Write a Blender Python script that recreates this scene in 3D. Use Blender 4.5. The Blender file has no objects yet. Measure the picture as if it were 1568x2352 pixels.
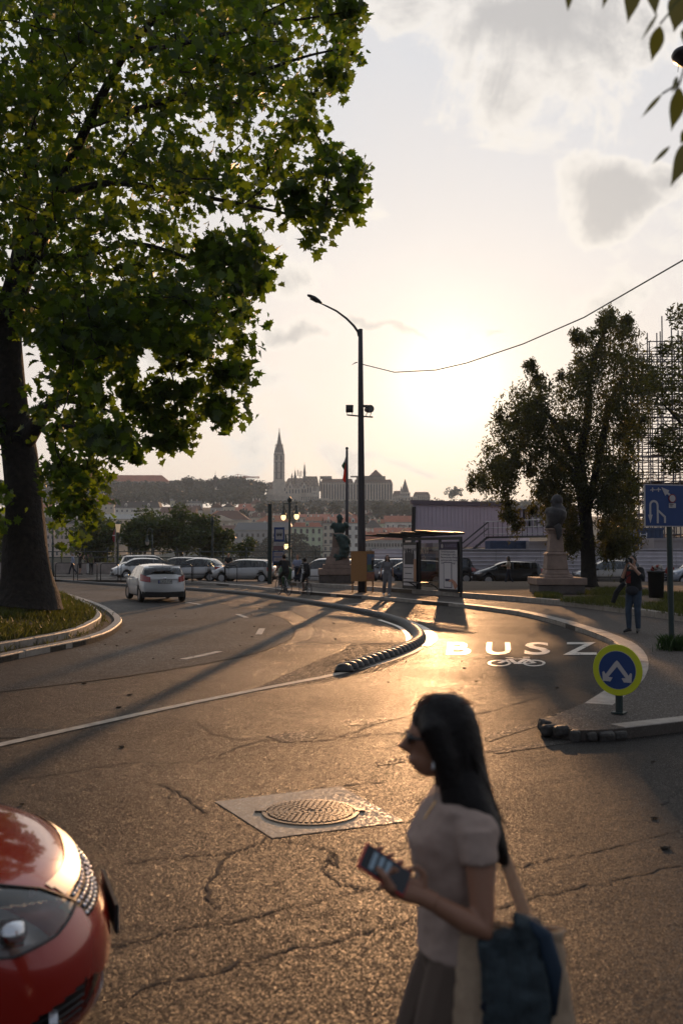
import bpy, math, random
import numpy as np
from mathutils import Vector, Matrix
R = math.radians
sc = bpy.context.scene
col = sc.collection
# ---------------- camera, exposure, world, sun
CAMZ, PITCH, FPX = 2.05, R(2.15), 2287.0
cam_d = bpy.data.cameras.new("camera")
cam = bpy.data.objects.new("camera", cam_d); col.objects.link(cam)
cam.location = (0, 0, CAMZ); cam.rotation_euler = (R(90) + PITCH, 0, 0)
cam_d.sensor_fit = 'VERTICAL'; cam_d.sensor_height = 36; cam_d.lens = 35
cam_d.clip_start = .1; cam_d.clip_end = 9000
cam_d.dof.use_dof = True; cam_d.dof.focus_distance = 24; cam_d.dof.aperture_fstop = 2.4
sc.camera = cam
sc.view_settings.view_transform = 'Standard'; sc.view_settings.look = 'None'
sc.view_settings.gamma = 1; sc.view_settings.use_curve_mapping = False
sc.view_settings.exposure = 0.02
sc.cycles.max_bounces = 7; sc.cycles.transparent_max_bounces = 12; sc.cycles.volume_bounces = 1
sc.cycles.diffuse_bounces = 3; sc.cycles.glossy_bounces = 3; sc.cycles.transmission_bounces = 4
sc.cycles.use_denoising = True
sc.cycles.sample_clamp_indirect = 6
SUN_AZ, SUN_EL = R(6.25), R(9.6)
SUN = Vector((math.sin(SUN_AZ) * math.cos(SUN_EL), math.cos(SUN_AZ) * math.cos(SUN_EL), math.sin(SUN_EL)))
sd = bpy.data.lights.new("sun", 'SUN'); sd.energy = 2.8; sd.angle = R(.6); sd.color = (1, .53, .24)
so = bpy.data.objects.new("sun", sd); col.objects.link(so)
so.rotation_euler = (-SUN).to_track_quat('-Z', 'Y').to_euler(); so.location = (8, 60, 40)

def pdir(px, py):
    u = (px - 784) / FPX; v = (1176 - py) / FPX
    return Vector((u, math.cos(PITCH) - v * math.sin(PITCH), math.sin(PITCH) + v * math.cos(PITCH)))
def G(px, py, z=0.0):
    d = pdir(px, py); t = (z - CAMZ) / d.z
    return Vector((d.x * t, d.y * t, z))
def at(px, py, Y):
    d = pdir(px, py); t = Y / d.y
    return Vector((d.x * t, Y, CAMZ + d.z * t))

class NT:
    """tiny node helper"""
    def __init__(s, nt): s.nt = nt; s.N = nt.nodes; s.L = nt.links
    def n(s, t, **k):
        nd = s.N.new(t)
        for a, b in k.items(): setattr(nd, a, b)
        return nd
    def put(s, sock, v):
        if isinstance(v, bpy.types.NodeSocket): s.L.new(v, sock)
        else: sock.default_value = v
    def m(s, op, a, b=0.0, c=None, clamp=False):
        nd = s.n('ShaderNodeMath', operation=op); nd.use_clamp = clamp
        s.put(nd.inputs[0], a); s.put(nd.inputs[1], b)
        if c is not None: s.put(nd.inputs[2], c)
        return nd.outputs[0]
    def mr(s, v, a, b, c=0.0, d=1.0, smooth=False):
        nd = s.n('ShaderNodeMapRange'); nd.interpolation_type = 'SMOOTHSTEP' if smooth else 'LINEAR'
        for i, x in enumerate((v, a, b, c, d)): s.put(nd.inputs[i], x)
        return nd.outputs[0]
    def mix(s, f, a, b, bt='MIX'):
        nd = s.n('ShaderNodeMix', data_type='RGBA', blend_type=bt)
        s.put(nd.inputs[0], f)
        for i, v in ((6, a), (7, b)):
            if not isinstance(v, bpy.types.NodeSocket) and len(v) == 3: v = (*v, 1)
            s.put(nd.inputs[i], v)
        return nd.outputs[2]
    def noise(s, vec, scale, detail=3, rough=.55, dist=0.0, out=0):
        nd = s.n('ShaderNodeTexNoise'); s.put(nd.inputs['Vector'], vec)
        nd.inputs['Scale'].default_value = scale; nd.inputs['Detail'].default_value = detail
        nd.inputs['Roughness'].default_value = rough; nd.inputs['Distortion'].default_value = dist
        return nd.outputs[out]
    def ramp(s, f, stops):
        nd = s.n('ShaderNodeValToRGB'); s.put(nd.inputs[0], f); e = nd.color_ramp.elements
        while len(e) < len(stops): e.new(.5)
        for i, (p, c) in enumerate(stops):
            e[i].position = p; e[i].color = (*c, 1) if len(c) == 3 else c
        return nd.outputs[0]

w = bpy.data.worlds.new("World"); sc.world = w; w.use_nodes = True
W = NT(w.node_tree); W.N.clear()
sky = W.n('ShaderNodeTexSky', sky_type='NISHITA'); sky.sun_disc = False
sky.sun_elevation = SUN_EL; sky.sun_rotation = SUN_AZ
sky.air_density = 1.0; sky.dust_density = 2.2; sky.ozone_density = 1.2; sky.altitude = 120
tc = W.n('ShaderNodeTexCoord')
D = tc.outputs['Generated']
sp = W.n('ShaderNodeSeparateXYZ'); W.L.new(D, sp.inputs[0])
az = W.m('ARCTAN2', sp.outputs[0], sp.outputs[1]); el = W.m('ARCSINE', sp.outputs[2])
def azel(px, py):
    d = pdir(px, py).normalized(); return math.atan2(d.x, d.y), math.asin(d.z)
sdot = W.n('ShaderNodeVectorMath', operation='DOT_PRODUCT'); W.L.new(D, sdot.inputs[0]); sdot.inputs[1].default_value = SUN
ang = W.m('ARCCOSINE', W.m('MINIMUM', sdot.outputs['Value'], .99999))
n1 = W.noise(D, 8.0, 8, .6, .5); n2 = W.noise(D, 26.0, 8, .68, .3)
nn = W.m('ADD', W.m('MULTIPLY', n1, .78), W.m('MULTIPLY', n2, .22))
# clouds of this evening (azimuth, elevation, half sizes): big bank overhead right, one at right, streaks near the sun
blobs = [(1240, 40, .15, .075, .95), (1180, 190, .09, .045, .6), (1430, 430, .055, .04, 1.15), (1520, 380, .045, .025, .95), (655, 775, .056, .017, .95),
         (945, 752, .07, .008, .8), (600, 900, .075, .03, .62), (930, 30, .06, .04, .6), (1500, 650, .06, .03, .5), (880, 1075, .14, .012, .55),
         (560, 1060, .05, .05, .5), (680, 640, .05, .02, .45), (850, 490, .035, .02, .45), (1090, 735, .03, .006, .7), (950, 930, .05, .012, .6),(300,-250,.3,.15,.8),(2300,300,.3,.12,.9),(-900,500,.5,.12,.8)]
wq = W.noise(D, 4.5, 5, .6, .4, out=1); ws = W.n('ShaderNodeSeparateColor'); W.L.new(wq, ws.inputs[0])
azw = W.m('ADD', az, W.m('MULTIPLY', W.m('SUBTRACT', ws.outputs[0], .5), .26)); elw = W.m('ADD', el, W.m('MULTIPLY', W.m('SUBTRACT', ws.outputs[1], .5), .12))
field = None
for bx, by, ra, re, s in blobs:
    a0, e0 = azel(bx, by)
    q1 = W.m('POWER', W.m('ABSOLUTE', W.m('DIVIDE', W.m('SUBTRACT', azw, a0), ra)), 2.0)
    q2 = W.m('POWER', W.m('ABSOLUTE', W.m('DIVIDE', W.m('SUBTRACT', elw, e0), re)), 2.0)
    f = W.m('MULTIPLY', W.m('SUBTRACT', 1.0, W.m('SQRT', W.m('ADD', q1, q2))), s)
    field = f if field is None else W.m('MAXIMUM', field, f)
back = W.mr(az, 1.0, 1.6, 0, 1); back2 = W.mr(az, -1.0, -1.6, 0, 1)
gen = W.m('ADD', W.m('MULTIPLY', W.m('MAXIMUM', back, back2), .9), -.55)
field = W.m('MAXIMUM', field, gen)
cl = W.m('ADD', W.m('MAXIMUM', field, -.6), W.m('MULTIPLY', W.m('SUBTRACT', nn, .5), 3.4))
cover = W.mr(cl, .0, .34, 0, 1, True)
thick = W.mr(cl, .16, .85, 0, 1, True)
near = W.m('POWER', 2.718, W.m('MULTIPLY', ang, -5.5))
veil = W.mix(W.mr(el, .0, .55, 0, 1), (1.0, .87, .75), (.69, .745, .81))
wisp = W.noise(D, 5.0, 6, .55, .6)
lit = W.mix(near, (.98, .94, .89), (1.25, 1.1, .90))
core = W.mix(near, (.52, .508, .505), (.92, .83, .72))
base = W.mix(.93, sky.outputs[0], W.mix(1.0, veil, (9.7, 9.7, 9.9), 'MULTIPLY'))
base = W.mix(W.m('MULTIPLY', W.mr(wisp, .45, .75), .35), base, (9.0, 8.2, 7.6))
cc = W.mix(1.0, W.mix(thick, lit, core), (9.6, 9.6, 9.6), 'MULTIPLY')
skyc = W.mix(W.m('MULTIPLY', cover, .85), base, cc)
fall = W.n('ShaderNodeVectorMath', operation='SCALE'); W.L.new(skyc, fall.inputs[0]); W.L.new(W.mr(ang, .45, 1.8, 1.0, .40, True), fall.inputs[3]); skyc = W.mix(W.mr(ang, .8, 2.0, 0, 1), fall.outputs[0], W.mix(1.0, fall.outputs[0], (.80, .92, 1.15), 'MULTIPLY'))
# forward-scattered light of the veiled sun
glow = W.m('ADD', W.m('MULTIPLY', W.m('POWER', 2.718, W.m('MULTIPLY', ang, -9.0)), 2.2),
           W.m('MULTIPLY', W.m('POWER', 2.718, W.m('MULTIPLY', W.m('MULTIPLY', ang, ang), -460.0)), 9.0))
gcol = W.mix(1.0, (1.0, .80, .52), W.n('ShaderNodeCombineColor').outputs[0], 'MULTIPLY')
gv = W.n('ShaderNodeVectorMath', operation='SCALE'); gv.inputs[0].default_value = (1.0, .80, .54); W.L.new(glow, gv.inputs[3])
skyc = W.mix(1.0, skyc, gv.outputs[0], 'ADD')
bg = W.n('ShaderNodeBackground'); bg.inputs[1].default_value = .1; W.L.new(skyc, bg.inputs[0])
wo = W.n('ShaderNodeOutputWorld'); W.L.new(bg.outputs[0], wo.inputs[0])

# ---------------- materials
MATS = {}
def mat(name, color, rough=.7, metal=0.0, spec=.5, noise=None, bump=None, emit=None, trans=None, coat=0.0, alpha=1.0):
    """noise=(scale, amount) varies the colour, bump=(scale, strength), trans=translucent share"""
    if name in MATS: return MATS[name]
    m = bpy.data.materials.new(name); m.use_nodes = True; T = NT(m.node_tree)
    b = T.N['Principled BSDF']; o = T.N['Material Output']
    b.inputs['Roughness'].default_value = rough; b.inputs['Metallic'].default_value = metal
    b.inputs['Specular IOR Level'].default_value = spec; b.inputs['Coat Weight'].default_value = coat
    b.inputs['Coat Roughness'].default_value = .04
    c = (*color, 1)
    b.inputs['Base Color'].default_value = c
    tcn = T.n('ShaderNodeTexCoord')
    cs = None
    if noise:
        nz = T.noise(tcn.outputs['Object'], noise[0], 4, .6)
        lo = tuple(x * (1 - noise[1]) for x in color); hi = tuple(min(1, x * (1 + noise[1])) for x in color)
        cs = T.mix(T.mr(nz, .3, .7), lo, hi); T.L.new(cs, b.inputs['Base Color'])
    if bump:
        nz = T.noise(tcn.outputs['Object'], bump[0], 4, .6)
        bn = T.n('ShaderNodeBump'); bn.inputs['Strength'].default_value = bump[1]; bn.inputs['Distance'].default_value = 1 / bump[0]
        T.L.new(nz, bn.inputs['Height']); T.L.new(bn.outputs[0], b.inputs['Normal'])
    if emit:
        b.inputs['Emission Color'].default_value = (*emit[0], 1); b.inputs['Emission Strength'].default_value = emit[1]
    if alpha < 1: b.inputs['Alpha'].default_value = alpha
    if trans:
        tr = T.n('ShaderNodeBsdfTranslucent'); tr.inputs[0].default_value = (*trans[1], 1)
        mx = T.n('ShaderNodeMixShader'); mx.inputs[0].default_value = trans[0]
        T.L.new(b.outputs[0], mx.inputs[1]); T.L.new(tr.outputs[0], mx.inputs[2]); T.L.new(mx.outputs[0], o.inputs[0])
    m.diffuse_color = c
    MATS[name] = m
    return m
def glassm(name, color, mixv=.5, rough=.03):
    """thin tinted glass: clear share + gloss"""
    if name in MATS: return MATS[name]
    m = bpy.data.materials.new(name); m.use_nodes = True; T = NT(m.node_tree)
    o = T.N['Material Output']; b = T.n('ShaderNodeBsdfGlossy'); b.inputs['Color'].default_value = (.95, .95, .95, 1); b.inputs['Roughness'].default_value = rough
    tr = T.n('ShaderNodeBsdfTransparent'); tr.inputs[0].default_value = (*[q * mixv ** .5 for q in color], 1)
    fr = T.n('ShaderNodeLayerWeight'); fr.inputs[0].default_value = .5
    f = T.m('ADD', T.m('MULTIPLY', T.m('POWER', fr.outputs[1], 3.5), .85), .07, clamp=True)
    mx = T.n('ShaderNodeMixShader'); T.L.new(f, mx.inputs[0]); T.L.new(tr.outputs[0], mx.inputs[1]); T.L.new(b.outputs[0], mx.inputs[2])
    T.L.new(mx.outputs[0], o.inputs[0]); MATS[name] = m; return m

# ---------------- mesh helpers
class MB:
    def __init__(s): s.v = []; s.f = []; s.mi = []; s.k = 0
    def add(s, vs, fs):
        b = len(s.v); s.v += [tuple(x) for x in vs]; s.f += [tuple(i + b for i in f) for f in fs]; s.mi += [s.k] * len(fs)
        return s
    def box(s, c, d, rz=0.0, m=None):
        x, y, z = (q / 2 for q in d); P = [(-x, -y, -z), (x, -y, -z), (x, y, -z), (-x, y, -z), (-x, -y, z), (x, -y, z), (x, y, z), (-x, y, z)]
        M = m or Matrix.Rotation(rz, 3, 'Z'); c = Vector(c)
        return s.add([M @ Vector(p) + c for p in P], [(0, 3, 2, 1), (4, 5, 6, 7), (0, 1, 5, 4), (1, 2, 6, 5), (2, 3, 7, 6), (3, 0, 4, 7)])
    def frustum(s, c, d0, d1, h, rz=0.0, cap=True):
        """base centre c, base size d0, top size d1"""
        M = Matrix.Rotation(rz, 3, 'Z'); c = Vector(c); P = []
        for d, z in ((d0, 0), (d1, h)):
            for a, b in ((-1, -1), (1, -1), (1, 1), (-1, 1)): P.append(M @ Vector((a * d[0] / 2, b * d[1] / 2, z)) + c)
        return s.add(P, [(0, 3, 2, 1), (4, 5, 6, 7), (0, 1, 5, 4), (1, 2, 6, 5), (2, 3, 7, 6), (3, 0, 4, 7)])
    def tube(s, pts, r, n=8, caps=True, flat=1.0, up=None):
        pts = [Vector(p) for p in pts]; rs = r if isinstance(r, (list, tuple)) else [r] * len(pts)
        b = len(s.v); prev = None
        for i, p in enumerate(pts):
            t = (pts[min(i + 1, len(pts) - 1)] - pts[max(i - 1, 0)])
            t = t.normalized() if t.length > 1e-9 else Vector((0, 0, 1))
            if prev is None:
                a = Vector(up) if up else (Vector((0, 0, 1)) if abs(t.z) < .9 else Vector((1, 0, 0)))
                prev = (a - t * a.dot(t)).normalized()
            else:
                q = prev - t * prev.dot(t); prev = q.normalized() if q.length > 1e-6 else prev
            o = t.cross(prev); rr = rs[i]
            ra, rb = (rr if isinstance(rr, tuple) else (rr, rr * flat))
            for k in range(n):
                an = 2 * math.pi * k / n
                s.v.append(tuple(p + prev * (ra * math.cos(an)) + o * (rb * math.sin(an))))
        for i in range(len(pts) - 1):
            for k in range(n):
                k2 = (k + 1) % n
                s.f.append((b + i * n + k, b + i * n + k2, b + (i + 1) * n + k2, b + (i + 1) * n + k)); s.mi.append(s.k)
        if caps:
            s.f.append(tuple(b + k for k in reversed(range(n)))); s.f.append(tuple(b + (len(pts) - 1) * n + k for k in range(n))); s.mi += [s.k] * 2
        return s
    def lathe(s, prof, c=(0, 0, 0), n=12, sx=1.0, sy=1.0, m=None):
        b = len(s.v); c = Vector(c)
        for r, z in prof:
            for k in range(n):
                a = 2 * math.pi * k / n; p = Vector((r * sx * math.cos(a), r * sy * math.sin(a), z))
                s.v.append(tuple((m @ p if m else p) + c))
        for i in range(len(prof) - 1):
            for k in range(n):
                k2 = (k + 1) % n
                s.f.append((b + i * n + k, b + i * n + k2, b + (i + 1) * n + k2, b + (i + 1) * n + k)); s.mi.append(s.k)
        s.f.append(tuple(b + k for k in reversed(range(n)))); s.f.append(tuple(b + (len(prof) - 1) * n + k for k in range(n))); s.mi += [s.k] * 2
        return s
    def ball(s, c, r, n=10, m=6, sc=(1, 1, 1), rot=None):
        prof = [(r * math.sin(math.pi * (i + .02) / (m + .04)), -r * math.cos(math.pi * (i + .02) / (m + .04))) for i in range(m + 1)]
        M = Matrix.Diagonal(sc)
        if rot: M = rot @ M
        return s.lathe(prof, c, n, m=M)
    def prism(s, poly, a, b, axis='y'):
        """polygon in the plane across axis, from a to b"""
        def P(u, v, t): return {'y': (u, t, v), 'x': (t, u, v), 'z': (u, v, t)}[axis]
        n = len(poly); vs = [P(u, v, a) for u, v in poly] + [P(u, v, b) for u, v in poly]
        return s.add(vs, [tuple(range(n)), tuple(range(2 * n - 1, n - 1, -1))] + [(i, i + n, (i + 1) % n + n, (i + 1) % n) for i in range(n)])
    def slab(s, poly, z0, z1):
        return s.prism([(p[0], p[1]) for p in poly], z0, z1, 'z')
    def face(s, pts): return s.add(pts, [tuple(range(len(pts)))])
    def mesh(s, name, mats, smooth=False):
        me = bpy.data.meshes.new(name); me.from_pydata(s.v, [], s.f)
        for m in (mats if isinstance(mats, (list, tuple)) else [mats]): me.materials.append(m)
        me.polygons.foreach_set('material_index', s.mi)
        if smooth: me.polygons.foreach_set('use_smooth', [True] * len(s.f))
        me.update(); return me
    def build(s, name, mats, parent=None, smooth=False, loc=None, rz=0.0, fix=True):
        me = s.mesh(name, mats, smooth)
        if fix: fixn(me)
        return link(name, me, parent, loc, rz)
def fixn(me):
    import bmesh
    bm = bmesh.new(); bm.from_mesh(me); bmesh.ops.recalc_face_normals(bm, faces=bm.faces); bm.to_mesh(me); bm.free()
def link(name, data, parent=None, loc=None, rz=0.0, sc_=None):
    o = bpy.data.objects.new(name, data); col.objects.link(o)
    if parent is not None: o.parent = parent
    if loc is not None: o.location = loc
    if rz: o.rotation_euler.z = rz
    if sc_ is not None: o.scale = sc_
    return o
def tag(o, label=None, cat=None, group=None, kind=None):
    for k, v in (('label', label), ('category', cat), ('group', group), ('kind', kind)):
        if v: o[k] = v
    return o
def thing(name, label, cat, loc=(0, 0, 0), rz=0.0, group=None):
    return tag(link(name, None, None, loc, rz), label, cat, group)
def struct(o, kind='structure'): o['kind'] = kind; return o
def copy_tree(o, parent=None, **k):
    c = o.copy(); col.objects.link(c); c.parent = parent
    for ch in o.children: copy_tree(ch, c)
    return c
def catmull(pts, per=6):
    P = [Vector((*p, 0)[:3]) for p in pts]; out = []
    for i in range(len(P) - 1):
        a, b, c, d = P[max(i - 1, 0)], P[i], P[i + 1], P[min(i + 2, len(P) - 1)]
        for k in range(per):
            t = k / per
            out.append(.5 * ((2 * b) + (c - a) * t + (2 * a - 5 * b + 4 * c - d) * t * t + (3 * b - a - 3 * c + d) * t ** 3))
    out.append(P[-1]); return out
def resample(pts, step):
    out = [pts[0].copy()]; acc = 0.0
    for a, b in zip(pts, pts[1:]):
        L = (b - a).length
        while L > 0 and acc + L >= step:
            t = (step - acc) / L; a = a.lerp(b, t); out.append(a.copy()); L = (b - a).length; acc = 0.0
        acc += L
    return out
def offset(pts, d):
    out = []
    for i, p in enumerate(pts):
        t = (pts[min(i + 1, len(pts) - 1)] - pts[max(i - 1, 0)]); t.z = 0; t.normalize()
        out.append(p + Vector((-t.y, t.x, 0)) * d)
    return out
def text(body, size, mtl, name='lettering', parent=None, loc=(0, 0, 0), rot=(R(90), 0, 0), depth=.002, sx=1.0, align='LEFT', bold=0.0):
    c = bpy.data.curves.new(name, 'FONT'); c.body = body; c.size = size; c.extrude = depth; c.align_x = align; c.offset = bold
    c.resolution_u = 2; t = bpy.data.objects.new(name, c); col.objects.link(t); bpy.context.view_layer.update()
    me = bpy.data.meshes.new_from_object(t); bpy.data.objects.remove(t); me.materials.clear(); me.materials.append(mtl); me.name = name
    o = link(name, me, parent, loc); o.rotation_euler = rot; o.scale = (sx, 1, 1); return struct(o, 'stuff')
rnd = random.Random(7)
# ---------------- ground, river, terrain
def asphalt(name, c0, c1, scale, bumps, rough, crack=0.0, cscale=.7, spec=.28, facet=.45):
    m = bpy.data.materials.new(name); m.use_nodes = True; T = NT(m.node_tree); b = T.N['Principled BSDF']
    P = T.n('ShaderNodeNewGeometry').outputs['Position']
    big = T.noise(P, .35, 5, .6); fine = T.noise(P, scale, 2, .7); mid = T.noise(P, 3.0, 5, .65)
    cfac = T.m('ADD', T.m('MULTIPLY', big, .5), T.m('ADD', T.m('MULTIPLY', fine, .35), T.m('MULTIPLY', mid, .15)))
    c = T.mix(T.mr(cfac, .35, .65), c0, c1)
    vo = T.n('ShaderNodeTexVoronoi'); vo.inputs['Scale'].default_value = scale * .8; T.L.new(P, vo.inputs['Vector'])
    h = T.m('ADD', T.m('MULTIPLY', fine, .8), T.m('MULTIPLY', vo.outputs['Distance'], -.9))
    sv_ = T.n('ShaderNodeSeparateColor'); T.L.new(vo.outputs['Color'], sv_.inputs[0])
    rg = T.m('ADD', T.mr(sv_.outputs[0], .62, .95, .38, -.17), rough)
    rg = T.m('ADD', rg, T.mr(big, .3, .7, -.09, .12))
    if crack:
        dv = T.n('ShaderNodeVectorMath', operation='ADD'); T.L.new(P, dv.inputs[0])
        sv = T.n('ShaderNodeVectorMath', operation='SCALE'); T.L.new(T.noise(P, 2.2, 5, .7, out=1), sv.inputs[0]); sv.inputs[3].default_value = 1.1
        T.L.new(sv.outputs[0], dv.inputs[1])
        vc = T.n('ShaderNodeTexVoronoi', feature='DISTANCE_TO_EDGE'); vc.inputs['Scale'].default_value = cscale; T.L.new(dv.outputs[0], vc.inputs['Vector'])
        gate = T.mr(T.noise(P, .3, 3, .5), .50, .60)
        ck = T.m('MULTIPLY', T.mr(vc.outputs[0], 0, .012 * crack, 1, 0), gate)
        c = T.mix(ck, c, (.008, .007, .006)); h = T.m('SUBTRACT', h, T.m('MULTIPLY', ck, 5.0))
    bn = T.n('ShaderNodeBump'); bn.inputs['Strength'].default_value = bumps; bn.inputs['Distance'].default_value = .006
    T.L.new(h, bn.inputs['Height'])
    b2 = T.n('ShaderNodeBump'); b2.inputs['Strength'].default_value = .5 if facet > .2 else .08; b2.inputs['Distance'].default_value = .05
    T.L.new(mid, b2.inputs['Height']); T.L.new(bn.outputs[0], b2.inputs['Normal'])
    # every stone of the aggregate is tilted its own way, so some catch the low sun
    f1 = T.n('ShaderNodeVectorMath', operation='SUBTRACT'); T.L.new(vo.outputs['Color'], f1.inputs[0]); f1.inputs[1].default_value = (.5, .5, .5)
    f2 = T.n('ShaderNodeVectorMath', operation='SCALE'); T.L.new(f1.outputs[0], f2.inputs[0]); f2.inputs[3].default_value = facet
    f3 = T.n('ShaderNodeVectorMath', operation='ADD'); T.L.new(b2.outputs[0], f3.inputs[0]); T.L.new(f2.outputs[0], f3.inputs[1])
    f4 = T.n('ShaderNodeVectorMath', operation='NORMALIZE'); T.L.new(f3.outputs[0], f4.inputs[0])
    T.L.new(f4.outputs[0], b.inputs['Normal']); T.L.new(c, b.inputs['Base Color']); T.L.new(rg, b.inputs['Roughness'])
    b.inputs['Specular IOR Level'].default_value = spec
    return m
M_ROAD = asphalt('old_asphalt', (.009, .0078, .007), (.026, .022, .019), 250, .5, .42, 1.0, spec=.165, facet=.9)
M_NEW = asphalt('smooth_asphalt', (.034, .032, .031), (.052, .049, .046), 110, .3, .50, spec=.14, facet=.35)
M_MID = asphalt('brown_asphalt', (.03, .026, .023), (.052, .046, .04), 120, .4, .47, spec=.15, facet=.5)
M_PAVE = asphalt('pavement_asphalt', (.06, .05, .043), (.095, .08, .068), 90, .3, .58, .5, .3, spec=.22, facet=.3)
M_GRD = asphalt('yard_ground', (.07, .06, .05), (.11, .095, .08), 20, .6, .7)
M_GRAVEL = asphalt('gravel', (.09, .065, .045), (.15, .11, .075), 30, 1.0, .9)
M_PATCH = asphalt('mortar', (.30, .235, .165), (.38, .30, .215), 120, .15, .46, spec=.9, facet=.15)
M_PAINT = mat('road_paint', (.72, .67, .60), .36, spec=1.0, noise=(9, .25), bump=(60, .15))
_T = NT(M_PAINT.node_tree); _p = _T.n('ShaderNodeNewGeometry').outputs['Position']; _w = _T.mr(_T.m('ADD', _T.m('MULTIPLY', _T.noise(_p, 38, 4, .7), .55), _T.m('MULTIPLY', _T.noise(_p, 3.5, 3, .6), .45)), .53, .60)
_T.L.new(_T.mix(_w, (.66, .61, .54), (.10, .085, .07)), _T.N['Principled BSDF'].inputs['Base Color']); _T.L.new(_T.mr(_w, 0, 1, .38, .75), _T.N['Principled BSDF'].inputs['Roughness'])
M_LINE = mat('worn_line_paint', (.36, .31, .25), .55, noise=(5, .45), bump=(80, .3))
M_KERB = mat('kerb_stone', (.28, .24, .20), .55, noise=(5, .3), bump=(35, .5))
M_CRACK = mat('crack_dark', (.012, .010, .008), .9)  # near-black strips; shade along the cracks is drawn in with them
M_RUB = mat('black_rubber', (.018, .017, .016), .38, bump=(60, .2))
M_SOIL = mat('soil', (.05, .036, .022), .95, noise=(4, .4), bump=(12, .8))
def sheet(name, poly, z, m, kind='structure'):
    mb = MB(); mb.face([(p[0], p[1], z) for p in poly]); o = mb.build(name, m, fix=False)
    if o.data.polygons[0].normal.z < 0: o.data.flip_normals()
    o['kind'] = kind; return o
# near bank with the quay edge, one sheet
mb = MB(); mb.add([(-400, -80, -.012), (400, -80, -.012), (400, 92, -.012), (-400, 92, -.012), (-400, 92, -9), (400, 92, -9)], [(0, 1, 2, 3), (3, 2, 5, 4)])
struct(mb.build('ground', M_GRD))
sheet('road', [(-60, -30), (60, -30), (60, 14), (30, 40), (0, 62), (-30, 72), (-120, 84), (-120, 30)], 0, M_ROAD)
water = bpy.data.materials.new('river_water'); water.use_nodes = True; T = NT(water.node_tree); b = T.N['Principled BSDF']
b.inputs['Base Color'].default_value = (.035, .04, .035, 1); b.inputs['Roughness'].default_value = .12
bn = T.n('ShaderNodeBump'); bn.inputs['Strength'].default_value = .6; T.L.new(T.noise(T.n('ShaderNodeNewGeometry').outputs['Position'], .8, 4), bn.inputs['Height']); T.L.new(bn.outputs[0], b.inputs['Normal'])
sheet('river', [(-1500, 91), (1500, 91), (1500, 485), (-1500, 485)], -7.5, water)
def sstep(t): t = max(0.0, min(1.0, t)); return t * t * (3 - 2 * t)
def hill(x, y):
    top = 50 - 10 * sstep((x - 80) / 60) - 14 * sstep((x - 250) / 320) - 4 * sstep((-x - 220) / 300)
    s = sstep((y - 710) / 440)
    z = -2 + (top + 2) * s
    z += 1.5 * math.sin(x * .021 + 1) * math.sin(y * .017) * s
    if y > 1300: z -= (y - 1300) * .03
    if y < 560: z = min(z, -2)
    return z
def terrain():
    xs = [-2200, -1500, -1000] + list(range(-800, 801, 40)) + [1000, 1500, 2200]; ys = [484, 486] + list(range(520, 1400, 30)) + [1600, 2000, 2700]
    mb = MB(); n = len(ys)
    for x in xs:
        for j, y in enumerate(ys): mb.v.append((x, y, -9 if j == 0 else hill(x, y)))
    for i in range(len(xs) - 1):
        for j in range(n - 1): mb.f.append((i * n + j, (i + 1) * n + j, (i + 1) * n + j + 1, i * n + j + 1)); mb.mi.append(0)
    struct(mb.build('hill_terrain', mat('hill_soil', (.045, .05, .03), .95, noise=(.05, .4)), smooth=True))
terrain()
# lighter, newer asphalt lane
def gp(l, z=0.0): return [G(x, y, z) for x, y in l]
seam = catmull(gp([(150, 1352), (300, 1360), (417, 1374), (567, 1399), (642, 1418), (667, 1434), (675, 1448), (669, 1466), (652, 1477), (592, 1499), (492, 1521), (380, 1540), (230, 1562), (0, 1590)]), 5)
sheet('repaved_lane', seam + gp([(-300, 1620), (-300, 1372), (0, 1350)]), .004, M_NEW)
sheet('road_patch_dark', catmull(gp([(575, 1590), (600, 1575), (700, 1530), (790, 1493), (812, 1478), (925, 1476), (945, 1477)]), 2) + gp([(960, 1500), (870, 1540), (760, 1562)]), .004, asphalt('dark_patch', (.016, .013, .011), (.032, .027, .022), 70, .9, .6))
sheet('asphalt_apron', gp([(675, 1478), (925, 1475), (905, 1440), (860, 1424), (784, 1408), (690, 1394), (640, 1392), (660, 1400), (710, 1425), (722, 1447), (715, 1466)]), .004, M_MID)
for q in ([(0, 1672), (140, 1676), (150, 1684), (60, 1694), (0, 1696)], [(610, 1690), (700, 1678), (740, 1684), (715, 1702), (650, 1706)], [(1110, 1690), (1215, 1662), (1235, 1668), (1120, 1704)], [(1120, 1722), (1290, 1702), (1350, 1700), (1300, 1708), (1140, 1732)], [(855, 1752), (928, 1742), (930, 1750), (865, 1760)], [(780, 1655), (880, 1650), (935, 1646), (860, 1664), (790, 1668)]):
    sheet('asphalt_repair', gp(q), .0045, M_MID)
# ---------------- road markings
def ribbon(pts, wd, z, m, name, taper=False, jag=0.0):
    mb = MB(); L = []; Rr = []
    for i, (a, b_) in enumerate(zip(offset(pts, wd / 2), offset(pts, -wd / 2))):
        if jag:
            j = rnd.uniform(-1, 1) * jag; s = rnd.uniform(.4, 1.3); c = (a + b_) / 2; dd = (a - b_); a = c + dd * (.5 * s) + dd.normalized() * j; b_ = c - dd * (.5 * s) + dd.normalized() * j
        L.append((a.x, a.y, z)); Rr.append((b_.x, b_.y, z))
    n = len(L); mb.add(L + Rr, [(i, i + 1, n + i + 1, n + i) for i in range(n - 1)])
    o = mb.build(name, m, fix=False)
    if o.data.polygons[0].normal.z < 0: o.data.flip_normals()
    return struct(o)
line = catmull(gp([(-60, 1727), (0, 1712), (200, 1668), (400, 1624), (600, 1583), (760, 1552), (870, 1525), (940, 1501), (968, 1487)]), 8)
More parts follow.
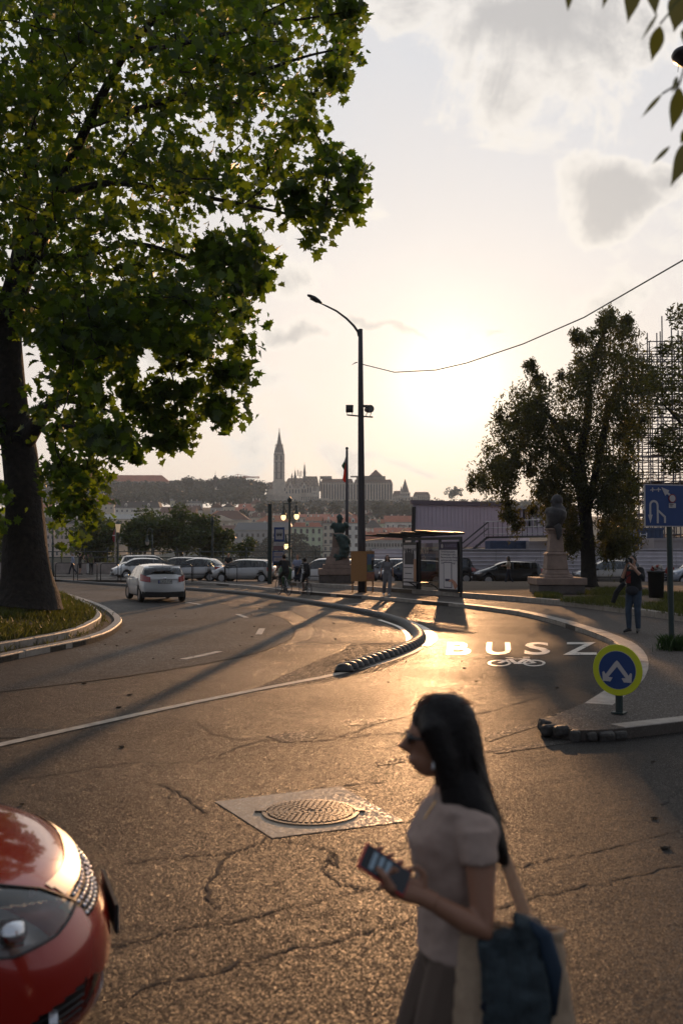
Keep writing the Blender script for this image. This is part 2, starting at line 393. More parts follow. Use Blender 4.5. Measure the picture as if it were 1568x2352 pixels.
ribbon(line, .15, .009, M_LINE, 'lane_line')
ribbon(catmull(gp([(972, 1484), (990, 1468), (982, 1452), (955, 1436), (905, 1418), (860, 1408)]), 6), .28, .009, M_PAINT, 'lane_line')
ribbon(catmull(gp([(938, 1475), (935, 1458), (915, 1440), (870, 1424)]), 6), .12, .009, M_PAINT, 'lane_line')
ribbon(gp([(675, 1479), (935, 1476)]), .06, .009, M_PATCH, 'asphalt_joint')
ribbon(seam, .05, .0085, M_CRACK, 'asphalt_joint', jag=.01)
for q in ([(430, 1384), (461, 1389)], [(545, 1411), (566, 1419)], [(602, 1444), (594, 1458)], [(420, 1515), (465, 1506), (504, 1497)], [(790, 1390), (850, 1384)], [(975, 1380), (1060, 1384)]):
    ribbon(gp(q), .16, .009, M_LINE, 'lane_dash')
def ground_text(body, p0, p1, y0, y1, bold=.02):
    """letters painted on the road between two ground points, far edge y0, near edge y1"""
    a = G(p0, y1); b_ = G(p1, y1); up = G((p0 + p1) / 2, y0) - G((p0 + p1) / 2, y1)
    c = bpy.data.curves.new('t', 'FONT'); c.body = body; c.size = 1; c.offset = bold; c.resolution_u = 3
    o = link('road_letter', c); bpy.context.view_layer.update()
    bb = [Vector(v) for v in o.bound_box]; wx = max(v.x for v in bb) - min(v.x for v in bb); wy = max(v.y for v in bb) - min(v.y for v in bb); x0 = min(v.x for v in bb); y_0 = min(v.y for v in bb)
    me = bpy.data.meshes.new_from_object(o); bpy.data.objects.remove(o)
    ex = (b_ - a) / wx; ey = up / wy
    for v in me.vertices: q = a + ex * (v.co.x - x0) + ey * (v.co.y - y_0); v.co = (q.x, q.y, .009)
    me.materials.clear(); me.materials.append(M_PAINT)
    return link('road_letter', me)
rl = tag(link('bus_lane_lettering', None), 'worn white road marking spelling BUSZ on the bus lane', 'road marking')
for ch, p0, p1 in (('B', 1024, 1082), ('U', 1114, 1174), ('S', 1202, 1264), ('Z', 1292, 1372)):
    o = ground_text(ch, p0, p1, 1476, 1505); o.parent = rl; o.name = 'letter'
# bicycle symbol
bs = MB()
def gring(cx, cy, rx, ry, wd):
    pts = [G(cx + rx * math.cos(a), cy + ry * math.sin(a)) for a in [2 * math.pi * k / 24 for k in range(25)]]
    inn = [G(cx + (rx - wd * 3) * math.cos(a), cy + (ry - wd) * math.sin(a)) for a in [2 * math.pi * k / 24 for k in range(25)]]
    bs.add([(p.x, p.y, .009) for p in pts] + [(p.x, p.y, .009) for p in inn], [(i, i + 1, 26 + i, 25 + i) for i in range(24)])
gring(1146, 1524, 27, 7.5, 2.2); gring(1226, 1524, 26, 7.5, 2.2)
for k, (x0, y0, x1, y1) in enumerate(((1146, 1524, 1170, 1515), (1170, 1515, 1208, 1514), (1170, 1515, 1186, 1526), (1186, 1526, 1226, 1524), (1186, 1526, 1208, 1514), (1208, 1514, 1226, 1524), (1200, 1511, 1216, 1511), (1160, 1512, 1178, 1512))):
    a, b_ = G(x0, y0), G(x1, y1); t = (b_ - a).normalized(); s = Vector((-t.y, t.x, 0)) * .045; z = .0095 + k * .0004
    bs.add([(q.x, q.y, z) for q in (a + s, b_ + s, b_ - s, a - s)], [(0, 1, 2, 3)])
o = bs.build('bicycle_symbol', M_PAINT, fix=False); tag(o, 'white bicycle symbol painted below the BUSZ letters', 'road marking')
for p in o.data.polygons:
    if p.normal.z < 0: p.flip()
# explicit long cracks
def crackline(pts, wd=.016):
    P = resample(catmull(gp(pts), 6), .07)
    for p in P: p += Vector((rnd.gauss(0, .014), rnd.gauss(0, .02), 0))
    ribbon(P, wd, .0042, M_CRACK, 'road_crack', jag=.006)
for c in ([(290, 1983), (400, 1968), (520, 1960), (600, 1935), (632, 1900), (640, 1928)], [(215, 2080), (255, 2170), (400, 2135), (560, 2110), (700, 2075), (870, 2035), (1000, 2010), (1180, 1988), (1350, 1958), (1568, 1905)],
          [(230, 2295), (400, 2255), (600, 2200), (800, 2150), (960, 2115), (1150, 2080), (1300, 2045), (1568, 1985)], [(640, 1930), (720, 1945), (765, 1960), (745, 2000), (790, 2030), (860, 2050)], [(765, 1960), (780, 1990), (745, 1970)],
          [(340, 1795), (400, 1815), (450, 1850), (480, 1870)], [(400, 1815), (380, 1835)], [(0, 1795), (150, 1775), (300, 1752), (450, 1748), (610, 1700), (740, 1702), (860, 1665)], [(740, 1702), (900, 1685), (935, 1688)], [(1110, 1700), (1240, 1655)], [(1120, 1730), (1300, 1700)],
          [(520, 1960), (500, 2000), (480, 2040), (500, 2090)], [(783, 1807), (880, 1795)], [(928, 1888), (960, 1880), (1010, 1862)], [(450, 1655), (500, 1690), (580, 1700)], [(960, 1655), (1010, 1640), (1100, 1640), (1240, 1600)], [(1520, 1850), (1568, 1810)]):
    crackline(c, .019 if c[0][1] > 1900 else .022)
# ---------------- manhole
quad = gp([(493, 1842), (783, 1807), (928, 1888), (625, 1926)])
sheet('manhole_surround', quad, .0045, M_PATCH)
mc = G(713, 1868); mr_ = (G(822, 1868) - G(604, 1868)).length / 2
M_IRON = mat('cast_iron', (.10, .085, .07), .36, .75, bump=(90, .3))
mh = thing('manhole_cover', 'round cast iron manhole cover in a pale square mortar patch', 'manhole cover', (mc.x, mc.y, .005))
MB().lathe([(mr_ * 1.02, 0), (mr_ * 1.02, .012), (mr_ * .94, .012), (mr_ * .94, .002), (0.01, .002)], n=48).build('frame', M_IRON, mh)
MB().lathe([(mr_ * .90, .0), (mr_ * .90, .009), (0.01, .0095)], n=48).build('plate', M_IRON, mh)
tg = MB()
for rr, n in ((.85, 44), (.74, 38), (.63, 32), (.52, 26), (.40, 20), (.28, 14), (.15, 7)):
    for k in range(n):
        a = 2 * math.pi * (k + rr * 3) / n; tg.box((mr_ * rr * math.cos(a), mr_ * rr * math.sin(a), .0135), (mr_ * .085, mr_ * .085, .008), a)
struct(tg.build('tread_studs', M_IRON, mh), 'stuff')
lu = MB()
for s in (-1, 1): lu.box((s * mr_ * 1.05, s * -.03, .008), (.09, .07, .016)).build('lug', M_IRON, mh) if s < 0 else None
MB().box((mr_ * 1.04, .04, .008), (.08, .06, .016)).build('lug', M_IRON, mh)
# ---------------- kerbs and raised surfaces
def kerb(pts, wd, z0, z1, step, parent, side=1, gap=.012):
    P = resample(pts, step); Q = offset(P, wd * side)
    for i in range(len(P) - 1):
        a, b_, c, d = P[i], P[i + 1], Q[i + 1], Q[i]; t = (b_ - a).normalized() * gap / 2
        dz = rnd.uniform(-.006, .006); e = .018 * side
        n = Vector((-t.y, t.x, 0)).normalized() * e
        A = [a + t, b_ - t, c - t, d + t]; B = [a + t + n, b_ - t + n, c - t, d + t]
        m = MB(); m.add([(p.x, p.y, z0) for p in A] + [(p.x, p.y, z1 - .02 + dz) for p in A] + [(p.x, p.y, z1 + dz) for p in B],
            [(3, 2, 1, 0), (8, 9, 10, 11)] + [(k + o_, (k + 1) % 4 + o_, (k + 1) % 4 + 4 + o_, k + 4 + o_) for o_ in (0, 4) for k in range(4)])
        m.build('kerb_stone', M_KERB, parent)
    return P
PZ = .12
front_l = [(-60, 1318), (125, 1326), (275, 1327), (412, 1333), (517, 1341), (604, 1349), (667, 1356), (784, 1365), (884, 1372), (997, 1382), (1064, 1388), (1176, 1402), (1251, 1418), (1313, 1436), (1351, 1448), (1398, 1467), (1424, 1484), (1437, 1505), (1436, 1530), (1418, 1560), (1385, 1584), (1334, 1616), (1287, 1635)]
front = catmull(gp(front_l, PZ), 8); 
for p in front: p.z = 0
tip = catmull(gp([(1290, 1640), (1262, 1645), (1250, 1656), (1262, 1666), (1300, 1672), (1345, 1676), (1436, 1671)], PZ), 6)
low = catmull(gp([(1436, 1671), (1500, 1664), (1568, 1656), (1700, 1640), (2000, 1600), (2600, 1540)], PZ), 6)
poly = [(p.x, p.y) for p in front] + [(p.x, p.y) for p in tip] + [(p.x, p.y) for p in low] + [(70, 16), (70, 58), (0, 59.5), (-12, 62), (-40, 70), (-80, 78)]
mb = MB(); mb.slab(poly, -.01, PZ - .006); pv = struct(mb.build('pavement', M_PAVE))
kerb(front, .36, -.02, PZ, 1.0, pv, side=1)
for p in tip: p.z = 0
for p in low: p.z = 0
kerb(low, .24, -.02, PZ + .002, 1.0, pv, side=1)
# broken cobbles round the island nose
Pt = resample(tip, .17)
for i, p in enumerate(Pt):
    s = rnd.uniform(.6, 1.15); m = MB(); m.box((0, 0, 0), (.17 * s, rnd.uniform(.11, .18), rnd.uniform(.08, .15)), m=Matrix.Rotation(rnd.uniform(-.2, .2), 3, 'X')); ck = m.build('cobble', mat('cobble', (.03, .026, .022), .6, noise=(8, .4), bump=(30, .6)), pv, loc=(p.x, p.y, .055 + rnd.uniform(-.03, .03)))
    bv = ck.modifiers.new('b', 'BEVEL'); bv.width = .03; bv.segments = 2; ck.rotation_euler = (rnd.uniform(-.2, .2), rnd.uniform(-.2, .2), rnd.uniform(-.5, .5))
# raised gravel bed behind the bus stop
BZ = .30
bed_l = [(657, 1336), (784, 1343), (924, 1352), (1061, 1361), (1176, 1369), (1276, 1377), (1401, 1391), (1568, 1412), (1760, 1440), (2100, 1500)]
bedf = catmull(gp(bed_l, BZ), 6)
for p in bedf: p.z = 0
e0, e1 = bedf[0], bedf[-1]
mb = MB(); mb.slab([(p.x, p.y) for p in bedf] + [(e1.x + 6, e1.y + 3), (60, 51), (30, 53.8), (14, 55), (0, 56), (e0.x, 57.5)], PZ - .02, BZ - .02)
bed = struct(mb.build('gravel_bed', M_GRAVEL)); kerb(bedf, .2, PZ - .02, BZ, 1.1, bed)
# ---------------- kerbed tree island at the left
def mound_ring(l, z=0.0): r = catmull(gp(l, z), 6); [setattr(p, 'z', 0) for p in r]; return r
outer = mound_ring([(-330, 1545), (-150, 1530), (0, 1508), (57, 1496), (150, 1478), (207, 1466), (250, 1451), (277, 1432), (279, 1420), (262, 1405), (235, 1390), (195, 1376), (150, 1363), (60, 1350), (-100, 1342), (-330, 1340)], .12)
inner = offset(outer, .55)
isl = MB(); isl.slab([(p.x, p.y) for p in outer], -.01, .10); isl = struct(isl.build('tree_island', M_SOIL))
kerb(outer, .2, -.02, .14, .95, isl, side=1); kerb(inner, .16, .02, .26, .8, isl, side=1)
TREE = Vector((-8.3, 26.5, 0))
edge = offset(outer, .72)
def mound_z(x, y):
    d = min((x - p.x) ** 2 + (y - p.y) ** 2 for p in edge) ** .5
    t = sstep(d / 4.5); return .22 + .5 * t + .04 * math.sin(x * 3.1) * math.sin(y * 2.3) * t
def mound():
    import mathutils
    pts = [(p.x, p.y) for p in edge]; n = len(pts); c = Vector((TREE.x - 1.5, TREE.y)); mb = MB(); K = 14
    for k in range(K):
        f = k / (K - .6)
        for x, y in pts:
            X = x + (c.x - x) * f; Y = y + (c.y - y) * f
            mb.v.append((X, Y, mound_z(X, Y) if k else .2))
    for k in range(K - 1):
        for i in range(n - 1): mb.f.append((k * n + i, k * n + i + 1, (k + 1) * n + i + 1, (k + 1) * n + i)); mb.mi.append(0)
    o = mb.build('grass_mound', M_SOIL, smooth=True); return struct(o)
mound()
# ---------------- rubber lane divider
div_l = [(790, 1543), (859, 1519), (904, 1504), (946, 1485), (963, 1469), (954, 1452), (924, 1433), (867, 1415), (784, 1398), (692, 1383), (567, 1366), (417, 1354), (265, 1345), (195, 1340), (127, 1335), (-40, 1330)]
dv = resample(catmull(gp(div_l), 10), .30)
dt = tag(link('lane_divider', None, None, (dv[0].x, dv[0].y, 0)), 'long curved black rubber lane divider of domed segments beside the bus lane', 'lane divider')
dm = MB(); dm.lathe([(.13, 0), (.13, .02), (.12, .06), (.095, .10), (.05, .125), (.01, .13)], n=12, sx=1.05, sy=1.25); dm = dm.mesh('dome', M_RUB, True)
bm_ = MB(); bm_.box((0, 0, .012), (.30, .30, .024)); bm_ = bm_.mesh('base', M_RUB)
print('domes', len(dv))
for i, p in enumerate(dv[:-1]):
    t = dv[i + 1] - p; a = math.atan2(t.y, t.x)
    if i < 290: o = link('dome', dm, dt, (p.x - dv[0].x, p.y - dv[0].y, .012 + rnd.uniform(0, .006)), a)
mb = MB(); A = offset(dv, .17); B = offset(dv, -.17); n = len(dv)
mb.add([(p.x - dv[0].x, p.y - dv[0].y, z) for z in (.001, .024) for L in (A, B) for p in L], [(i, i + 1, n + i + 1, n + i) for i in range(n - 1)] + [(2 * n + i, 3 * n + i, 3 * n + i + 1, 2 * n + i + 1) for i in range(n - 1)] + [(i, 2 * n + i, 2 * n + i + 1, i + 1) for i in range(n - 1)] + [(n + i, n + i + 1, 3 * n + i + 1, 3 * n + i) for i in range(n - 1)])
mb.build('base_strip', M_RUB, dt)
# ---------------- far bank: houses, castle hill, woods
Q = lambda n, c, r=.85: mat(n, c, r, noise=(.25, .18))
WALLS = [Q('plaster_cream', (.64, .55, .42)), Q('plaster_white', (.78, .73, .64)), Q('plaster_grey', (.42, .40, .375)), Q('plaster_yellow', (.66, .62, .42)), Q('plaster_pink', (.54, .42, .35)), Q('plaster_green', (.60, .66, .44))]
RED = Q('red_tiles', (.42, .14, .08)); BROWN = Q('brown_tiles', (.13, .06, .04)); SLATE = Q('slate', (.07, .065, .06)); METAL = mat('metal_roof', (.22, .22, .21), .4, .5); ORANGE = Q('orange_tiles', (.38, .13, .06))
WIN = mat('far_window', (.035, .035, .04), .25); FRM = Q('window_frame', (.40, .36, .31)); LIME = Q('limestone', (.58, .51, .42)); LIME2 = Q('dark_limestone', (.22, .19, .16)); GLZ = mat('mirror_glass', (.05, .045, .045), .15, .3)
_wm = {}
def winmesh(w_, h, arch=False):
    k = (round(w_, 2), round(h, 2), arch)
    if k not in _wm:
        m = MB(); m.box((0, 0, 0), (w_, .2, h)); 
        if arch: m.lathe([(w_ / 2, -.1), (w_ / 2, .1)], (0, 0, h / 2), 12, m=Matrix.Rotation(R(90), 3, 'X'))
        a = m.mesh('window', WIN); fr = MB(); t = max(.12, w_ * .10)
        for s in (-1, 1): fr.box((s * (w_ / 2 + t / 2), -.08, 0), (t, .25, h + 2 * t))
        fr.box((0, -.08, -h / 2 - t / 2), (w_, .25, t)); fr.box((0, -.08, h / 2 + t / 2 + (w_ / 2 if arch else 0)), (w_, .25, t)); fr.box((0, -.06, 0), (t * .6, .16, h)); fr.box((0, -.06, h * .15), (w_, .16, t * .6))
        _wm[k] = (a, fr.mesh('frame', FRM))
    return _wm[k]
def window(par, x, y, z, w_, h, arch=False, frame=True):
    a, f = winmesh(w_, h, arch); o = link('window', a, par, (x, y, z))
    if frame: link('frame', f, o)
    return o
def house(label, x0, x1, ye, yr, yb, Y, wall, roof, cols=5, rows=2, kind='ridge', name='town_house', dep=None, gable=False, chim=2, dorm=0, win=(.9, 1.5), rz=0.0, arch_top=False, group=None):
    a = at(x0, ye, Y); c = at(x1, ye, Y); w_ = c.x - a.x; zE = a.z; zR = at(x0, yr, Y).z; zB = min(at(x0, yb, Y).z, zE - 2) - 2.5; dep = dep or min(16, max(9, w_ * .5))
    cx = (a.x + c.x) / 2; r = thing(name, label, 'building', (cx, Y, zB), rz, group); h = zE - zB; hr_ = zR - zE
    MB().box((0, dep / 2, h / 2), (w_, dep, h)).build('wall', wall, r)
    m = MB(); o_ = .5
    if kind == 'ridge': m.add([(-w_ / 2 - o_, -o_, h), (w_ / 2 + o_, -o_, h), (w_ / 2 + o_, dep + o_, h), (-w_ / 2 - o_, dep + o_, h), (-w_ / 2 - o_, dep / 2, h + hr_), (w_ / 2 + o_, dep / 2, h + hr_)], [(0, 1, 5, 4), (2, 3, 4, 5), (0, 4, 3), (1, 2, 5), (0, 3, 2, 1)])
    elif kind == 'hip':
        i = min(w_ * .4, dep * .6); m.add([(-w_ / 2 - o_, -o_, h), (w_ / 2 + o_, -o_, h), (w_ / 2 + o_, dep + o_, h), (-w_ / 2 - o_, dep + o_, h), (-w_ / 2 + i, dep / 2, h + hr_), (w_ / 2 - i, dep / 2, h + hr_)], [(0, 1, 5, 4), (2, 3, 4, 5), (0, 4, 3), (1, 2, 5), (0, 3, 2, 1)])
    elif kind == 'gable': m.add([(-w_ / 2 - o_, -o_, h), (w_ / 2 + o_, -o_, h), (w_ / 2 + o_, dep, h), (-w_ / 2 - o_, dep, h), (0, -o_, h + hr_), (0, dep, h + hr_)], [(0, 1, 4), (2, 3, 5), (0, 4, 5, 3), (1, 2, 5, 4), (0, 3, 2, 1)])
    elif kind == 'mansard': i = 1.6; m.frustum((0, dep / 2, h), (w_ + .6, dep + .6), (w_ - 2 * i, dep - 2 * i), hr_)
    else: m.box((0, dep / 2, h + hr_ / 2), (w_ + .6, dep + .6, max(hr_, .4)))
    rf = m.build('roof', roof, r)
    MB().box((0, -.12, h - .25), (w_ + .5, .5, .4)).build('cornice', FRM, r)
    for k in range(chim): x = (-.35 + .7 * (k + .5) / max(1, chim)) * w_; MB().box((x, dep * .55, h + hr_ * .75 + .8), (.9, .7, 2.4)).build('chimney', WALLS[4] if k % 2 else WALLS[1], rf)
    if rows and cols:
        vis = min(h - 2, (yb - ye) * Y / FPX + 1); sz = vis / rows; wh = min(win[1], sz * .62)
        for j in range(rows):
            for i in range(cols): window(r, -w_ / 2 + w_ * (i + .5) / cols, -.02, h - .5 - sz * (j + .5), min(win[0], w_ / cols * .6), wh, arch_top and j == 0)
    for k in range(dorm):
        x = -w_ / 2 + w_ * (k + .5) / dorm; d = MB(); d.box((x, .9, h + hr_ * .38), (1.7, 1.6, 1.7)); d.prism([(x - 1.1, h + hr_ * .38 + .85), (x + 1.1, h + hr_ * .38 + .85), (x, h + hr_ * .38 + 1.7)], 0, 1.9); d = d.build('dormer', wall, rf); window(d, x, .08, h + hr_ * .38, .8, 1.1, False, False)
    return r
W0, W1_, W2, W3, W4, W5 = WALLS
HS = [
 ('long barrack with a dark red roof on the ridge, left of the crane', 211, 388, 1106, 1090, 1118, 1125, W4, RED, 12, 1, 'hip', 6, 0),
 ('low red roofed range at the left end of the ridge', 120, 240, 1108, 1097, 1118, 1122, W4, BROWN, 7, 1, 'ridge', 4, 0),
 ('slate roofed house with skylights at the right end of the barrack', 389, 424, 1116, 1103, 1124, 1115, W0, SLATE, 4, 1, 'ridge', 2, 0),
 ('cream house with a pointed turret below the ridge at the left', 214, 262, 1158, 1145, 1186, 760, W0, RED, 4, 2, 'ridge', 2, 0),
 ('pale decorated house with gabled dormers behind the quay trees', 264, 367, 1166, 1152, 1188, 740, W1_, SLATE, 9, 2, 'mansard', 4, 2),
 ('yellow flat roofed block below the wooded slope', 391, 424, 1149, 1146, 1166, 860, W3, W2, 3, 1, 'flat', 0, 0),
 ('white flat roofed house beside the yellow block', 426, 462, 1155, 1151, 1172, 850, W1_, METAL, 5, 2, 'flat', 2, 0),
 ('cream house with a broad brown roof behind the quay trees', 367, 447, 1178, 1163, 1198, 700, W0, BROWN, 8, 2, 'ridge', 2, 0),
 ('small house with an orange roof right of the broad brown roof', 448, 471, 1196, 1183, 1206, 660, W0, ORANGE, 3, 1, 'ridge', 1, 1),
 ('cluster house with a grey gable under the woods', 484, 512, 1166, 1155, 1178, 800, W2, BROWN, 3, 1, 'gable', 2, 0),
 ('narrow pale gabled house right of the grey gable', 512, 538, 1164, 1156, 1178, 790, W0, SLATE, 3, 1, 'gable', 2, 0),
 ('long house with a red roof and white windows mid slope', 541, 612, 1174, 1164, 1188, 770, W1_, RED, 9, 1, 'ridge', 3, 0),
 ('house with a classical pediment and a hipped brown roof', 470, 572, 1194, 1172, 1212, 640, W0, BROWN, 8, 1, 'hip', 2, 0),
 ('dark red roofed house above the grey modern block', 566, 624, 1188, 1176, 1200, 700, W0, BROWN, 5, 1, 'hip', 2, 3),
 ('orange red roofed house with a half timbered gable', 588, 668, 1198, 1183, 1206, 660, W0, ORANGE, 6, 1, 'hip', 2, 1),
 ('row of low white flats with balconies below the church terrace', 655, 733, 1172, 1168, 1186, 780, W1_, METAL, 10, 2, 'flat', 3, 0),
 ('small red roofed house left of the white flats', 608, 636, 1172, 1160, 1184, 800, W1_, RED, 3, 1, 'ridge', 2, 0),
 ('red roofed terrace between the white flats and the draped bust', 680, 790, 1188, 1180, 1198, 690, W0, RED, 9, 1, 'ridge', 4, 2),
 ('large grey modern block with a curved metal roof', 538, 672, 1217, 1200, 1296, 520, W2, METAL, 11, 4, 'mansard', 1, 0),
 ('pale green apartment block with an arched top window', 671, 740, 1210, 1200, 1296, 505, W5, RED, 5, 5, 'mansard', 2, 1),
 ('narrow beige block with wide glazed bays beside the pale green block', 741, 766, 1202, 1193, 1296, 506, W0, BROWN, 2, 6, 'mansard', 1, 1),
 ('white block with balconies behind the draped bust', 767, 825, 1201, 1190, 1296, 508, W1_, RED, 4, 5, 'mansard', 2, 2),
 ('long grey brown building with many windows right of the lamp post', 837, 925, 1240, 1222, 1296, 515, W2, RED, 13, 3, 'mansard', 4, 0),
 ('beige house with a steep slate gable above the long grey building', 836, 875, 1212, 1194, 1226, 600, W1_, SLATE, 5, 1, 'hip', 2, 0),
 ('white walled house with a red roof high above the shelter', 884, 946, 1199, 1184, 1213, 640, W1_, RED, 5, 1, 'ridge', 3, 0),
 ('red roofed terrace stepping down above the bus shelter', 860, 948, 1226, 1212, 1238, 570, W4, RED, 8, 1, 'ridge', 4, 2),
 ('red roofed house behind the flag pole and bust', 745, 830, 1196, 1186, 1206, 620, W0, RED, 6, 1, 'ridge', 4, 0),
 ('cream mansion with a metal glasshouse roof at the left bank', 232, 316, 1192, 1181, 1215, 600, W0, METAL, 8, 2, 'ridge', 0, 0),
 ('grey five storey palace front left of the quay trees', 85, 180, 1203, 1190, 1296, 530, W4, SLATE, 9, 5, 'mansard', 3, 0),
 ('far left apartment block glimpsed past the plane tree', -60, 40, 1205, 1192, 1296, 530, W0, SLATE, 8, 5, 'mansard', 3, 0),
 ('long low range on the ridge right of the conical tower', 988, 1036, 1163, 1155, 1178, 1140, W0, BROWN, 8, 1, 'ridge', 3, 0),
 ('brown roofed house low between the trees and the modern block', 505, 545, 1216, 1206, 1236, 560, W0, BROWN, 4, 1, 'ridge', 1, 0),
]
for lab, x0, x1, ye, yr, yb, Y, wl_, rf_, c_, r_, kd, ch, dm2 in HS:
    h_ = house(lab, x0, x1, ye, yr, yb, Y, wl_, rf_, c_, r_, kd, chim=ch, dorm=dm2, win=(1.1, 1.7) if Y < 540 else (.9, 1.5), rz=rnd.uniform(-.06, .06), arch_top='arched' in lab)
# more roofs filling the slope
def roofs():
    r2 = random.Random(5); k = 0
    names = ['tall', 'squat', 'crooked', 'narrow', 'broad', 'plain', 'weathered', 'bright', 'dim', 'small']
    for i, (px, py, Y) in enumerate([(100, 1168, 800), (150, 1160, 820), (190, 1172, 760), (560, 1168, 790), (440, 1172, 790), (500, 1184, 740), (520, 1198, 650), (640, 1180, 740), (700, 1178, 760), (750, 1176, 760), (790, 1182, 700), (720, 1196, 620), (640, 1192, 690), (850, 1184, 720), (870, 1202, 640), (905, 1222, 590), (930, 1208, 640), (845, 1228, 560), (815, 1190, 700), (590, 1158, 830)]):
        w2 = r2.uniform(26, 44); hh_ = r2.uniform(8, 12); kd = r2.choice(['ridge', 'ridge', 'hip', 'gable'])
        side = 'left of' if px < 600 else 'behind'
        house('%s %s roofed house on the slope at about %s of the terraces' % (names[i % 10], ['red', 'brown', 'orange'][i % 3], ['the foot', 'the middle', 'the top'][i % 3 if i < 10 else (i + 1) % 3]), px - w2 / 2, px + w2 / 2, py, py - hh_, py + 12, Y, WALLS[r2.randrange(6)], [RED, BROWN, ORANGE][i % 3], r2.randint(3, 6), 1, kd, chim=r2.randint(1, 3), dorm=r2.randint(0, 1), rz=r2.uniform(-.3, .3), group='houses on the castle hill slope')
roofs()
# pediment of the classical house and turret
def far(px, py, Y): return at(px, py, Y)
p = far(507, 1196, 638); o = MB().prism([(-9, 0), (9, 0), (0, 3.6)], 0, 3).build('pediment_gable', W0); o.location = p; tag(o, 'small classical pediment gable standing on the brown hipped roof', 'gable')
# church with the tall spire
def church():
    Y = 1150; K = Y / FPX; o0 = far(641, 1140, Y); o0.z = far(641, 1142, Y).z; r = thing('church', 'pale stone gothic church with one tall spire and patterned roofs on the hill', 'church', o0)
    X = lambda px: (px - 641) * K; Z = lambda py: (1142 - py) * K
    # main tower
    w1 = X(659.5) - X(631); t = MB(); t.box((X(641), 0, Z(1105) / 2), (w1 * .98, w1, Z(1105))); t = t.build('tower', LIME, r)
    m = MB(); m.box((X(641), 0, (Z(1105) + Z(1040)) / 2), (X(652) - X(630), X(652) - X(630), Z(1040) - Z(1105))); m.build('tower_stage', LIME, t)
    wt = X(652) - X(630)
    for s in (-1, 1):
        for s2 in (-1, 1):
            MB().frustum((X(641) + s * wt * .48, s2 * wt * .48, 0), (1.9, 1.9), (1.2, 1.2), Z(1044)).build('buttress', LIME, t); MB().frustum((X(641) + s * wt * .46, s2 * wt * .46, Z(1044)), (1.1, 1.1), (.1, .1), 5).build('pinnacle', LIME2, t)
    for py in (1120, 1100, 1086, 1062, 1044): MB().box((X(641), 0, Z(py)), (wt * 1.1, wt * 1.1, .7)).build('string_course', LIME2, t)
    for py, h in ((1092, 9), (1072, 9.5), (1053, 5)):
        for s in (-1, 1): window(t, X(641) + s * 2.6, -wt / 2 - .12, Z(py), 1.7, h, True)
    m = MB(); m.lathe([(wt * .52, Z(1040)), (wt * .5, Z(1034)), (wt * .40, Z(1028)), (wt * .36, Z(1024)), (wt * .40, Z(1023)), (wt * .40, Z(1021)), (wt * .27, Z(1021)), (.25, Z(989)), (.7, Z(988)), (.3, Z(986)), (.2, Z(982))], (X(641), 0, 0), 8, m=Matrix.Rotation(R(22.5), 3, 'Z')); m.build('spire', LIME2, t)
    for k in range(8):
        a = k * math.pi / 4; MB().frustum((X(641) + wt * .42 * math.cos(a), wt * .42 * math.sin(a), Z(1034)), (.8, .8), (.1, .1), Z(1018) - Z(1034)).build('pinnacle', LIME2, t)
    m = MB()
    for k in range(8):
        a = k * math.pi / 4 + R(22.5)
        for q in range(9): f = q / 9; rr = wt * .27 * (1 - f) + .25 * f; m.box((X(641) + rr * math.cos(a), rr * math.sin(a), Z(1021) + (Z(989) - Z(1021)) * f), (.5, .5, .5), a)
    struct(m.build('crockets', LIME2, t), 'stuff')
    # nave, choir, gables and little spires
    pat = mat('patterned_tiles', (.26, .15, .10), .7); T = NT(pat.node_tree); bb_ = T.N['Principled BSDF']; sx = T.n('ShaderNodeSeparateXYZ'); T.L.new(T.n('ShaderNodeTexCoord').outputs['Object'], sx.inputs[0])
    d1 = T.m('FRACT', T.m('MULTIPLY', T.m('ADD', sx.outputs[0], sx.outputs[2]), .22)); d2_ = T.m('FRACT', T.m('MULTIPLY', T.m('SUBTRACT', sx.outputs[0], sx.outputs[2]), .22)); T.L.new(T.mix(T.m('MAXIMUM', T.m('GREATER_THAN', d1, .72), T.m('GREATER_THAN', d2_, .72)), (.13, .075, .05), (.33, .26, .18)), bb_.inputs['Base Color'])
    def nave(nm, x0, x1, ye, yr, y, dep, m_=LIME, rm=pat, dy=0):
        a, c = X(x0), X(x1); h = Z(ye); b_ = MB().box(((a + c) / 2, y + dep / 2, h / 2), (c - a, dep, h)).build(nm, m_, r); q = MB(); i = min((c - a) * .12, 3); q.add([(a, y - .3, h), (c, y - .3, h), (c, y + dep, h), (a, y + dep, h), (a + i, y + dep / 2, Z(yr)), (c - i, y + dep / 2, Z(yr))], [(0, 1, 5, 4), (2, 3, 4, 5), (0, 4, 3), (1, 2, 5)]); q.build('roof', rm, b_); return b_
    nv = nave('nave', 655, 706, 1106, 1096, 8, 12); ch = nave('choir', 690, 733, 1118, 1090 + 3, 0, 12); ai = nave('aisle', 646, 692, 1122, 1112, -6, 8); s2 = nave('side_chapel', 612, 636, 1124, 1107, -2, 10, LIME, pat)
    for px in range(695, 731, 6): window(ch, X(px), -.15, Z(1126), 1.4, 5.5, True)
    for px in range(652, 690, 7): window(ai, X(px), -6.15, Z(1130), 1.2, 4, True)
    for k, px in enumerate((650, 664, 676, 690, 704, 718, 731)): MB().frustum((X(px), -6.5, 0), (1.4, 1.6), (.8, .8), Z(1118)).build('buttress', LIME, r); MB().frustum((X(px), -6.4, Z(1118)), (.9, .9), (.1, .1), 5.5).build('pinnacle', LIME2, r)
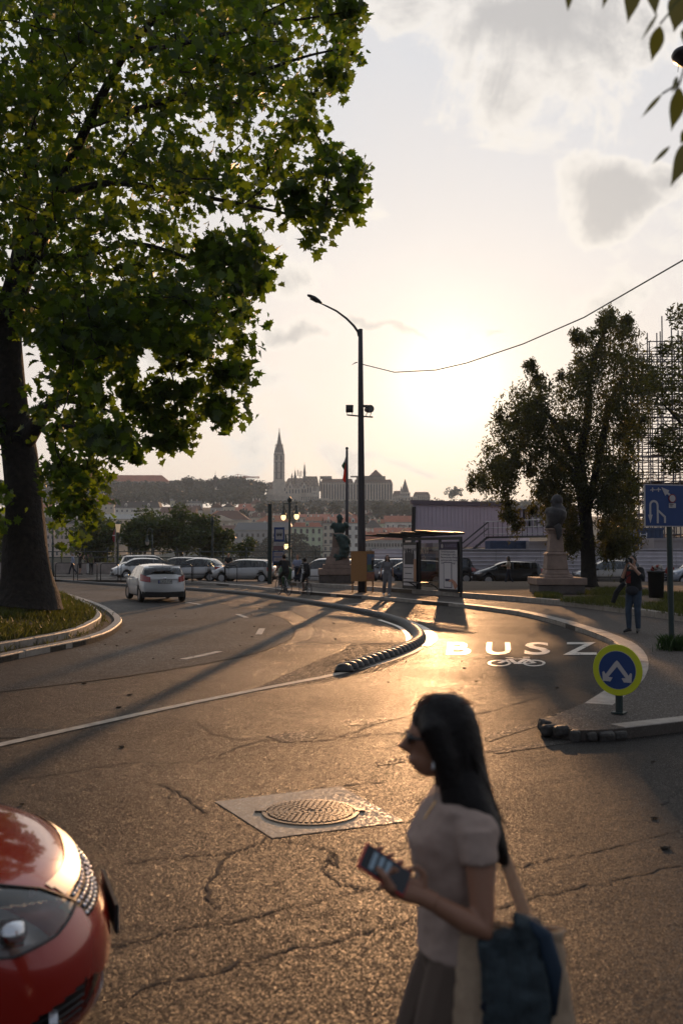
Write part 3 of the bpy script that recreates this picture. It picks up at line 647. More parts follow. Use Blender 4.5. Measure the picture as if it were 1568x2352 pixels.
    for px, yb_, yt_, w_ in ((699, 1088, 1062, 2.3), (677.5, 1100, 1078, 2.6), (670, 1096, 1086, 1.6), (735, 1112, 1096, 1.8), (662, 1120, 1104, 1.6)):
        m = MB(); m.lathe([(w_ * .6, Z(yb_) - 8), (w_ * .6, Z(yb_)), (w_ * .75, Z(yb_) + .3), (.12, Z(yt_)), (.05, Z(yt_ - 5))], (X(px), 3, 0), 8); m.build('small_spire', LIME2, r)
    for px, ya in ((683, 1078), (687, 1082), (691, 1080)): MB().box((X(px), 12, Z(ya) - 3), (1, 1, 7)).build('gable_post', LIME, r)
    for px, ya, yb_ in ((667, 1106, 1124), (655, 1114, 1130), (699, 1108, 1124)): o = MB().prism([(X(px) - 4, Z(yb_)), (X(px) + 4, Z(yb_)), (X(px), Z(ya))], -7.2, -5).build('gable', LIME, r); window(o, X(px), -7.3, Z(yb_) + 2.2, 1.3, 2.6, True)
church()
def hotel():
    Y = 1165; K = Y / FPX; o0 = far(800, 1162, Y); r = thing('hotel', 'long hotel of tall mirrored piers with a brown mansard roof right of the church', 'building', o0); X = lambda px: (px - 800) * K; Z = lambda py: (1162 - py) * K
    def wing(x0, x1, ye, yr, y, dep, n):
        a, c = X(x0), X(x1); b_ = MB().box(((a + c) / 2, y + dep / 2, Z(ye) / 2), (c - a, dep, Z(ye))).build('wing', LIME, r); m = MB(); m.add([(a, y - .4, Z(ye)), (c, y - .4, Z(ye)), (c - 2, y + 5, Z(yr)), (a + 2, y + 5, Z(yr)), (c, y + dep, Z(ye)), (a, y + dep, Z(ye))], [(0, 1, 2, 3), (1, 4, 2), (0, 3, 5), (3, 2, 4, 5)]); m.build('roof', BROWN, b_)
        for k in range(n):
            x = a + (c - a) * (k + .5) / n; w_ = (c - a) / n
            MB().box((x - w_ * .22, y - .25, Z(ye) / 2 - .5), (w_ * .5, .5, Z(ye) - 1)).build('glass_strip', GLZ, b_); MB().frustum((x + w_ * .26, y - .5, 0), (w_ * .36, 1.2), (w_ * .3, .9), Z(ye) + 1).build('pier', LIME, b_); MB().box((x - w_ * .22, y - .1, Z(ye) + 1.2), (w_ * .4, 1.2, 1.8)).build('dormer', LIME2, b_)
    wing(736, 812, 1110, 1099, 0, 18, 12); wing(812, 902, 1110, 1100, 3, 18, 14); wing(950, 988, 1138, 1129, 2, 14, 8); wing(902, 925, 1138, 1126, 6, 14, 4)
    b_ = MB().box((X(852), 14, Z(1097)), (X(885) - X(818), 14, 5)).build('penthouse', LIME2, r); MB().box((X(840), 10, Z(1094) + .4), (X(876) - X(806), 16, .7)).build('flat_roof', SLATE, b_)
    t = MB().box((X(863), 8, Z(1094)), (9, 9, 5)).build('roof_tower', LIME2, r); MB().frustum((X(863), 8, Z(1092)), (15, 15), (.3, .3), Z(1077) - Z(1092)).build('pyramid_roof', BROWN, t)
    MB().box((X(748), 6, Z(1096)), (14, 8, 3)).build('roof_hut', LIME2, r)
hotel()
def bastion():
    Y = 1100; K = Y / FPX; o0 = far(800, 1180, Y); r = thing('bastion_terrace', 'pale arcaded terrace wall with a conical tower below the church and hotel', 'terrace', o0); X = lambda px: (px - 800) * K; Z = lambda py: (1180 - py) * K
    def arc_(x0, x1, yt, yb, y, n, yground=1185):
        a, c = X(x0), X(x1); w_ = MB().box(((a + c) / 2, y + 3, (Z(yt) + Z(yground)) / 2), (c - a, 6, Z(yt) - Z(yground))).build('terrace_wall', LIME, r); MB().box(((a + c) / 2, y - .2, Z(yt)), (c - a + .4, 1, .8)).build('parapet', LIME, w_)
        for k in range(n): window(w_, a + (c - a) * (k + .5) / n, y - .03, (Z(yt) + Z(yb)) / 2, (c - a) / n * .5, (Z(yt) - Z(yb)) * .55, True, False)
    arc_(631, 692, 1141, 1152, -6, 0); arc_(692, 733, 1140, 1153, -8, 10); arc_(733, 756, 1146, 1160, -7, 0); arc_(756, 842, 1149, 1160, -5, 18); arc_(842, 905, 1149, 1160, -5, 16); arc_(905, 950, 1152, 1162, -3, 10); arc_(600, 640, 1137, 1150, -2, 0)
    def tur(px, yb, yt, ytop, w_, nm='round_tower', win=8):
        m = MB(); m.lathe([(w_ * 1.1, Z(yb)), (w_, Z(yt + 8)), (w_, Z(yt + 3)), (w_ * 1.08, Z(yt + 2.5)), (w_ * 1.08, Z(yt + .5)), (w_ * .9, Z(yt))], (X(px), 0, 0), 14); o = m.build(nm, LIME, r); MB().lathe([(w_ * .85, Z(yt)), (w_ * .5, Z(yt - (yt - ytop) * .42)), (.15, Z(ytop))], (X(px), 0, 0), 12).build('cone_roof', LIME2, o)
        for lv_ in (6, 14):
            for k in range(win):
                a = math.pi + math.pi * (k + .5) / win; ww = window(o, X(px) + w_ * 1.0 * math.cos(a), w_ * 1.0 * math.sin(a), Z(yt + lv_), .9, 1.8, True, False); ww.rotation_euler.z = a - 3 * math.pi / 2
    tur(930, 1190, 1131, 1100, 5.5); tur(930, 1192, 1142, 1138, 13, 'lower_drum', 11); tur(921, 1160, 1127, 1116, 1.2, 'stair_turret', 0); tur(950, 1185, 1152, 1148, 5, 'bastion_drum', 4); tur(722, 1175, 1128, 1100, 2.6, 'stair_turret', 3)
    for k in range(14): f = k / 13; MB().box((X(742 + 18 * f), -14 + 1.1 * k, Z(1176 - 22 * f)), (10, 1.2, 1.2)).build('stair_step', LIME, r)
bastion()
# small onion tower and tower crane on the skyline
o = MB().lathe([(1.6, -8), (1.6, 0), (2.6, 1.2), (2.8, 2.4), (1.4, 3.8), (.7, 4.6), (.7, 5.4), (.2, 6.2), (.06, 11)], n=10).build('onion_tower', SLATE); o.location = far(494.5, 1103, 1085); tag(o, 'tiny onion domed tower poking above the wooded ridge', 'tower')
cr = thing('tower_crane', 'distant red and white tower crane on the ridge left of the church', 'crane', far(546, 1109, 1090)); Kc = 1090 / FPX; RW = mat('crane_red', (.4, .12, .06), .6)
def lattice(nm, a, b_, w_, n, par, m_):
    m = MB(); a, b_ = Vector(a), Vector(b_); d = (b_ - a); t = d.normalized(); s = t.cross(Vector((0, 1, 0))).normalized() * w_ / 2; y = Vector((0, w_ / 2, 0))
    for q in (s + y, s - y, -s + y, -s - y): m.tube([a + q, b_ + q], .3, 4)
    for k in range(n): m.tube([a + d * (k / n) + s - y, a + d * ((k + 1) / n) - s - y], .2, 4); m.tube([a + d * (k / n) - s - y, a + d * ((k + 1) / n) + s - y], .08, 4)
    return m.build(nm, m_, par)
lattice('mast', (0, 0, -20), (0, 0, 13 * Kc), 1.6, 14, cr, RW); lattice('jib', (0, 0, 13 * Kc), (50 * Kc, 0, 12.5 * Kc), 1.3, 18, cr, RW); lattice('counter_jib', (0, 0, 13 * Kc), (-19 * Kc, 0, 13 * Kc), 1.3, 6, cr, RW); MB().box((-17 * Kc, 0, 13 * Kc - .8), (4, 1.6, 2.6)).build('counterweight', W2, cr); MB().tube([(0, 0, 13 * Kc), (0, 0, 20 * Kc)], .35, 4).build('tower_head', RW, cr); MB().tube([(0, 0, 20 * Kc), (34 * Kc, 0, 13.5 * Kc)], .22, 4).build('tie', RW, cr); MB().tube([(0, 0, 20 * Kc), (-17 * Kc, 0, 13.5 * Kc)], .22, 4).build('tie', RW, cr); MB().box((1.6, 0, 12 * Kc), (1.6, 1.6, 2)).build('cab', W1_, cr)
# ---------------- leaves
def leaf_cloud(name, centers, radii, per, size, m_, parent=None, shape='quad', squash=.75, seed=1, droop=0.0, loc=None, shell=.35):
    """many leaf sized faces in clumps; centers (n,3) radii (n,)"""
    g = np.random.default_rng(seed); C = np.asarray(centers, float); Rr = np.asarray(radii, float); n = len(C) * per
    d = g.normal(size=(n, 3)); d /= np.linalg.norm(d, axis=1)[:, None]; rad = (shell + (1 - shell) * g.random(n)) ** .7
    if shell == 0: d = d * np.repeat(.55 + 1.1 * g.random((len(C), 3)), per, axis=0)
    ci = np.repeat(np.arange(len(C)), per); P = C[ci] + d * (rad * Rr[ci])[:, None] * np.array([1, 1, squash])
    if loc is not None: P = P - np.asarray(loc)
    s = size * (.6 + .8 * g.random(n))
    a = g.normal(size=(n, 3)); a[:, 2] = a[:, 2] * .6 - droop; a /= np.linalg.norm(a, axis=1)[:, None]
    b_ = g.normal(size=(n, 3)); b_ -= a * (a * b_).sum(1)[:, None]; b_ /= np.linalg.norm(b_, axis=1)[:, None]; c_ = np.cross(a, b_)
    T = {'quad': [(-.5, 0), (0, -.32), (.55, 0), (0, .32)], 'maple': [(-.45, 0), (-.30, -.16), (-.38, -.42), (-.12, -.34), (.02, -.58), (.14, -.30), (.30, -.34), (.30, -.16), (.62, 0), (.30, .16), (.30, .34), (.14, .30), (.02, .58), (-.12, .34), (-.38, .42), (-.30, .16)],
         'slim': [(-.5, 0), (-.1, -.17), (.3, -.13), (.6, 0), (.3, .13), (-.1, .17)]}[shape]
    k = len(T); V = np.zeros((n, k, 3))
    for i, (u, v) in enumerate(T): V[:, i] = P + a * (u * s)[:, None] + b_ * (v * s)[:, None] + c_ * ((abs(v) * .35 * s) * (1 if shape != 'quad' else .3))[:, None]
    me = bpy.data.meshes.new(name); me.vertices.add(n * k); me.vertices.foreach_set('co', V.reshape(-1)); me.loops.add(n * k); me.loops.foreach_set('vertex_index', np.arange(n * k, dtype=np.int32))
    me.polygons.add(n); me.polygons.foreach_set('loop_start', np.arange(0, n * k, k, dtype=np.int32)); me.polygons.foreach_set('loop_total', np.full(n, k, dtype=np.int32)); me.materials.append(m_); me.update(calc_edges=True); me.validate()
    o = link(name, me, parent); o['kind'] = 'stuff'; return o, P
def leafmat(name, c, tc, tr=.45):
    m = bpy.data.materials.new(name); m.use_nodes = True; T = NT(m.node_tree); b = T.N['Principled BSDF']; o = T.N['Material Output']
    ri = T.n('ShaderNodeNewGeometry').outputs['Random Per Island']
    cc_ = T.mix(ri, tuple(x * .55 for x in c), tuple(x * 1.5 for x in c)); T.L.new(cc_, b.inputs['Base Color']); b.inputs['Roughness'].default_value = .5; b.inputs['Specular IOR Level'].default_value = .35
    tl_ = T.n('ShaderNodeBsdfTranslucent'); T.L.new(T.mix(ri, tuple(x * .6 for x in tc), tuple(x * 1.4 for x in tc)), tl_.inputs[0]); mx = T.n('ShaderNodeMixShader'); mx.inputs[0].default_value = tr
    T.L.new(b.outputs[0], mx.inputs[1]); T.L.new(tl_.outputs[0], mx.inputs[2]); T.L.new(mx.outputs[0], o.inputs[0]); return m
L_FAR = leafmat('far_leaves', (.022, .034, .014), (.03, .045, .012), .15); L_QUAY = leafmat('quay_leaves', (.03, .05, .014), (.10, .14, .02), .35)
L_PLANE = leafmat('plane_leaves', (.018, .042, .009), (.23, .34, .016), .42); L_DROOP = leafmat('droop_leaves', (.020, .026, .010), (.16, .15, .02), .38); M_BARK = mat('bark', (.024, .018, .014), .9, noise=(6, .5), bump=(9, 1.0)); M_FBARK = mat('far_bark', (.03, .025, .02), .9)
def woods():
    g = random.Random(3); C, Rd = [], []
    def add(px, py, Y, r): p = far(px, py, Y); C.append((p.x, p.y, p.z)); Rd.append(r)
    for px in range(-260, 612, 9):                      # skyline trees on the ridge
        base = 1112 if px < 420 else 1108 + (max(0, px - 560) * .16); add(px + g.uniform(-4, 4), base + g.uniform(-4, 6) + (6 if 200 < px < 400 else 0), 1105 + g.uniform(-25, 10), g.uniform(5, 8.5))
    for _ in range(520):
        px = g.uniform(-260, 690); t = g.random()
        if px > 600: t = .85 + .15 * t
        ylo = 1160 if px > 560 else 1150; add(px, 1116 + (ylo - 1116) * t + (10 if px > 600 else 0), 1080 - 220 * t + g.uniform(-20, 20), g.uniform(5, 8))
    for px in range(640, 960, 8):                       # under the terrace
        for k in range(3): add(px + g.uniform(-4, 4), 1160 + k * 8 + g.uniform(-3, 3) + (4 if px < 700 else 0), 1040 - 60 * k + g.uniform(-15, 15), g.uniform(4.5, 7.5))
    for px in range(960, 1300, 10):
        for k in range(4): add(px + g.uniform(-4, 4), 1160 + k * 9 + g.uniform(-3, 3), 1040 - 60 * k, g.uniform(5, 8))
    for _ in range(90): add(g.uniform(560, 950), g.uniform(1165, 1215), 760 - g.uniform(0, 60), g.uniform(3, 5))
    o, _ = leaf_cloud('hillside_woods', C, Rd, 130, 2.1, L_FAR, seed=2, squash=.85, shell=.5)
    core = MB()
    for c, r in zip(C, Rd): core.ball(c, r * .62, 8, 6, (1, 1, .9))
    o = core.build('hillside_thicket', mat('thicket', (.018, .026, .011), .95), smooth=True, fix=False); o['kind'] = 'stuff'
woods()
def tree(label, name, base, h, crown, per, size, lm, bark, seed, trunk_r=.3, group=None, shape='quad', limbs=6, loc=None, squash=.8, droop=0.0, cat='tree'):
    """crown: list of (centre, radius) in world metres"""
    r = thing(name, label, cat, base, 0, group); B = Vector(base); g = random.Random(seed)
    top = Vector((sum(c[0][0] for c in crown) / len(crown), sum(c[0][1] for c in crown) / len(crown), B.z + h * .8)) - B
    MB().tube([(0, 0, -.2), (0, 0, h * .02), top * .3 * .5 + Vector((0, 0, h * .12)), top * .55, top], [trunk_r * 1.35, trunk_r, trunk_r * .85, trunk_r * .6, trunk_r * .15], 9).build('trunk', bark, r, True)
    for k in range(limbs):
        c = Vector(crown[g.randrange(len(crown))][0]) - B; s = top * g.uniform(.35, .7); MB().tube([s, s.lerp(c, .5) + Vector((0, 0, h * .04)), c], [trunk_r * .4, trunk_r * .25, trunk_r * .06], 6).build('limb', bark, r, True)
    o, P = leaf_cloud('crown', [c[0] for c in crown], [c[1] for c in crown], per, size, lm, r, shape, squash, seed, droop, base); return r
def clump(px, py, Y, n, sx, sy, rr, seed):
    g = random.Random(seed); out = []
    for _ in range(n):
        u, v, w_ = (g.gauss(0, .5) for _ in range(3)); out.append((tuple(at(px + max(-1, min(1, u)) * sx, py + max(-1, min(1, v)) * sy, Y + w_ * sx * Y / FPX)), rr * g.uniform(.6, 1.15)))
    return out
QT = [(-70, 1235, 62, 50, 96, 'quay tree at the far left behind the plane tree trunk'), (215, 1245, 40, 42, 98, 'dark quay tree behind the long haired woman'), (330, 1228, 50, 46, 96, 'broad dark quay tree behind the silver sport utility wagon'), (412, 1222, 55, 48, 97, 'tallest quay tree, behind the dark estate car'), (482, 1238, 42, 42, 98, 'quay tree at the right end of the group beside the finial post'), (30, 1240, 55, 50, 100, 'quay tree seen through the gap left of the trunk')]
for i, (px, py, sx, sy, Y, lab) in enumerate(QT):
    b_ = at(px, 1262, Y); tree(lab, 'quay_tree', (b_.x, Y, -3.5), 8, clump(px, py, Y, 46, sx, sy, 1.1, i + 10), 130, .30, L_QUAY, M_FBARK, i, .22, 'trees along the quay')
b_ = at(560, 1262, 99); tree('small sprig of quay tree leaning towards the modern block', 'quay_tree', (b_.x, 99, -3.5), 6, clump(553, 1262, 99, 14, 26, 20, .75, 77), 100, .26, L_QUAY, M_FBARK, 9, .12, 'trees along the quay')
for i, (px, py, sx, sy, Y, lab) in enumerate(((605, 1262, 34, 26, 490, 'dusky far bank tree before the grey modern block'), (684, 1258, 18, 26, 488, 'round far bank tree before the pale green block, left'), (716, 1276, 16, 14, 488, 'round far bank tree before the pale green block, right'), (860, 1277, 12, 10, 488, 'low far bank bush right of the lamp post'), (640, 1252, 12, 10, 488, 'small far bank tree behind the timetable'))):
    b_ = at(px, 1262, Y); tree(lab, 'far_bank_tree', (b_.x, Y, -3), 10, clump(px, py, Y, 30, sx, sy, 2.6, i + 50), 90, 1.0, L_FAR, M_FBARK, i, .3, 'trees along the far bank')
b_ = at(1040, 1262, 1080); tree('lone round tree on the skyline right of the hotel', 'skyline_tree', (b_.x, 1080, 46), 12, clump(1040, 1131, 1080, 22, 17, 11, 3.5, 5), 80, 1.3, L_FAR, M_FBARK, 3, .5)
# ---------------- vehicles
M_TYRE = mat('tyre', (.012, .012, .012), .75); M_RIM = mat('alloy', (.45, .45, .46), .3, .9); M_TRIM = mat('black_trim', (.012, .012, .013), .45)
M_GLASS = glassm('car_glass', (.55, .6, .6), .72); M_DGLASS = glassm('dark_glass', (.12, .13, .14), .45)
M_LAMP = mat('clear_lamp', (.55, .56, .58), .12, .6, coat=.8); M_TAIL = mat('red_lamp', (.30, .012, .01), .15, coat=1.0)
M_PLATE = mat('plate_white', (.55, .54, .5), .4); M_CHROME = mat('chrome', (.75, .75, .76), .12, 1.0); M_SEAT = mat('car_seat', (.02, .02, .022), .9)
def paint(name, c, metal=.0): return mat(name, c, .32, metal, coat=1.0)
def interp(tab, x):
    if x <= tab[0][0]: return tab[0][1]
    for (a, p), (b_, q) in zip(tab, tab[1:]):
        if x <= b_: return p + (q - p) * (x - a) / (b_ - a + 1e-9)
    return tab[-1][1]
def smt(tab, x, h=.09): return sum(interp(tab, x + k * h) for k in (-1, -.5, 0, .5, 1)) / 5
_wh = {}
def wheel_meshes(r, wd, spokes, rimm):
    k = (round(r, 3), wd, spokes, rimm.name)
    if k in _wh: return _wh[k]
    m = MB(); m.lathe([(r * .62, -wd / 2), (r * .9, -wd / 2), (r * .98, -wd / 2 + .03), (r, 0), (r * .98, wd / 2 - .03), (r * .9, wd / 2), (r * .62, wd / 2), (r * .60, wd / 2 - .05), (r * .6, -wd / 2 + .05), (r * .62, -wd / 2)], n=24, m=Matrix.Rotation(R(90), 3, 'X'))
    ty = m.mesh('tyre', M_TYRE, True); fixn(ty)
    m = MB(); RX = Matrix.Rotation(R(90), 3, 'X')
    m.lathe([(r * .62, wd / 2 - .01), (r * .60, wd / 2 - .045), (r * .55, wd / 2 - .05), (r * .55, wd / 2 - .09)], n=24, m=RX); m.lathe([(r * .55, wd / 2 - .11), (.02, wd / 2 - .11)], n=20, m=RX)
    m.lathe([(r * .16, wd / 2 - .09), (r * .15, wd / 2 - .03), (.01, wd / 2 - .02)], n=12, m=RX)
    for s in range(spokes):
        a = 2 * math.pi * s / spokes; M = Matrix.Rotation(a, 3, 'Y')
        m.box(M @ Vector((r * .36, -(wd / 2 - .045), 0)), (r * .46, .03, r * .11), m=M)
    ri = m.mesh('rim', rimm); _wh[k] = (ty, ri); return _wh[k]
def car(label, name, p, loc, rz, cat='car', group='cars parked along the quay', lettering=None):
    L, Wd, H = p['L'], p['W'], p['H']; hl = L / 2; hw = Wd / 2; pm = p['paint']
    top, belt = p['top'], p['belt']; rw = p.get('rw', .32); ra = rw + .06; xf, xr = p['wx']; zb0 = p.get('zb', .2)
    root = thing(name, label, cat, loc, rz, group)
    P0, P1 = p['pillars'][0], p['pillars'][-1]   # greenhouse foot rear, front
    pil = p['pillars']; roofx = p['roof']        # (rear edge, front edge) of the roof panel
    xs = set([-hl, hl, -hl + .06, hl - .06, -hl + .15, hl - .15, -hl + .3, hl - .3, roofx[0], roofx[1]] + list(pil) + [q for a in pil[1:-1] for q in (a - .035, a + .035)])
    for c in (xf, xr):
        for k in range(-5, 6): xs.add(c + ra * .999 * math.sin(k / 5 * math.pi / 2))
    x = -hl
    while x < hl:
        if all(abs(x - q) > .07 for q in xs): xs.add(round(x, 3))
        x += .16
    xs = sorted(xs); e = p.get('round', .30)
    def hwid(x): t = max(0, (abs(x) - (hl - .75)) / .75); return hw * (1 - .15 * t ** 2.2)
    def bulge(x, y, z):
        t = max(0.0, (abs(x) - (hl - .9)) / .9) ** 1.5; q = abs(y) / hw
        dx = t * (e * q ** 3 + p.get('lean', .25) * max(0, z - .62) + .12 * max(0, .42 - z))
        return x - math.copysign(dx, x)
    tf = lambda x: smt(top, x, .07); bf = lambda x: smt(belt, x, .07)
    def section(x):
        w_ = hwid(x); zb = zb0 + .10 * max(0, (abs(x) - (hl - .5)) / .5); arch = 0
        for c in (xf, xr):
            if abs(x - c) < ra: arch = rw + math.sqrt(max(0, ra * ra - (x - c) ** 2))
        bz = bf(x); tz = max(tf(x), bz + .01); h = tz - bz; g = max(0.0, min(1.0, (h - .10) / .2))
        wb = w_ * .955; w6 = wb - .03 - h * .30 * g - (1 - g) * w_ * .14; z6 = bz + h * (.5 + .36 * g)
        w7 = w6 - .10 * g - .25 * (1 - g) * w_
        pts = [(0, zb), (.86 * w_, zb), (.97 * w_, zb + .06), (w_, .46), (w_, .62), (.985 * w_, .5 * (.62 + bz) + .05), (wb, bz), (w6, z6), (w7, tz - .03 * g - .01), (w7 * .5, tz - .004), (0, tz)]
        return [(y, max(z, arch) if 0 < i < 6 else z) for i, (y, z) in enumerate(pts)]
    S = []
    for x in xs:
        s = section(x); full = [(y, z) for y, z in s] + [(-y, z) for y, z in s[-2:0:-1]]
        S.append([(bulge(x, y, z), y, z) for y, z in full])
    n = len(S[0]); half = 11
    body = MB(); gl = {}
    for i in range(len(xs) - 1):
        xm = (xs[i] + xs[i + 1]) / 2
        for k in range(n):
            k2 = (k + 1) % n; f = [S[i][k], S[i][k2], S[i + 1][k2], S[i + 1][k]]
            kk = k if k < 10 else 19 - k; g = None       # strip index from the sill up
            if kk == 6:
                for a, b_ in zip(pil, pil[1:]):
                    if a + .05 < xm < b_ - .05 and (b_ - a) > .15 and tf(xm) - bf(xm) > .16: g = ('side_window', round(a, 2), k < 10)
                if any(abs(xm - q) < .036 for q in pil[1:-1]): g = 'pillar'
            if kk in (8, 9) or (kk == 7 and xm < 0 and tf(xm) - bf(xm) > .14):
                if roofx[1] + .02 < xm < P1 - .02: g = ('windscreen', 0, 0)
                if P0 + .02 < xm < roofx[0] - .02: g = ('rear_window', 0, 0)
            if g == 'pillar': body.k = 1; body.add(f, [(0, 1, 2, 3)]); continue
            if g: gl.setdefault(g, MB()).add(f, [(0, 1, 2, 3)]); continue
            body.k = 1 if kk in (0, 1) or (kk == 2 and p.get('sill')) else 0
            body.add(f, [(0, 1, 2, 3)])
    body.k = 0
    body.add(S[0], [tuple(range(n))]); body.add(S[-1], [tuple(range(n))])
    me = body.mesh('body', [pm, M_TRIM], True)
    import bmesh
    bm = bmesh.new(); bm.from_mesh(me); bmesh.ops.remove_doubles(bm, verts=bm.verts, dist=.0005); bmesh.ops.recalc_face_normals(bm, faces=bm.faces)
    bm.to_mesh(me); bm.free()
    bo = link('body', me, root)
    for (nm, a, s), m in gl.items():
        o = m.build(nm, p.get('glass', M_GLASS), root, smooth=False)
    # wheels
    ty, ri = wheel_meshes(rw, .2, p.get('spokes', 7), M_RIM)
    for cx in (xf, xr):
        for s in (-1, 1):
            st = link('wheel', ty, root, (cx, s * (hw - .115), rw), 0 if s < 0 else math.pi + (p.get('steer', 0) if cx == xf else 0))
            link('rim', ri, st)
    # inner floor and seats
    MB().box((0, 0, zb0 + .25), (L * .8, Wd * .68, .1)).build('floor', M_TRIM, root)
    for cx, sy in ((.15, .36), (.15, -.36), (-.72, .36), (-.72, -.36)):
        m = MB(); m.box((cx + .25, sy, .5), (.5, .5, .15)); m.box((cx, sy, .78), (.13, .48, .55)); m.box((cx - .03, sy, 1.13 if H > 1.4 else 1.08), (.09, .26, .18)); m.build('seat', M_SEAT, root)
    # lamps, grille, plates
    def patch(nm, mtl, ts, zs, end, side, lift=.012):
        """ts in 0..1 across the end (0 centre), 1..2 along the side"""
        m = MB(); N, K = 6, 4
        for a in range(N + 1):
            t = ts[0] + (ts[1] - ts[0]) * a / N
            for b_ in range(K + 1):
                zl, zh = (zs[0] + (zs[2] - zs[0]) * a / N, zs[1] + (zs[3] - zs[1]) * a / N); z = zl + (zh - zl) * b_ / K
                if t <= 1: x, y = hl, t * hwid(hl) * .985
                else: x = hl - (t - 1); y = hwid(x) * (.995 if z < .8 else .985 - .03 * max(0, (z - .8) / .3))
                x2 = bulge(x * end, y, z) + end * lift * (1 if t <= 1 else .4)
                m.v.append((x2, side * (y + (lift if t > .6 else 0)), z))
        for a in range(N):
            for b_ in range(K): m.f.append((a * (K + 1) + b_, (a + 1) * (K + 1) + b_, (a + 1) * (K + 1) + b_ + 1, a * (K + 1) + b_ + 1)); m.mi.append(0)
        return m.build(nm, mtl, root, smooth=True)
    hz_ = p.get('headz', (.62, .74, .68, .80)); tz_ = p.get('tailz', (.72, .92, .74, .98)); ht = p.get('head', (.55, 1.30)); tt = p.get('tail', (.72, 1.22))
    for s in (-1, 1):
        patch('headlight', M_LAMP, ht, hz_, 1, s); patch('tail_light', M_TAIL, tt, tz_, -1, s)
    for s in (-1, 1): patch('grille', M_TRIM, (0, .42), (.56, .68, .58, .68), 1, s, .008); patch('bumper_intake', M_TRIM, (0, .7), (.28, .42, .3, .4), 1, s, .008); patch('rear_bumper_trim', M_TRIM, (0, 1.15), (.20, .40, .20, .42), -1, s, .008)
    for end in (-1, 1):
        x = bulge(end * hl, 0, .5 if end > 0 else p.get('platez', .55)) + end * .02; z = .46 if end > 0 else p.get('platez', .55)
        pl = MB().box((x, 0, z), (.012, .52, .115)).build('number_plate', M_PLATE, root)
        MB().box((x + end * .008, .235 * -end if end < 0 else .235, z), (.004, .04, .11)).build('plate_band', mat('eu_blue', (.01, .03, .25), .4), pl)
        if lettering and end < 0:
            MB().box((x, 0, z), (.008, .55, .145)).build('plate_frame', M_TRIM, pl)
            text(lettering, .105, mat('ink', (.01, .01, .012), .5), 'plate_lettering', pl, (x - .009, .20, z - .037), (R(90), 0, R(-90)), .001, 1.12, bold=.002)
    # mirrors, handles, door gaps
    mx = pil[-1] - .45 if 'mirror' not in p else p['mirror']
    for s in (-1, 1):
        m = MB(); m.ball((mx, s * (hw + .08), bf(mx) + .06), .1, 8, 6, (.75, 1.0, .7)); m.tube([(mx, s * (hw - .06), bf(mx) + .02), (mx, s * (hw + .06), bf(mx) + .04)], .025, 6)
        m.build('mirror', p.get('mirm', M_TRIM), root, True)
        for cx in p.get('handles', (-.15, -.95)): MB().box((cx, s * (hwid(cx) * .985 + .012), bf(cx) - .1), (.17, .02, .03)).build('door_handle', pm, root)
        for cx in p.get('gaps', (pil[len(pil) // 2], .75)):
            q = [(cx, s * (hwid(cx) + .003), z) for z in (zb0 + .12, .46, .62)] + [(cx, s * (hwid(cx) * .985 + .004), .5 * (.62 + bf(cx)) + .05), (cx, s * (hwid(cx) * .955 + .004), bf(cx))]
            MB().tube(q, .007, 4).build('door_gap', M_TRIM, root)
        if p.get('strip'): MB().box((-.1, s * (hw + .006), .5), (L * .52, .012, .05)).build('side_strip', M_TRIM if p['strip'] == 1 else pm, root)
    if p.get('rails'):
        for s in (-1, 1):
            q = [(x, s * (hw * .68), tf(x) + (.05 if abs(x - (roofx[0] + roofx[1]) / 2) < (roofx[1] - roofx[0]) * .45 else .0)) for x in [roofx[0] + (roofx[1] - roofx[0]) * k / 8 for k in range(9)]]
            MB().tube(q, .018, 6).build('roof_rail', M_TRIM, root)
    if p.get('aerial'): MB().tube([(roofx[0] + .12, 0, tf(roofx[0]) + .02), (roofx[0] - .02, 0, tf(roofx[0]) + .22)], .008, 5).build('aerial', M_TRIM, root)
    # rear wiper
    return root, dict(bulge=bulge, bf=bf, tf=tf, hwid=hwid)
def hatch(pm, L=4.1, W=1.72, H=1.47, **k):
    hl = L / 2
    d = dict(L=L, W=W, H=H, paint=pm, wx=(hl - .82, -hl + .72), rw=.31,
             top=[(-hl, .88), (-hl + .06, .98), (-hl + .34, H - .16), (-hl + .62, H - .05), (-.3, H), (.25, H - .015), (.55, H - .08), (1.28, 1.0), (hl - .35, .88), (hl - .05, .74), (hl, .68)],
             belt=[(-hl, .82), (-hl + .1, .98), (-.6, .95), (.8, .90), (1.28, .90), (hl - .35, .80), (hl, .64)],
             pillars=[-hl + .14, -hl + .5, -hl + .98, -.12, 1.28], roof=(-hl + .5, .42))
    d.update(k); return d
def estate(pm, L=4.4, W=1.76, H=1.50, **k):
    hl = L / 2; d = hatch(pm, L, W, H)
    d.update(top=[(-hl, .86), (-hl + .08, .98), (-hl + .3, H - .12), (-hl + .5, H - .04), (-.3, H), (.3, H - .015), (.6, H - .08), (1.35, .99), (hl - .35, .87), (hl - .05, .74), (hl, .68)], pillars=[-hl + .14, -hl + .45, -hl + 1.2, -.1, 1.35], roof=(-hl + .42, .48)); d.update(k); return d
def saloonish(pm, **k): return hatch(pm, 4.2, 1.74, 1.40, **k)
P_SILV = paint('silver_paint', (.42, .41, .40), .5); P_GREY = paint('grey_paint', (.10, .10, .11), .4); P_WHITE = paint('white_paint', (.72, .71, .69)); P_BLUE = paint('dark_blue_paint', (.012, .018, .045), .2)
P_BLACK = paint('black_paint', (.008, .008, .010)); P_PALE = paint('pale_blue_paint', (.30, .33, .38), .4); P_CHAMP = paint('beige_silver_paint', (.34, .31, .28), .5)
def gplace(px, py, Y, z=0.0): v = at(px, 1262, Y); return (v.x, Y, z)
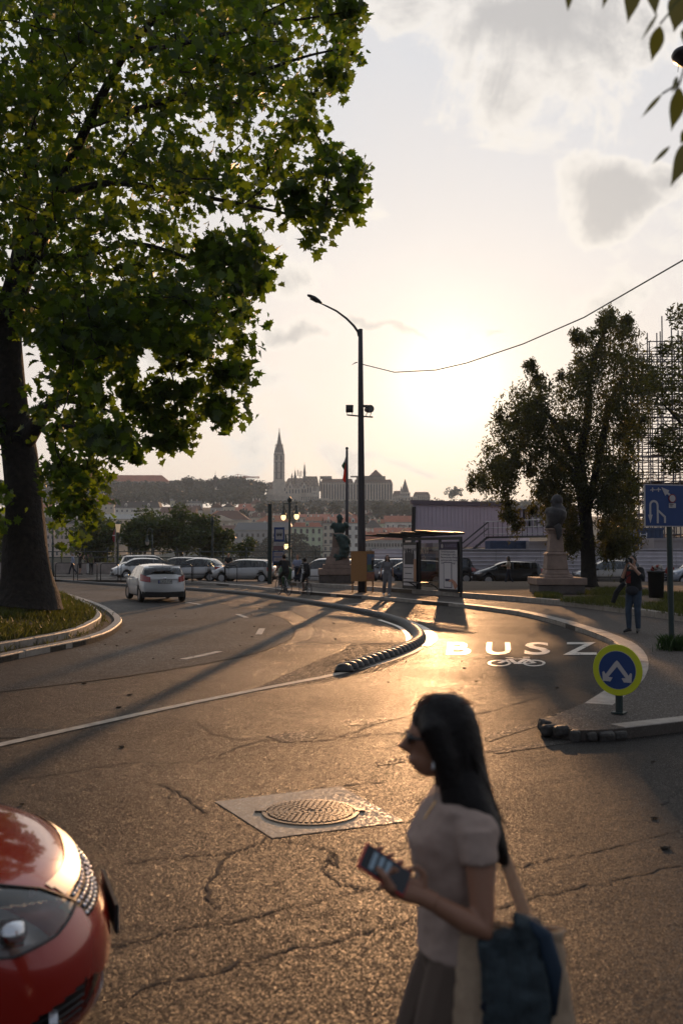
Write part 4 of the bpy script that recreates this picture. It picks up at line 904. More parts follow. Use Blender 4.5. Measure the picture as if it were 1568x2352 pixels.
# white hatchback driving away
wv = G(341, 1383)
hb = hatch(P_WHITE, 4.36, 1.82, 1.48, aerial=1, platez=.80, tailz=(.78, .98, .84, 1.12), tail=(.70, 1.42), steer=.12, round=.36, spokes=10, handles=(-.1, -.95), mirm=P_WHITE)
CA = R(94)
wc, wf = car('white hatchback driving away along the curved road, seen from behind', 'hatchback_car', hb, (wv.x - .05, wv.y + 1.6, .004), R(111), group=None, lettering='LXO-719')
wc['category'] = 'car'
# black lower bumper and spoiler
MB().box((-2.02, 0, 1.40), (.28, 1.18, .04)).build('spoiler', P_WHITE, wc)
MB().box((-1.86, .02, 1.0), (.03, .40, .02), m=Matrix.Rotation(R(60), 3, 'X')).build('rear_wiper', M_TRIM, wc)
MB().lathe([(.045, 0), (.05, .012), (.02, .015)], n=12, m=Matrix.Rotation(R(-90), 3, 'Y'), c=(-2.13, 0, .93)).build('badge', M_CHROME, wc)
# parked cars: (label, name, spec, px, Y, heading)
QG = 'cars parked along the quay'
rows = [
 ('silver five-door hatchback with red tail lights parked behind the last bicycle hoops', hatch(P_SILV, 4.1, spokes=7, strip=2, aerial=1), 563, 61.5, R(167)),
 ('small rounded silver car between the dark estate and the silver hatchback', hatch(P_SILV, 3.85, H=1.52, strip=1, spokes=8, top=[(-1.92, .86), (-1.85, .98), (-1.6, 1.22), (-1.2, 1.46), (-.4, 1.54), (.1, 1.50), (.5, 1.38), (1.1, 1.03), (1.5, .9), (1.85, .74), (1.92, .66)], roof=(-1.3, .2)), 452, 63.5, R(167)),
 ('dark grey estate car parked behind the small rounded silver car', estate(P_GREY, 4.7, H=1.55, rails=1), 415, 67, R(168)),
 ('silver grey sport utility wagon with roof rails seen from behind', estate(P_CHAMP, 4.5, H=1.66, rails=1), 343, 71, R(18)),
 ('small white car with its bonnet poking out beside the sport utility wagon', hatch(P_WHITE, 3.7), 318, 69.5, R(205)),
 ('white car with black side trim parked behind the draped bust pedestal', hatch(P_WHITE, 4.2, H=1.55, strip=1), 748, 58.5, R(170)),
 ('pale blue estate car parked behind the walking girl', estate(P_PALE, 4.5, H=1.5, rails=1), 905, 61.5, R(170)),
 ('dark blue car parked between the girl and the bus shelter', hatch(P_BLUE, 4.1), 948, 58.2, R(175)),
 ('black tall car seen through the bus shelter glass', estate(P_BLACK, 4.5, H=1.62, glass=M_DGLASS), 1010, 60.5, R(176)),
 ('black hatchback parked by the corrugated fence behind the woman with the shawl', saloonish(P_BLACK, glass=M_DGLASS, spokes=12, aerial=1), 1167, 57.3, R(180)),
 ('beige silver hatchback parked behind the tree trunk by the fence', hatch(P_CHAMP, 4.0, strip=1), 1395, 56.6, R(180)),
 ('blue car cut off by the right edge of the picture', hatch(P_PALE, 4.1), 1608, 55.6, R(180)),
 ('white car mostly hidden, parked far right of the beige silver hatchback', hatch(P_WHITE, 4.1), 1745, 56, R(180)),
 ('silver car roof showing between the pedestal and the poster box', hatch(P_SILV, 4.1), 838, 64.5, R(170)),
]
for lab, sp, px, Y, rz in rows[:12] + rows[13:]:
    car(lab, 'parked_car', sp, gplace(px, 0, Y, 0 if px < 1000 else .0), rz, group=QG)
# ---------------- people
M_SKIN = mat('skin', (.38, .21, .14), .5); M_SKIND = mat('skin_dark', (.14, .07, .045), .5); M_HAIR = mat('dark_hair', (.006, .004, .0035), .5, spec=.22, bump=(60, .4))
def remesh(o, vox, smooth=4):
    m = o.modifiers.new('remesh', 'REMESH'); m.mode = 'VOXEL'; m.voxel_size = vox; m.use_smooth_shade = True
    if smooth:
        s = o.modifiers.new('smooth', 'SMOOTH'); s.factor = .5; s.iterations = smooth
    return o
BASE = dict(pel=(0, 0, .96), wai=(0, 0, 1.10), che=(0, .01, 1.28), upc=(0, 0, 1.40), nek=(0, -.01, 1.47), hea=(0, .02, 1.605), shl=(-.175, 0, 1.41), shr=(.175, 0, 1.41), ell=(-.225, -.02, 1.14), elr=(.225, -.02, 1.14),
            wrl=(-.24, .05, .90), wrr=(.24, .05, .90), hil=(-.085, 0, .93), hir=(.085, 0, .93), knl=(-.10, .02, .51), knr=(.10, .02, .51), anl=(-.10, -.02, .09), anr=(.10, -.02, .09), tol=(-.12, .17, .03), tor=(.12, .17, .03))
def person(label, loc, rz=0.0, H=1.72, pose=None, skin=M_SKIN, top=None, sleeve='short', legs=None, short=False, shoes=None, hair='short', hairm=None, vox=.014, build=1.0, group=None, dress=False, female=False, fingers='relaxed', midriff=False):
    J = {k: Vector(v) for k, v in BASE.items()}
    for k, v in (pose or {}).items():
        if k != 'slv': J[k] = Vector(v)
    s = H / 1.72; root = thing('person', label, 'person', loc, rz, group); B = build * (.93 if female else 1)
    def t(p, r): return [tuple(Vector(q) * s) for q in p], [((a * s * B, b * s * B) if isinstance(a := x[0], float) and (b := x[1]) else x) for x in r]
    low = J['pel'] - Vector((0, 0, .09))
    bust = .02 if female else 0
    def torso(m, g=0.0, z0=None):
        pts = [low, J['pel'], J['wai'], J['che'], J['upc'], J['nek']]; rr = [(.13, .10), (.165, .115), (.132 if female else .145, .095), (.155, .115 + bust), (.165, .088), (.062, .06)]
        if z0 == 'shirt': pts = [J['pel'] + Vector((0, 0, -.02)), J['wai'], J['che'], J['upc'], J['nek'] - Vector((0, 0, .02))]; rr = [(.17, .12), (.145, .105), (.16, .12 + bust), (.168, .092), (.075, .07)]
        if z0 == 'crop': pts = [J['wai'] + Vector((0, 0, .04)), J['che'], J['upc'], J['nek'] - Vector((0, 0, .02))]; rr = [(.14, .10), (.16, .12 + bust), (.168, .092), (.075, .07)]
        m.tube([p * s for p in pts], [((a + g) * s * B, (b + g) * s * B) for a, b in rr], 16, up=(1, 0, 0))
        for q in ('l', 'r'): m.ball(J['sh' + q] * s - Vector((math.copysign(.02, J['sh' + q].x), 0, .01)), (.062 + g) * s * B, 10, 8)
    def limb(m, a, b, c, r, g=0.0, frac=(0, 1)):
        A, Bp, C = J[a] * s, J[b] * s, J[c] * s; pts = [A, A.lerp(Bp, .35), A.lerp(Bp, .8), Bp, Bp.lerp(C, .3), Bp.lerp(C, .7), C]
        n = len(pts); i0, i1 = int(frac[0] * (n - 1)), int(round(frac[1] * (n - 1))) + 1
        m.tube(pts[i0:i1], [(x + g) * s * B for x in r][i0:i1], 10)
    ARM = [.050, .046, .040, .037, .038, .031, .026]; LEG = [.085, .082, .062, .055, .056, .044, .036]
    b = MB(); torso(b)
    for q in ('l', 'r'):
        limb(b, 'sh' + q, 'el' + q, 'wr' + q, ARM); limb(b, 'hi' + q, 'kn' + q, 'an' + q, LEG)
        an, to = J['an' + q] * s, J['to' + q] * s
        b.tube([an + (an - to).normalized() * .05 * s - Vector((0, 0, .03 * s)), an.lerp(to, .25) - Vector((0, 0, .02 * s)), an.lerp(to, .7), to], [.035 * s, .04 * s, .036 * s, .026 * s], 8)
        # hand
        wr, el = J['wr' + q] * s, J['el' + q] * s; d = (wr - el).normalized(); sd_ = -1 if q == 'l' else 1
        up = Vector((0, 1, 0)) if abs(d.y) < .8 else Vector((0, 0, 1)); ac = (up - d * up.dot(d)).normalized(); pn = d.cross(ac)
        pc = wr + d * .045 * s; b.tube([wr, wr + d * .04 * s, wr + d * .085 * s], [(.024 * s, .02 * s), (.036 * s, .018 * s), (.036 * s, .015 * s)], 8, up=tuple(ac))
        for k, (o_, ln) in enumerate(((.027, .065), (.009, .075), (-.009, .07), (-.026, .055))):
            k0 = wr + d * .08 * s + ac * o_ * s; cu = pn * sd_ * .02 * s
            b.tube([k0, k0 + d * ln * .5 * s, k0 + d * ln * .85 * s + cu], .0095 * s, 6)
        k0 = wr + d * .02 * s + ac * .028 * s; b.tube([k0, k0 + (d * .6 + ac) .normalized() * .035 * s, k0 + (d + ac * .7).normalized() * .065 * s], [.013 * s, .011 * s, .009 * s], 6)
    nk, hc = J['nek'] * s, J['hea'] * s; hd = (hc - nk).normalized(); face = Vector(J.get('look', (0, 1, 0))).normalized()
    b.tube([nk - hd * .03, nk.lerp(hc, .7) - face * .01], [.058 * s * B, .05 * s * B], 10)
    rt = face.cross(Vector((0, 0, 1))).normalized(); upv = rt.cross(face); Mh = Matrix((rt, face, upv)).transposed()
    b.ball(hc + upv * .02 * s, .1 * s, 14, 10, (.76, .93, 1.02), Mh); b.ball(hc + (face * .02 - upv * .05) * s, .07 * s, 12, 8, (.78, .95, .9), Mh)
    b.tube([hc + (face * .085 + upv * .02) * s, hc + (face * .112 - upv * .02) * s, hc + (face * .088 - upv * .03) * s], [.009 * s, .015 * s, .012 * s], 6)
    b.ball(hc + (face * .083 - upv * .058) * s, .02 * s, 8, 5, (1.2, .7, .5), Mh)
    for e_ in (-1, 1): b.ball(hc + (rt * .076 * e_ - face * .005) * s, .028 * s, 8, 6, (.35, .7, 1), Mh)
    bo = b.build('body', skin, root); remesh(bo, vox, 3)
    for e_ in (-1, 1): MB().ball(hc + (rt * .03 * e_ + face * .083 + upv * .015) * s, .012 * s, 6, 5).build('eye', mat('eye', (.03, .02, .015), .2), root, True)
    # clothes
    if top:
        m = MB(); torso(m, .014, 'crop' if midriff else 'shirt')
        for q in ('l', 'r'): limb(m, 'sh' + q, 'el' + q, 'wr' + q, ARM, .014, (0, (pose or {}).get('slv', .34) if sleeve == 'short' else (.95 if sleeve == 'long' else .72)))
        remesh(m.build('shirt', top, root), vox, 4)
    if legs:
        m = MB(); m.tube([low * s, J['pel'] * s, (J['pel'] + Vector((0, 0, .06))) * s], [(.145 * s * B, .112 * s * B), (.178 * s * B, .125 * s * B), (.158 * s * B, .11 * s * B)], 16, up=(1, 0, 0))
        for q in ('l', 'r'): limb(m, 'hi' + q, 'kn' + q, 'an' + q, LEG if not dress else [x + .02 for x in LEG], .014, (0, .55 if short else .97))
        remesh(m.build('trousers' if not short else 'shorts', legs, root), vox, 4)
    sm_ = shoes or mat('dark_shoe', (.012, .012, .012), .6)
    for q in ('l', 'r'):
        m = MB(); an, to = J['an' + q] * s, J['to' + q] * s; f = (to - an); f.z *= .2; f.normalize()
        m.tube([an - f * .075 * s - Vector((0, 0, .035 * s)), an - Vector((0, 0, .02 * s)), an.lerp(to, .6), to + f * .02 * s], [(.04 * s, .034 * s), (.045 * s, .05 * s), (.042 * s, .04 * s), (.03 * s, .022 * s)], 10)
        remesh(m.build('shoe', sm_, root), .012, 3)
    hm_ = hairm or M_HAIR
    if hair:
        m = MB(); m.ball(hc + (upv * .034 - face * .022) * s, .106 * s, 14, 10, (.8, .93, 1.0), Mh)
        if hair == 'short': m.ball(hc - (face * .05 + upv * .02) * s, .07 * s, 10, 8, (1, .6, 1), Mh)
        if hair in ('long', 'pony'):
            a = hc - face * .045 * s; m.tube([a + upv * .03 * s, a - face * .03 * s - upv * .1 * s, a - face * .05 * s - upv * .24 * s, a - face * .06 * s - upv * .40 * s], [(.08 * s, .06 * s), (.10 * s, .05 * s), (.09 * s, .04 * s), (.03 * s, .02 * s)], 12, up=tuple(rt))
            for e_ in (-1, 1): m.tube([hc + (rt * .07 * e_ + upv * .05) * s, hc + (rt * .085 * e_ - upv * .08) * s, hc + (rt * .09 * e_ + face * .03 - upv * .26) * s], [.03 * s, .03 * s, .015 * s], 8)
        if hair == 'curly':
            for _ in range(26):
                v = Vector((rnd.gauss(0, 1), rnd.gauss(-.3, 1), rnd.gauss(.7, .8))).normalized(); m.ball(hc + Mh @ Vector((v.x * .075, v.y * .09, .03 + v.z * .085)) * s, .028 * s, 6, 5)
        remesh(m.build('hair', hm_, root), vox * .8, 3)
    return root, J, s
C_BLACK = mat('black_cloth', (.010, .010, .011), .9); C_NAVY = mat('navy_cloth', (.012, .016, .03), .9); C_JEAN = mat('denim', (.035, .055, .085), .9, noise=(6, .3)); C_SHIRTB = mat('light_blue_shirt', (.25, .28, .38), .85)
C_GREY = mat('grey_dress_cloth', (.17, .16, .165), .9); C_CREAM = mat('cream_cloth', (.45, .38, .30), .9); C_WHITE = mat('white_cloth', (.6, .58, .55), .9); C_OLIVE = mat('olive_cloth', (.10, .10, .035), .9); C_TEE = mat('pale_tee_cloth', (.34, .25, .205), .85)
def stripe():
    m = mat('striped_shirt', (.5, .5, .5), .9); T = NT(m.node_tree); b = T.N['Principled BSDF']; sx = T.n('ShaderNodeSeparateXYZ'); T.L.new(T.n('ShaderNodeTexCoord').outputs['Object'], sx.inputs[0])
    T.L.new(T.mix(T.m('GREATER_THAN', T.m('FRACT', T.m('MULTIPLY', sx.outputs[2], 13.0)), .6), (.015, .015, .018), (.55, .52, .48)), b.inputs['Base Color']); return m
walk = dict(hil=(-.085, 0, .92), knl=(-.10, .17, .52), anl=(-.10, .26, .12), tol=(-.11, .44, .08), hir=(.085, 0, .92), knr=(.10, -.05, .50), anr=(.10, -.33, .16), tor=(.11, -.21, .04), ell=(-.23, -.12, 1.15), wrl=(-.23, -.12, .92), elr=(.23, .0, 1.14), wrr=(.23, .20, .96))
# people by the river wall, left
v = gplace(168, 0, 80); person('man in a light blue shirt and dark trousers striding left past the tree', v, R(100), 1.75, walk, top=C_SHIRTB, sleeve='long', legs=C_NAVY, hairm=mat('grey_hair', (.25, .24, .23), .7))
v = gplace(184.5, 0, 80.6); person('man in black with arms raised, taking a picture on the quay', v, R(-60), 1.76, dict(ell=(-.2, .22, 1.28), wrl=(-.08, .30, 1.45), elr=(.2, .22, 1.28), wrr=(.08, .30, 1.45)), top=C_BLACK, legs=C_BLACK, short=True)
v = gplace(204, 0, 81.5); person('woman in white trousers half hidden behind the long haired woman', v, R(150), 1.65, dict(elr=(.22, .2, 1.22), wrr=(.18, .38, 1.35)), top=C_BLACK, legs=C_WHITE, hair='long', female=True)
v = gplace(210, 0, 80.2); person('long haired woman in an olive top and black leggings seen from behind', v, R(-10), 1.68, dict(wrl=(-.16, .12, .98), wrr=(.16, .12, .98)), top=C_OLIVE, legs=C_BLACK, hair='long', hairm=mat('brown_hair', (.03, .018, .01), .6), female=True)
v = gplace(525, 0, 68); person('bald man in a black tee standing behind the parked silver cars', v, R(170), 1.78, dict(wrl=(-.06, .18, 1.06), wrr=(.06, .18, 1.06)), top=C_BLACK, legs=C_NAVY, hair=None)
v = gplace(683, 0, 55); pman = person('man in a pale blue shirt pushing a pushchair towards the road', v, R(170), 1.74, dict(ell=(-.24, .06, 1.15), wrl=(-.2, .30, 1.05), elr=(.24, .06, 1.15), wrr=(.2, .30, 1.05)), top=C_SHIRTB, legs=C_NAVY)
v = G(889, 1369, PZ); person('dark haired girl in a grey top and flared grey trousers walking towards the road', tuple(v), R(182), 1.68, dict(knl=(-.09, .15, .52), anl=(-.06, .2, .09), tol=(-.06, .36, .05), knr=(.11, .0, .51), anr=(.13, -.22, .13), tor=(.14, -.08, .03), ell=(-.23, -.05, 1.15), wrl=(-.25, -.02, .90), elr=(.24, -.05, 1.15), wrr=(.27, .03, .90)), top=C_GREY, legs=C_GREY, shoes=C_WHITE, hair='long', female=True, dress=True)
v = gplace(1160, 0, 55.4, 0.0); person('long haired woman in a cropped cream top walking left past the black hatchback', (v[0], v[1] - 1.0, .0), R(80), 1.66, dict(ell=(-.2, .12, 1.22), wrl=(-.1, .3, 1.2), elr=(.2, .12, 1.22), wrr=(.1, .3, 1.2), knl=(-.1, .12, .52), anl=(-.1, .2, .1), knr=(.1, -.08, .5), anr=(.1, -.34, .16), tor=(.1, -.2, .05)), top=C_CREAM, sleeve='elbow', legs=C_NAVY, hair='long', female=True, midriff=True, hairm=mat('brown_hair', (.03, .018, .01), .6))
# photographer on the pavement
pv2 = G(1456, 1453, PZ)
ph, Jp, sp_ = person('man in a black jacket aiming a camera towards the road', tuple(pv2), R(138), 1.78, dict(nek=(0, .03, 1.47), hea=(0, .06, 1.60), che=(0, .02, 1.28), ell=(-.30, .16, 1.22), wrl=(-.085, .27, 1.50), elr=(.20, .20, 1.14), wrr=(.065, .26, 1.44), hil=(-.08, 0, .93), anl=(-.08, -.02, .09), knl=(-.09, .03, .51), tol=(-.14, .15, .03), hir=(.08, 0, .93), knr=(.11, .06, .52), anr=(.10, .06, .09), tor=(.12, .25, .03)), top=C_BLACK, sleeve='elbow', legs=C_JEAN, build=1.06, vox=.011)
def attach(o, root): o.matrix_world = Matrix.Translation(root.location) @ Matrix.Rotation(root.rotation_euler.z, 4, 'Z'); return o
cm = thing('camera', 'black camera held up to the face of the man in the black jacket', 'camera', pv2, R(138))
m = MB(); m.box((0, .20, 1.66), (.15, .07, .105)); m.box((0, .20, 1.725), (.07, .06, .03)); m.build('camera_body', M_TRIM, cm)
MB().tube([(0, .235, 1.655), (0, .36, 1.65)], [.037, .045], 14).build('lens', M_TRIM, cm); MB().tube([(0, .36, 1.65), (0, .364, 1.65)], [.036, .036], 14).build('lens_glass', M_DGLASS, cm)
wb_ = thing('waist_bag', 'dark waist bag worn at the hip by the man with the camera', 'bag', pv2, R(138))
m = MB(); m.ball((-.02, .15, .98), .14, 14, 10, (1.2, .5, .75)); remesh(m.build('pouch', mat('bag_cloth', (.02, .022, .03), .8), wb_), .012)
m = MB(); m.tube([(.19 * math.cos(a), .13 * math.sin(a), 1.03) for a in [k * math.pi / 8 for k in range(17)]], .012, 6); m.build('belt', C_BLACK, wb_)
tb = thing('tube_case', 'black tube bag hanging diagonally at the side of the man with the camera', 'bag', pv2, R(138))
MB().tube([(.06, .36, 1.16), (.22, .42, .95), (.30, .46, .70)], [.055, .06, .055], 12).build('tube', C_BLACK, tb); MB().tube([(-.12, .05, 1.48), (.04, .25, 1.3), (.06, .36, 1.16)], .012, 6).build('strap', C_BLACK, tb)
jk = MB(); jk.tube([(.05, .16, 1.42), (.06, .17, 1.15)], [(.05, .01), (.06, .012)], 8, up=(1, 0, 0)); jk.build('red_tee', mat('dull_red', (.22, .03, .025), .9), ph)
# cyclists
def wheel_b(r, parent, c):
    w_ = MB(); w_.tube([(0, r * math.cos(a), r * math.sin(a)) for a in [2 * math.pi * k / 28 for k in range(29)]], .019, 6, caps=False); o = w_.build('wheel', M_TYRE, parent, True, loc=c)
    s_ = MB()
    for k in range(14): a = 2 * math.pi * k / 14; s_.tube([(0, 0, 0), (0, (r - .02) * math.cos(a), (r - .02) * math.sin(a))], .003, 3)
    s_.tube([(-.04, 0, 0), (.04, 0, 0)], .022, 8); struct(s_.build('spokes', M_RIM, o), 'stuff')
    MB().tube([(0, (r - .022) * math.cos(a), (r - .022) * math.sin(a)) for a in [2 * math.pi * k / 28 for k in range(29)]], .008, 5, caps=False).build('rim', M_RIM, o)
def bike(label, loc, rz, r, fm, wb2=1.04, sh=.92, hh=1.0):
    b = thing('bicycle', label, 'bicycle', loc, rz); wheel_b(r, b, (0, wb2 / 2, r)); wheel_b(r, b, (0, -wb2 / 2, r))
    bb = Vector((0, -.05, .28)); st = Vector((0, -.22, sh - .1)); ht = Vector((0, .36, sh - .05)); hb_ = Vector((0, .40, sh - .2)); ra_ = Vector((0, -wb2 / 2, r)); fa = Vector((0, wb2 / 2, r))
    m = MB()
    for a, c in ((bb, st), (st - Vector((0, 0, .04)), ht), (bb, hb_), (ht, hb_)): m.tube([a, c], .017, 8)
    for s in (-.05, .05): m.tube([bb, ra_ + Vector((s, 0, 0))], .01, 6); m.tube([st - Vector((0, 0, .05)), ra_ + Vector((s, 0, 0))], .009, 6)
    m.build('frame', fm, b)
    m = MB(); m.tube([ht + Vector((0, 0, .03)), hb_], .02, 8)
    for s in (-.05, .05): m.tube([hb_, hb_ + Vector((s, .02, -.04)), fa + Vector((s, 0, 0))], .011, 6)
    m.build('fork', fm, b)
    m = MB(); m.tube([ht, Vector((0, .36, hh))], .013, 6); m.tube([(-.29, .30, hh + .02), (-.2, .38, hh), (0, .38, hh - .01), (.2, .38, hh), (.29, .30, hh + .02)], .013, 6); m.build('handlebar', M_TRIM, b)
    m = MB(); m.tube([st, st + Vector((0, -.03, .1))], .013, 6); m.tube([(0, -.37, sh + .03), (0, -.25, sh + .03), (0, -.1, sh + .02)], [(.07, .025), (.06, .025), (.02, .015)], 8, up=(1, 0, 0)); m.build('saddle', M_TRIM, b)
    m = MB(); m.tube([bb + Vector((-.02, 0, 0)), bb + Vector((.02, 0, 0))], .08, 14)
    for s, a in ((-1, 1), (1, -1)): m.tube([bb + Vector((s * .05, 0, 0)), bb + Vector((s * .06, .0, a * .16))], .01, 5); m.box(bb + Vector((s * .11, 0, a * .16)), (.1, .07, .02))
    m.build('crank', M_TRIM, b); return b
c1 = G(651, 1366); c2 = G(701, 1366)
CR1, CR2 = R(28), R(24)
bike('light city bicycle ridden by the cyclist in black', (c1.x, c1.y, .002), CR1, .34, mat('bike_silver', (.4, .4, .4), .35, .6))
person('cyclist in a black top and trousers riding away from the camera', (c1.x, c1.y, .002), CR1, 1.76, dict(pel=(0, -.24, 1.02), wai=(0, -.20, 1.16), che=(0, -.12, 1.34), upc=(0, -.08, 1.46), nek=(0, -.06, 1.53), hea=(0, -.02, 1.66), shl=(-.18, -.08, 1.47), shr=(.18, -.08, 1.47), ell=(-.25, .05, 1.24), elr=(.25, .05, 1.24), wrl=(-.26, .24, 1.06), wrr=(.26, .24, 1.06), hil=(-.085, -.2, .98), hir=(.085, -.2, .98), knl=(-.11, .17, .78), anl=(-.11, .0, .50), tol=(-.12, .13, .45), knr=(.11, .06, .58), anr=(.11, -.07, .22), tor=(.12, .07, .15)), top=C_BLACK, legs=C_BLACK)
bike('small black bicycle ridden by the boy in a striped shirt', (c2.x, c2.y, .002), CR2, .27, M_TRIM, .95, .72, .95)
person('boy in a striped shirt and shorts standing on the pedals of a small bicycle', (c2.x, c2.y, .002), CR2, 1.66, dict(pel=(0, -.20, 1.02), wai=(0, -.14, 1.14), che=(0, -.04, 1.30), upc=(0, .02, 1.41), nek=(0, .05, 1.47), hea=(0, .10, 1.60), shl=(-.17, .02, 1.42), shr=(.17, .02, 1.42), ell=(-.24, .12, 1.22), elr=(.24, .12, 1.22), wrl=(-.26, .30, 1.03), wrr=(.26, .30, 1.03), hil=(-.085, -.17, .98), hir=(.085, -.17, .98), knl=(-.11, .05, .60), anl=(-.11, -.08, .25), tol=(-.12, .06, .2), knr=(.12, .17, .80), anr=(.12, -.02, .52), tor=(.12, .12, .47)), skin=M_SKIND, top=stripe(), legs=C_BLACK, short=True, hair='curly')
bp = thing('backpack', 'black backpack on the back of the boy in the striped shirt', 'backpack', (c2.x, c2.y, .002), CR2)
m = MB(); m.tube([(0, -.25, 1.02), (0, -.22, 1.12), (0, -.14, 1.32), (0, -.10, 1.40)], [(.12, .06), (.15, .10), (.15, .10), (.1, .04)], 12, up=(1, 0, 0)); remesh(m.build('pack', C_BLACK, bp), .012)
for s in (-.12, .12): MB().tube([(s, -.10, 1.36), (s, -.0, 1.455), (s, .1, 1.36), (s * 1.1, .0, 1.14)], .014, 6).build('strap', C_BLACK, bp)
# pushchair
v = gplace(684, 0, 54.2)
pc_ = thing('pushchair', 'black pushchair in front of the man in the pale blue shirt', 'pushchair', (v[0], v[1], 0), R(170))
m = MB(); m.tube([(-.2, .28, .45), (-.2, .05, .5), (-.2, -.12, .95)], .012, 6); m.tube([(.2, .28, .45), (.2, .05, .5), (.2, -.12, .95)], .012, 6); m.tube([(-.22, -.45, 1.05), (-.2, -.1, .6), (-.22, .3, .1)], .014, 6); m.tube([(.22, -.45, 1.05), (.2, -.1, .6), (.22, .3, .1)], .014, 6); m.tube([(-.22, -.45, 1.05), (.22, -.45, 1.05)], .014, 6); m.tube([(-.22, -.3, .1), (-.2, .1, .6)], .014, 6); m.tube([(.22, -.3, .1), (.2, .1, .6)], .014, 6); m.build('chassis', M_RIM, pc_)
m = MB(); m.box((0, .1, .5), (.4, .45, .08)); m.box((0, -.08, .72), (.4, .08, .5)); remesh(m.build('seat', C_NAVY, pc_), .02)
m = MB(); m.tube([(0, -.16, 1.0), (0, .0, 1.08), (0, .16, 1.05)], [(.2, .12), (.22, .08), (.2, .03)], 10, up=(1, 0, 0)); m.build('hood', C_NAVY, pc_, True)
for x in (-.24, .24):
    for y in (-.3, .3):
        w_ = MB(); w_.lathe([(.02, -.02), (.1, -.025), (.12, 0), (.1, .025), (.02, .02)], n=14, m=Matrix.Rotation(R(90), 3, 'Y')); w_.build('wheel', M_TYRE, pc_, loc=(x, y, .12))
# ---------------- street furniture
M_STEEL = mat('pole_paint', (.035, .030, .034), .5); M_GREEN = mat('dark_green_iron', (.012, .028, .026), .4, bump=(50, .15)); M_STONE = mat('plinth_stone', (.26, .18, .14), .75, noise=(3, .25), bump=(25, .3))
M_STONE2 = mat('dark_plinth_stone', (.10, .08, .07), .8, noise=(4, .3), bump=(25, .3)); M_BRONZE = mat('green_bronze', (.022, .05, .045), .5, .4, noise=(6, .4), bump=(30, .4)); M_BRONZE2 = mat('dark_bronze', (.05, .045, .045), .5, .3, noise=(6, .3), bump=(30, .4))
M_GLOW = mat('lit_globe', (1, .85, .6), .5, emit=((1, .66, .30), 2.2)); M_OSB = mat('chipboard', (.36, .17, .055), .75, noise=(45, .45)); M_CABLE = mat('cable', (.02, .018, .018), .7)
# lamp post with curved arm and two floodlights
b = G(830, 1360, PZ); b = Vector((b.x, b.y, PZ)); YP = b.y
def rel(px, py, Y=None): return at(px, py, Y or YP) - b
lp = thing('lamp_post', 'tall tapered lamp post with a curved arm and two floodlights beside the draped bust', 'lamp post', b)
MB().tube([rel(831, 1362), rel(830, 1240), rel(829, 1050), rel(828, 880), rel(827.5, 756)], [.19, .18, .145, .12, .10], 16).build('pole', M_STEEL, lp, True)
MB().tube([rel(824, 772), rel(822, 762), rel(812, 748), rel(795, 731), rel(772, 714), rel(752, 704), rel(737, 697)], [.06, .06, .055, .05, .045, .04, .03], 10).build('arm', M_STEEL, lp, True)
m = MB(); m.tube([rel(739, 697), rel(732, 692), rel(722, 685), rel(712, 680), rel(706, 678)], [(.10, .04), (.17, .085), (.18, .10), (.16, .07), (.12, .04)], 12, up=(0, 1, 0)); h = m.build('lamp_head', M_STEEL, lp, True)
m = MB(); m.tube([rel(728, 692) - Vector((0, 0, .06)), rel(712, 684) - Vector((0, 0, .05))], [(.11, .02), (.10, .02)], 8, up=(0, 1, 0)); m.build('lamp_lens', M_DGLASS, h)
MB().tube([rel(797, 953), rel(828, 956), rel(856, 958)], .035, 8).build('bracket', M_STEEL, lp)
f1 = MB(); f1.box(rel(802.5, 934), (.34, .26, .13)); f1.tube([rel(802.5, 938) + Vector((-.17, 0, -.04)), rel(802.5, 938) + Vector((.17, 0, -.04))], .15, 14); f1 = f1.build('floodlight', M_STEEL, lp)
m = MB()
for x in (796.5, 808.5): m.tube([rel(x, 938), rel(x, 954)], .012, 5)
m.build('yoke', M_STEEL, f1)
f2 = MB(); f2.tube([rel(839, 941) + Vector((0, .1, 0)), rel(846, 940), rel(850, 939) + Vector((0, -.25, -.03))], [.09, .17, .18], 16); f2.box(rel(842, 935) + Vector((-.05, .05, .05)), (.26, .2, .09)); f2 = f2.build('floodlight', M_STEEL, lp)
m = MB(); m.tube([rel(844, 945), rel(839, 957)], .016, 5); m.tube([rel(853, 944), rel(849, 958)], .016, 5); m.build('yoke', M_STEEL, f2)
m = MB(); c = rel(850, 939) + Vector((0, -.26, -.03)); m.tube([c, c + Vector((0, -.01, 0))], .14, 14); m.build('lens', M_DGLASS, f2)
MB().tube([rel(820, 832), rel(814, 834), rel(808, 838)], [.03, .02, .008], 6).build('cable_clamp', M_CABLE, lp)
def cable(name, label, pts, r, sag=0.0):
    P = []
    for a, c in zip(pts, pts[1:]):
        for k in range(24): t = k / 24; q = a.lerp(c, t); q.z -= sag * 4 * t * (1 - t); P.append(q)
    P.append(pts[-1]); o0 = P[0].copy(); o = MB().tube([p - o0 for p in P], r, 5).build(name, M_CABLE); o.location = o0; tag(o, label, 'cable'); return o
cable('cable', 'long twisted cable sagging from the lamp post to the upper right corner', [at(829, 836, YP), at(905, 855, 44), at(1000, 850, 41), at(1070, 834, 39), at(1200, 790, 36), at(1340, 729, 32), at(1568, 597, 26), at(1800, 440, 20)], .022)
cable('cable', 'thin cable running from the lamp post to the corner of the lilac site building', [at(833, 1242, YP), at(948, 1203, 70)], .02, .25)
cable('cable', 'tram wires strung low across the far bank view left of the bust', [at(560, 1256, 60), at(622, 1249, 56), at(760, 1252, 60)], .014, .12)
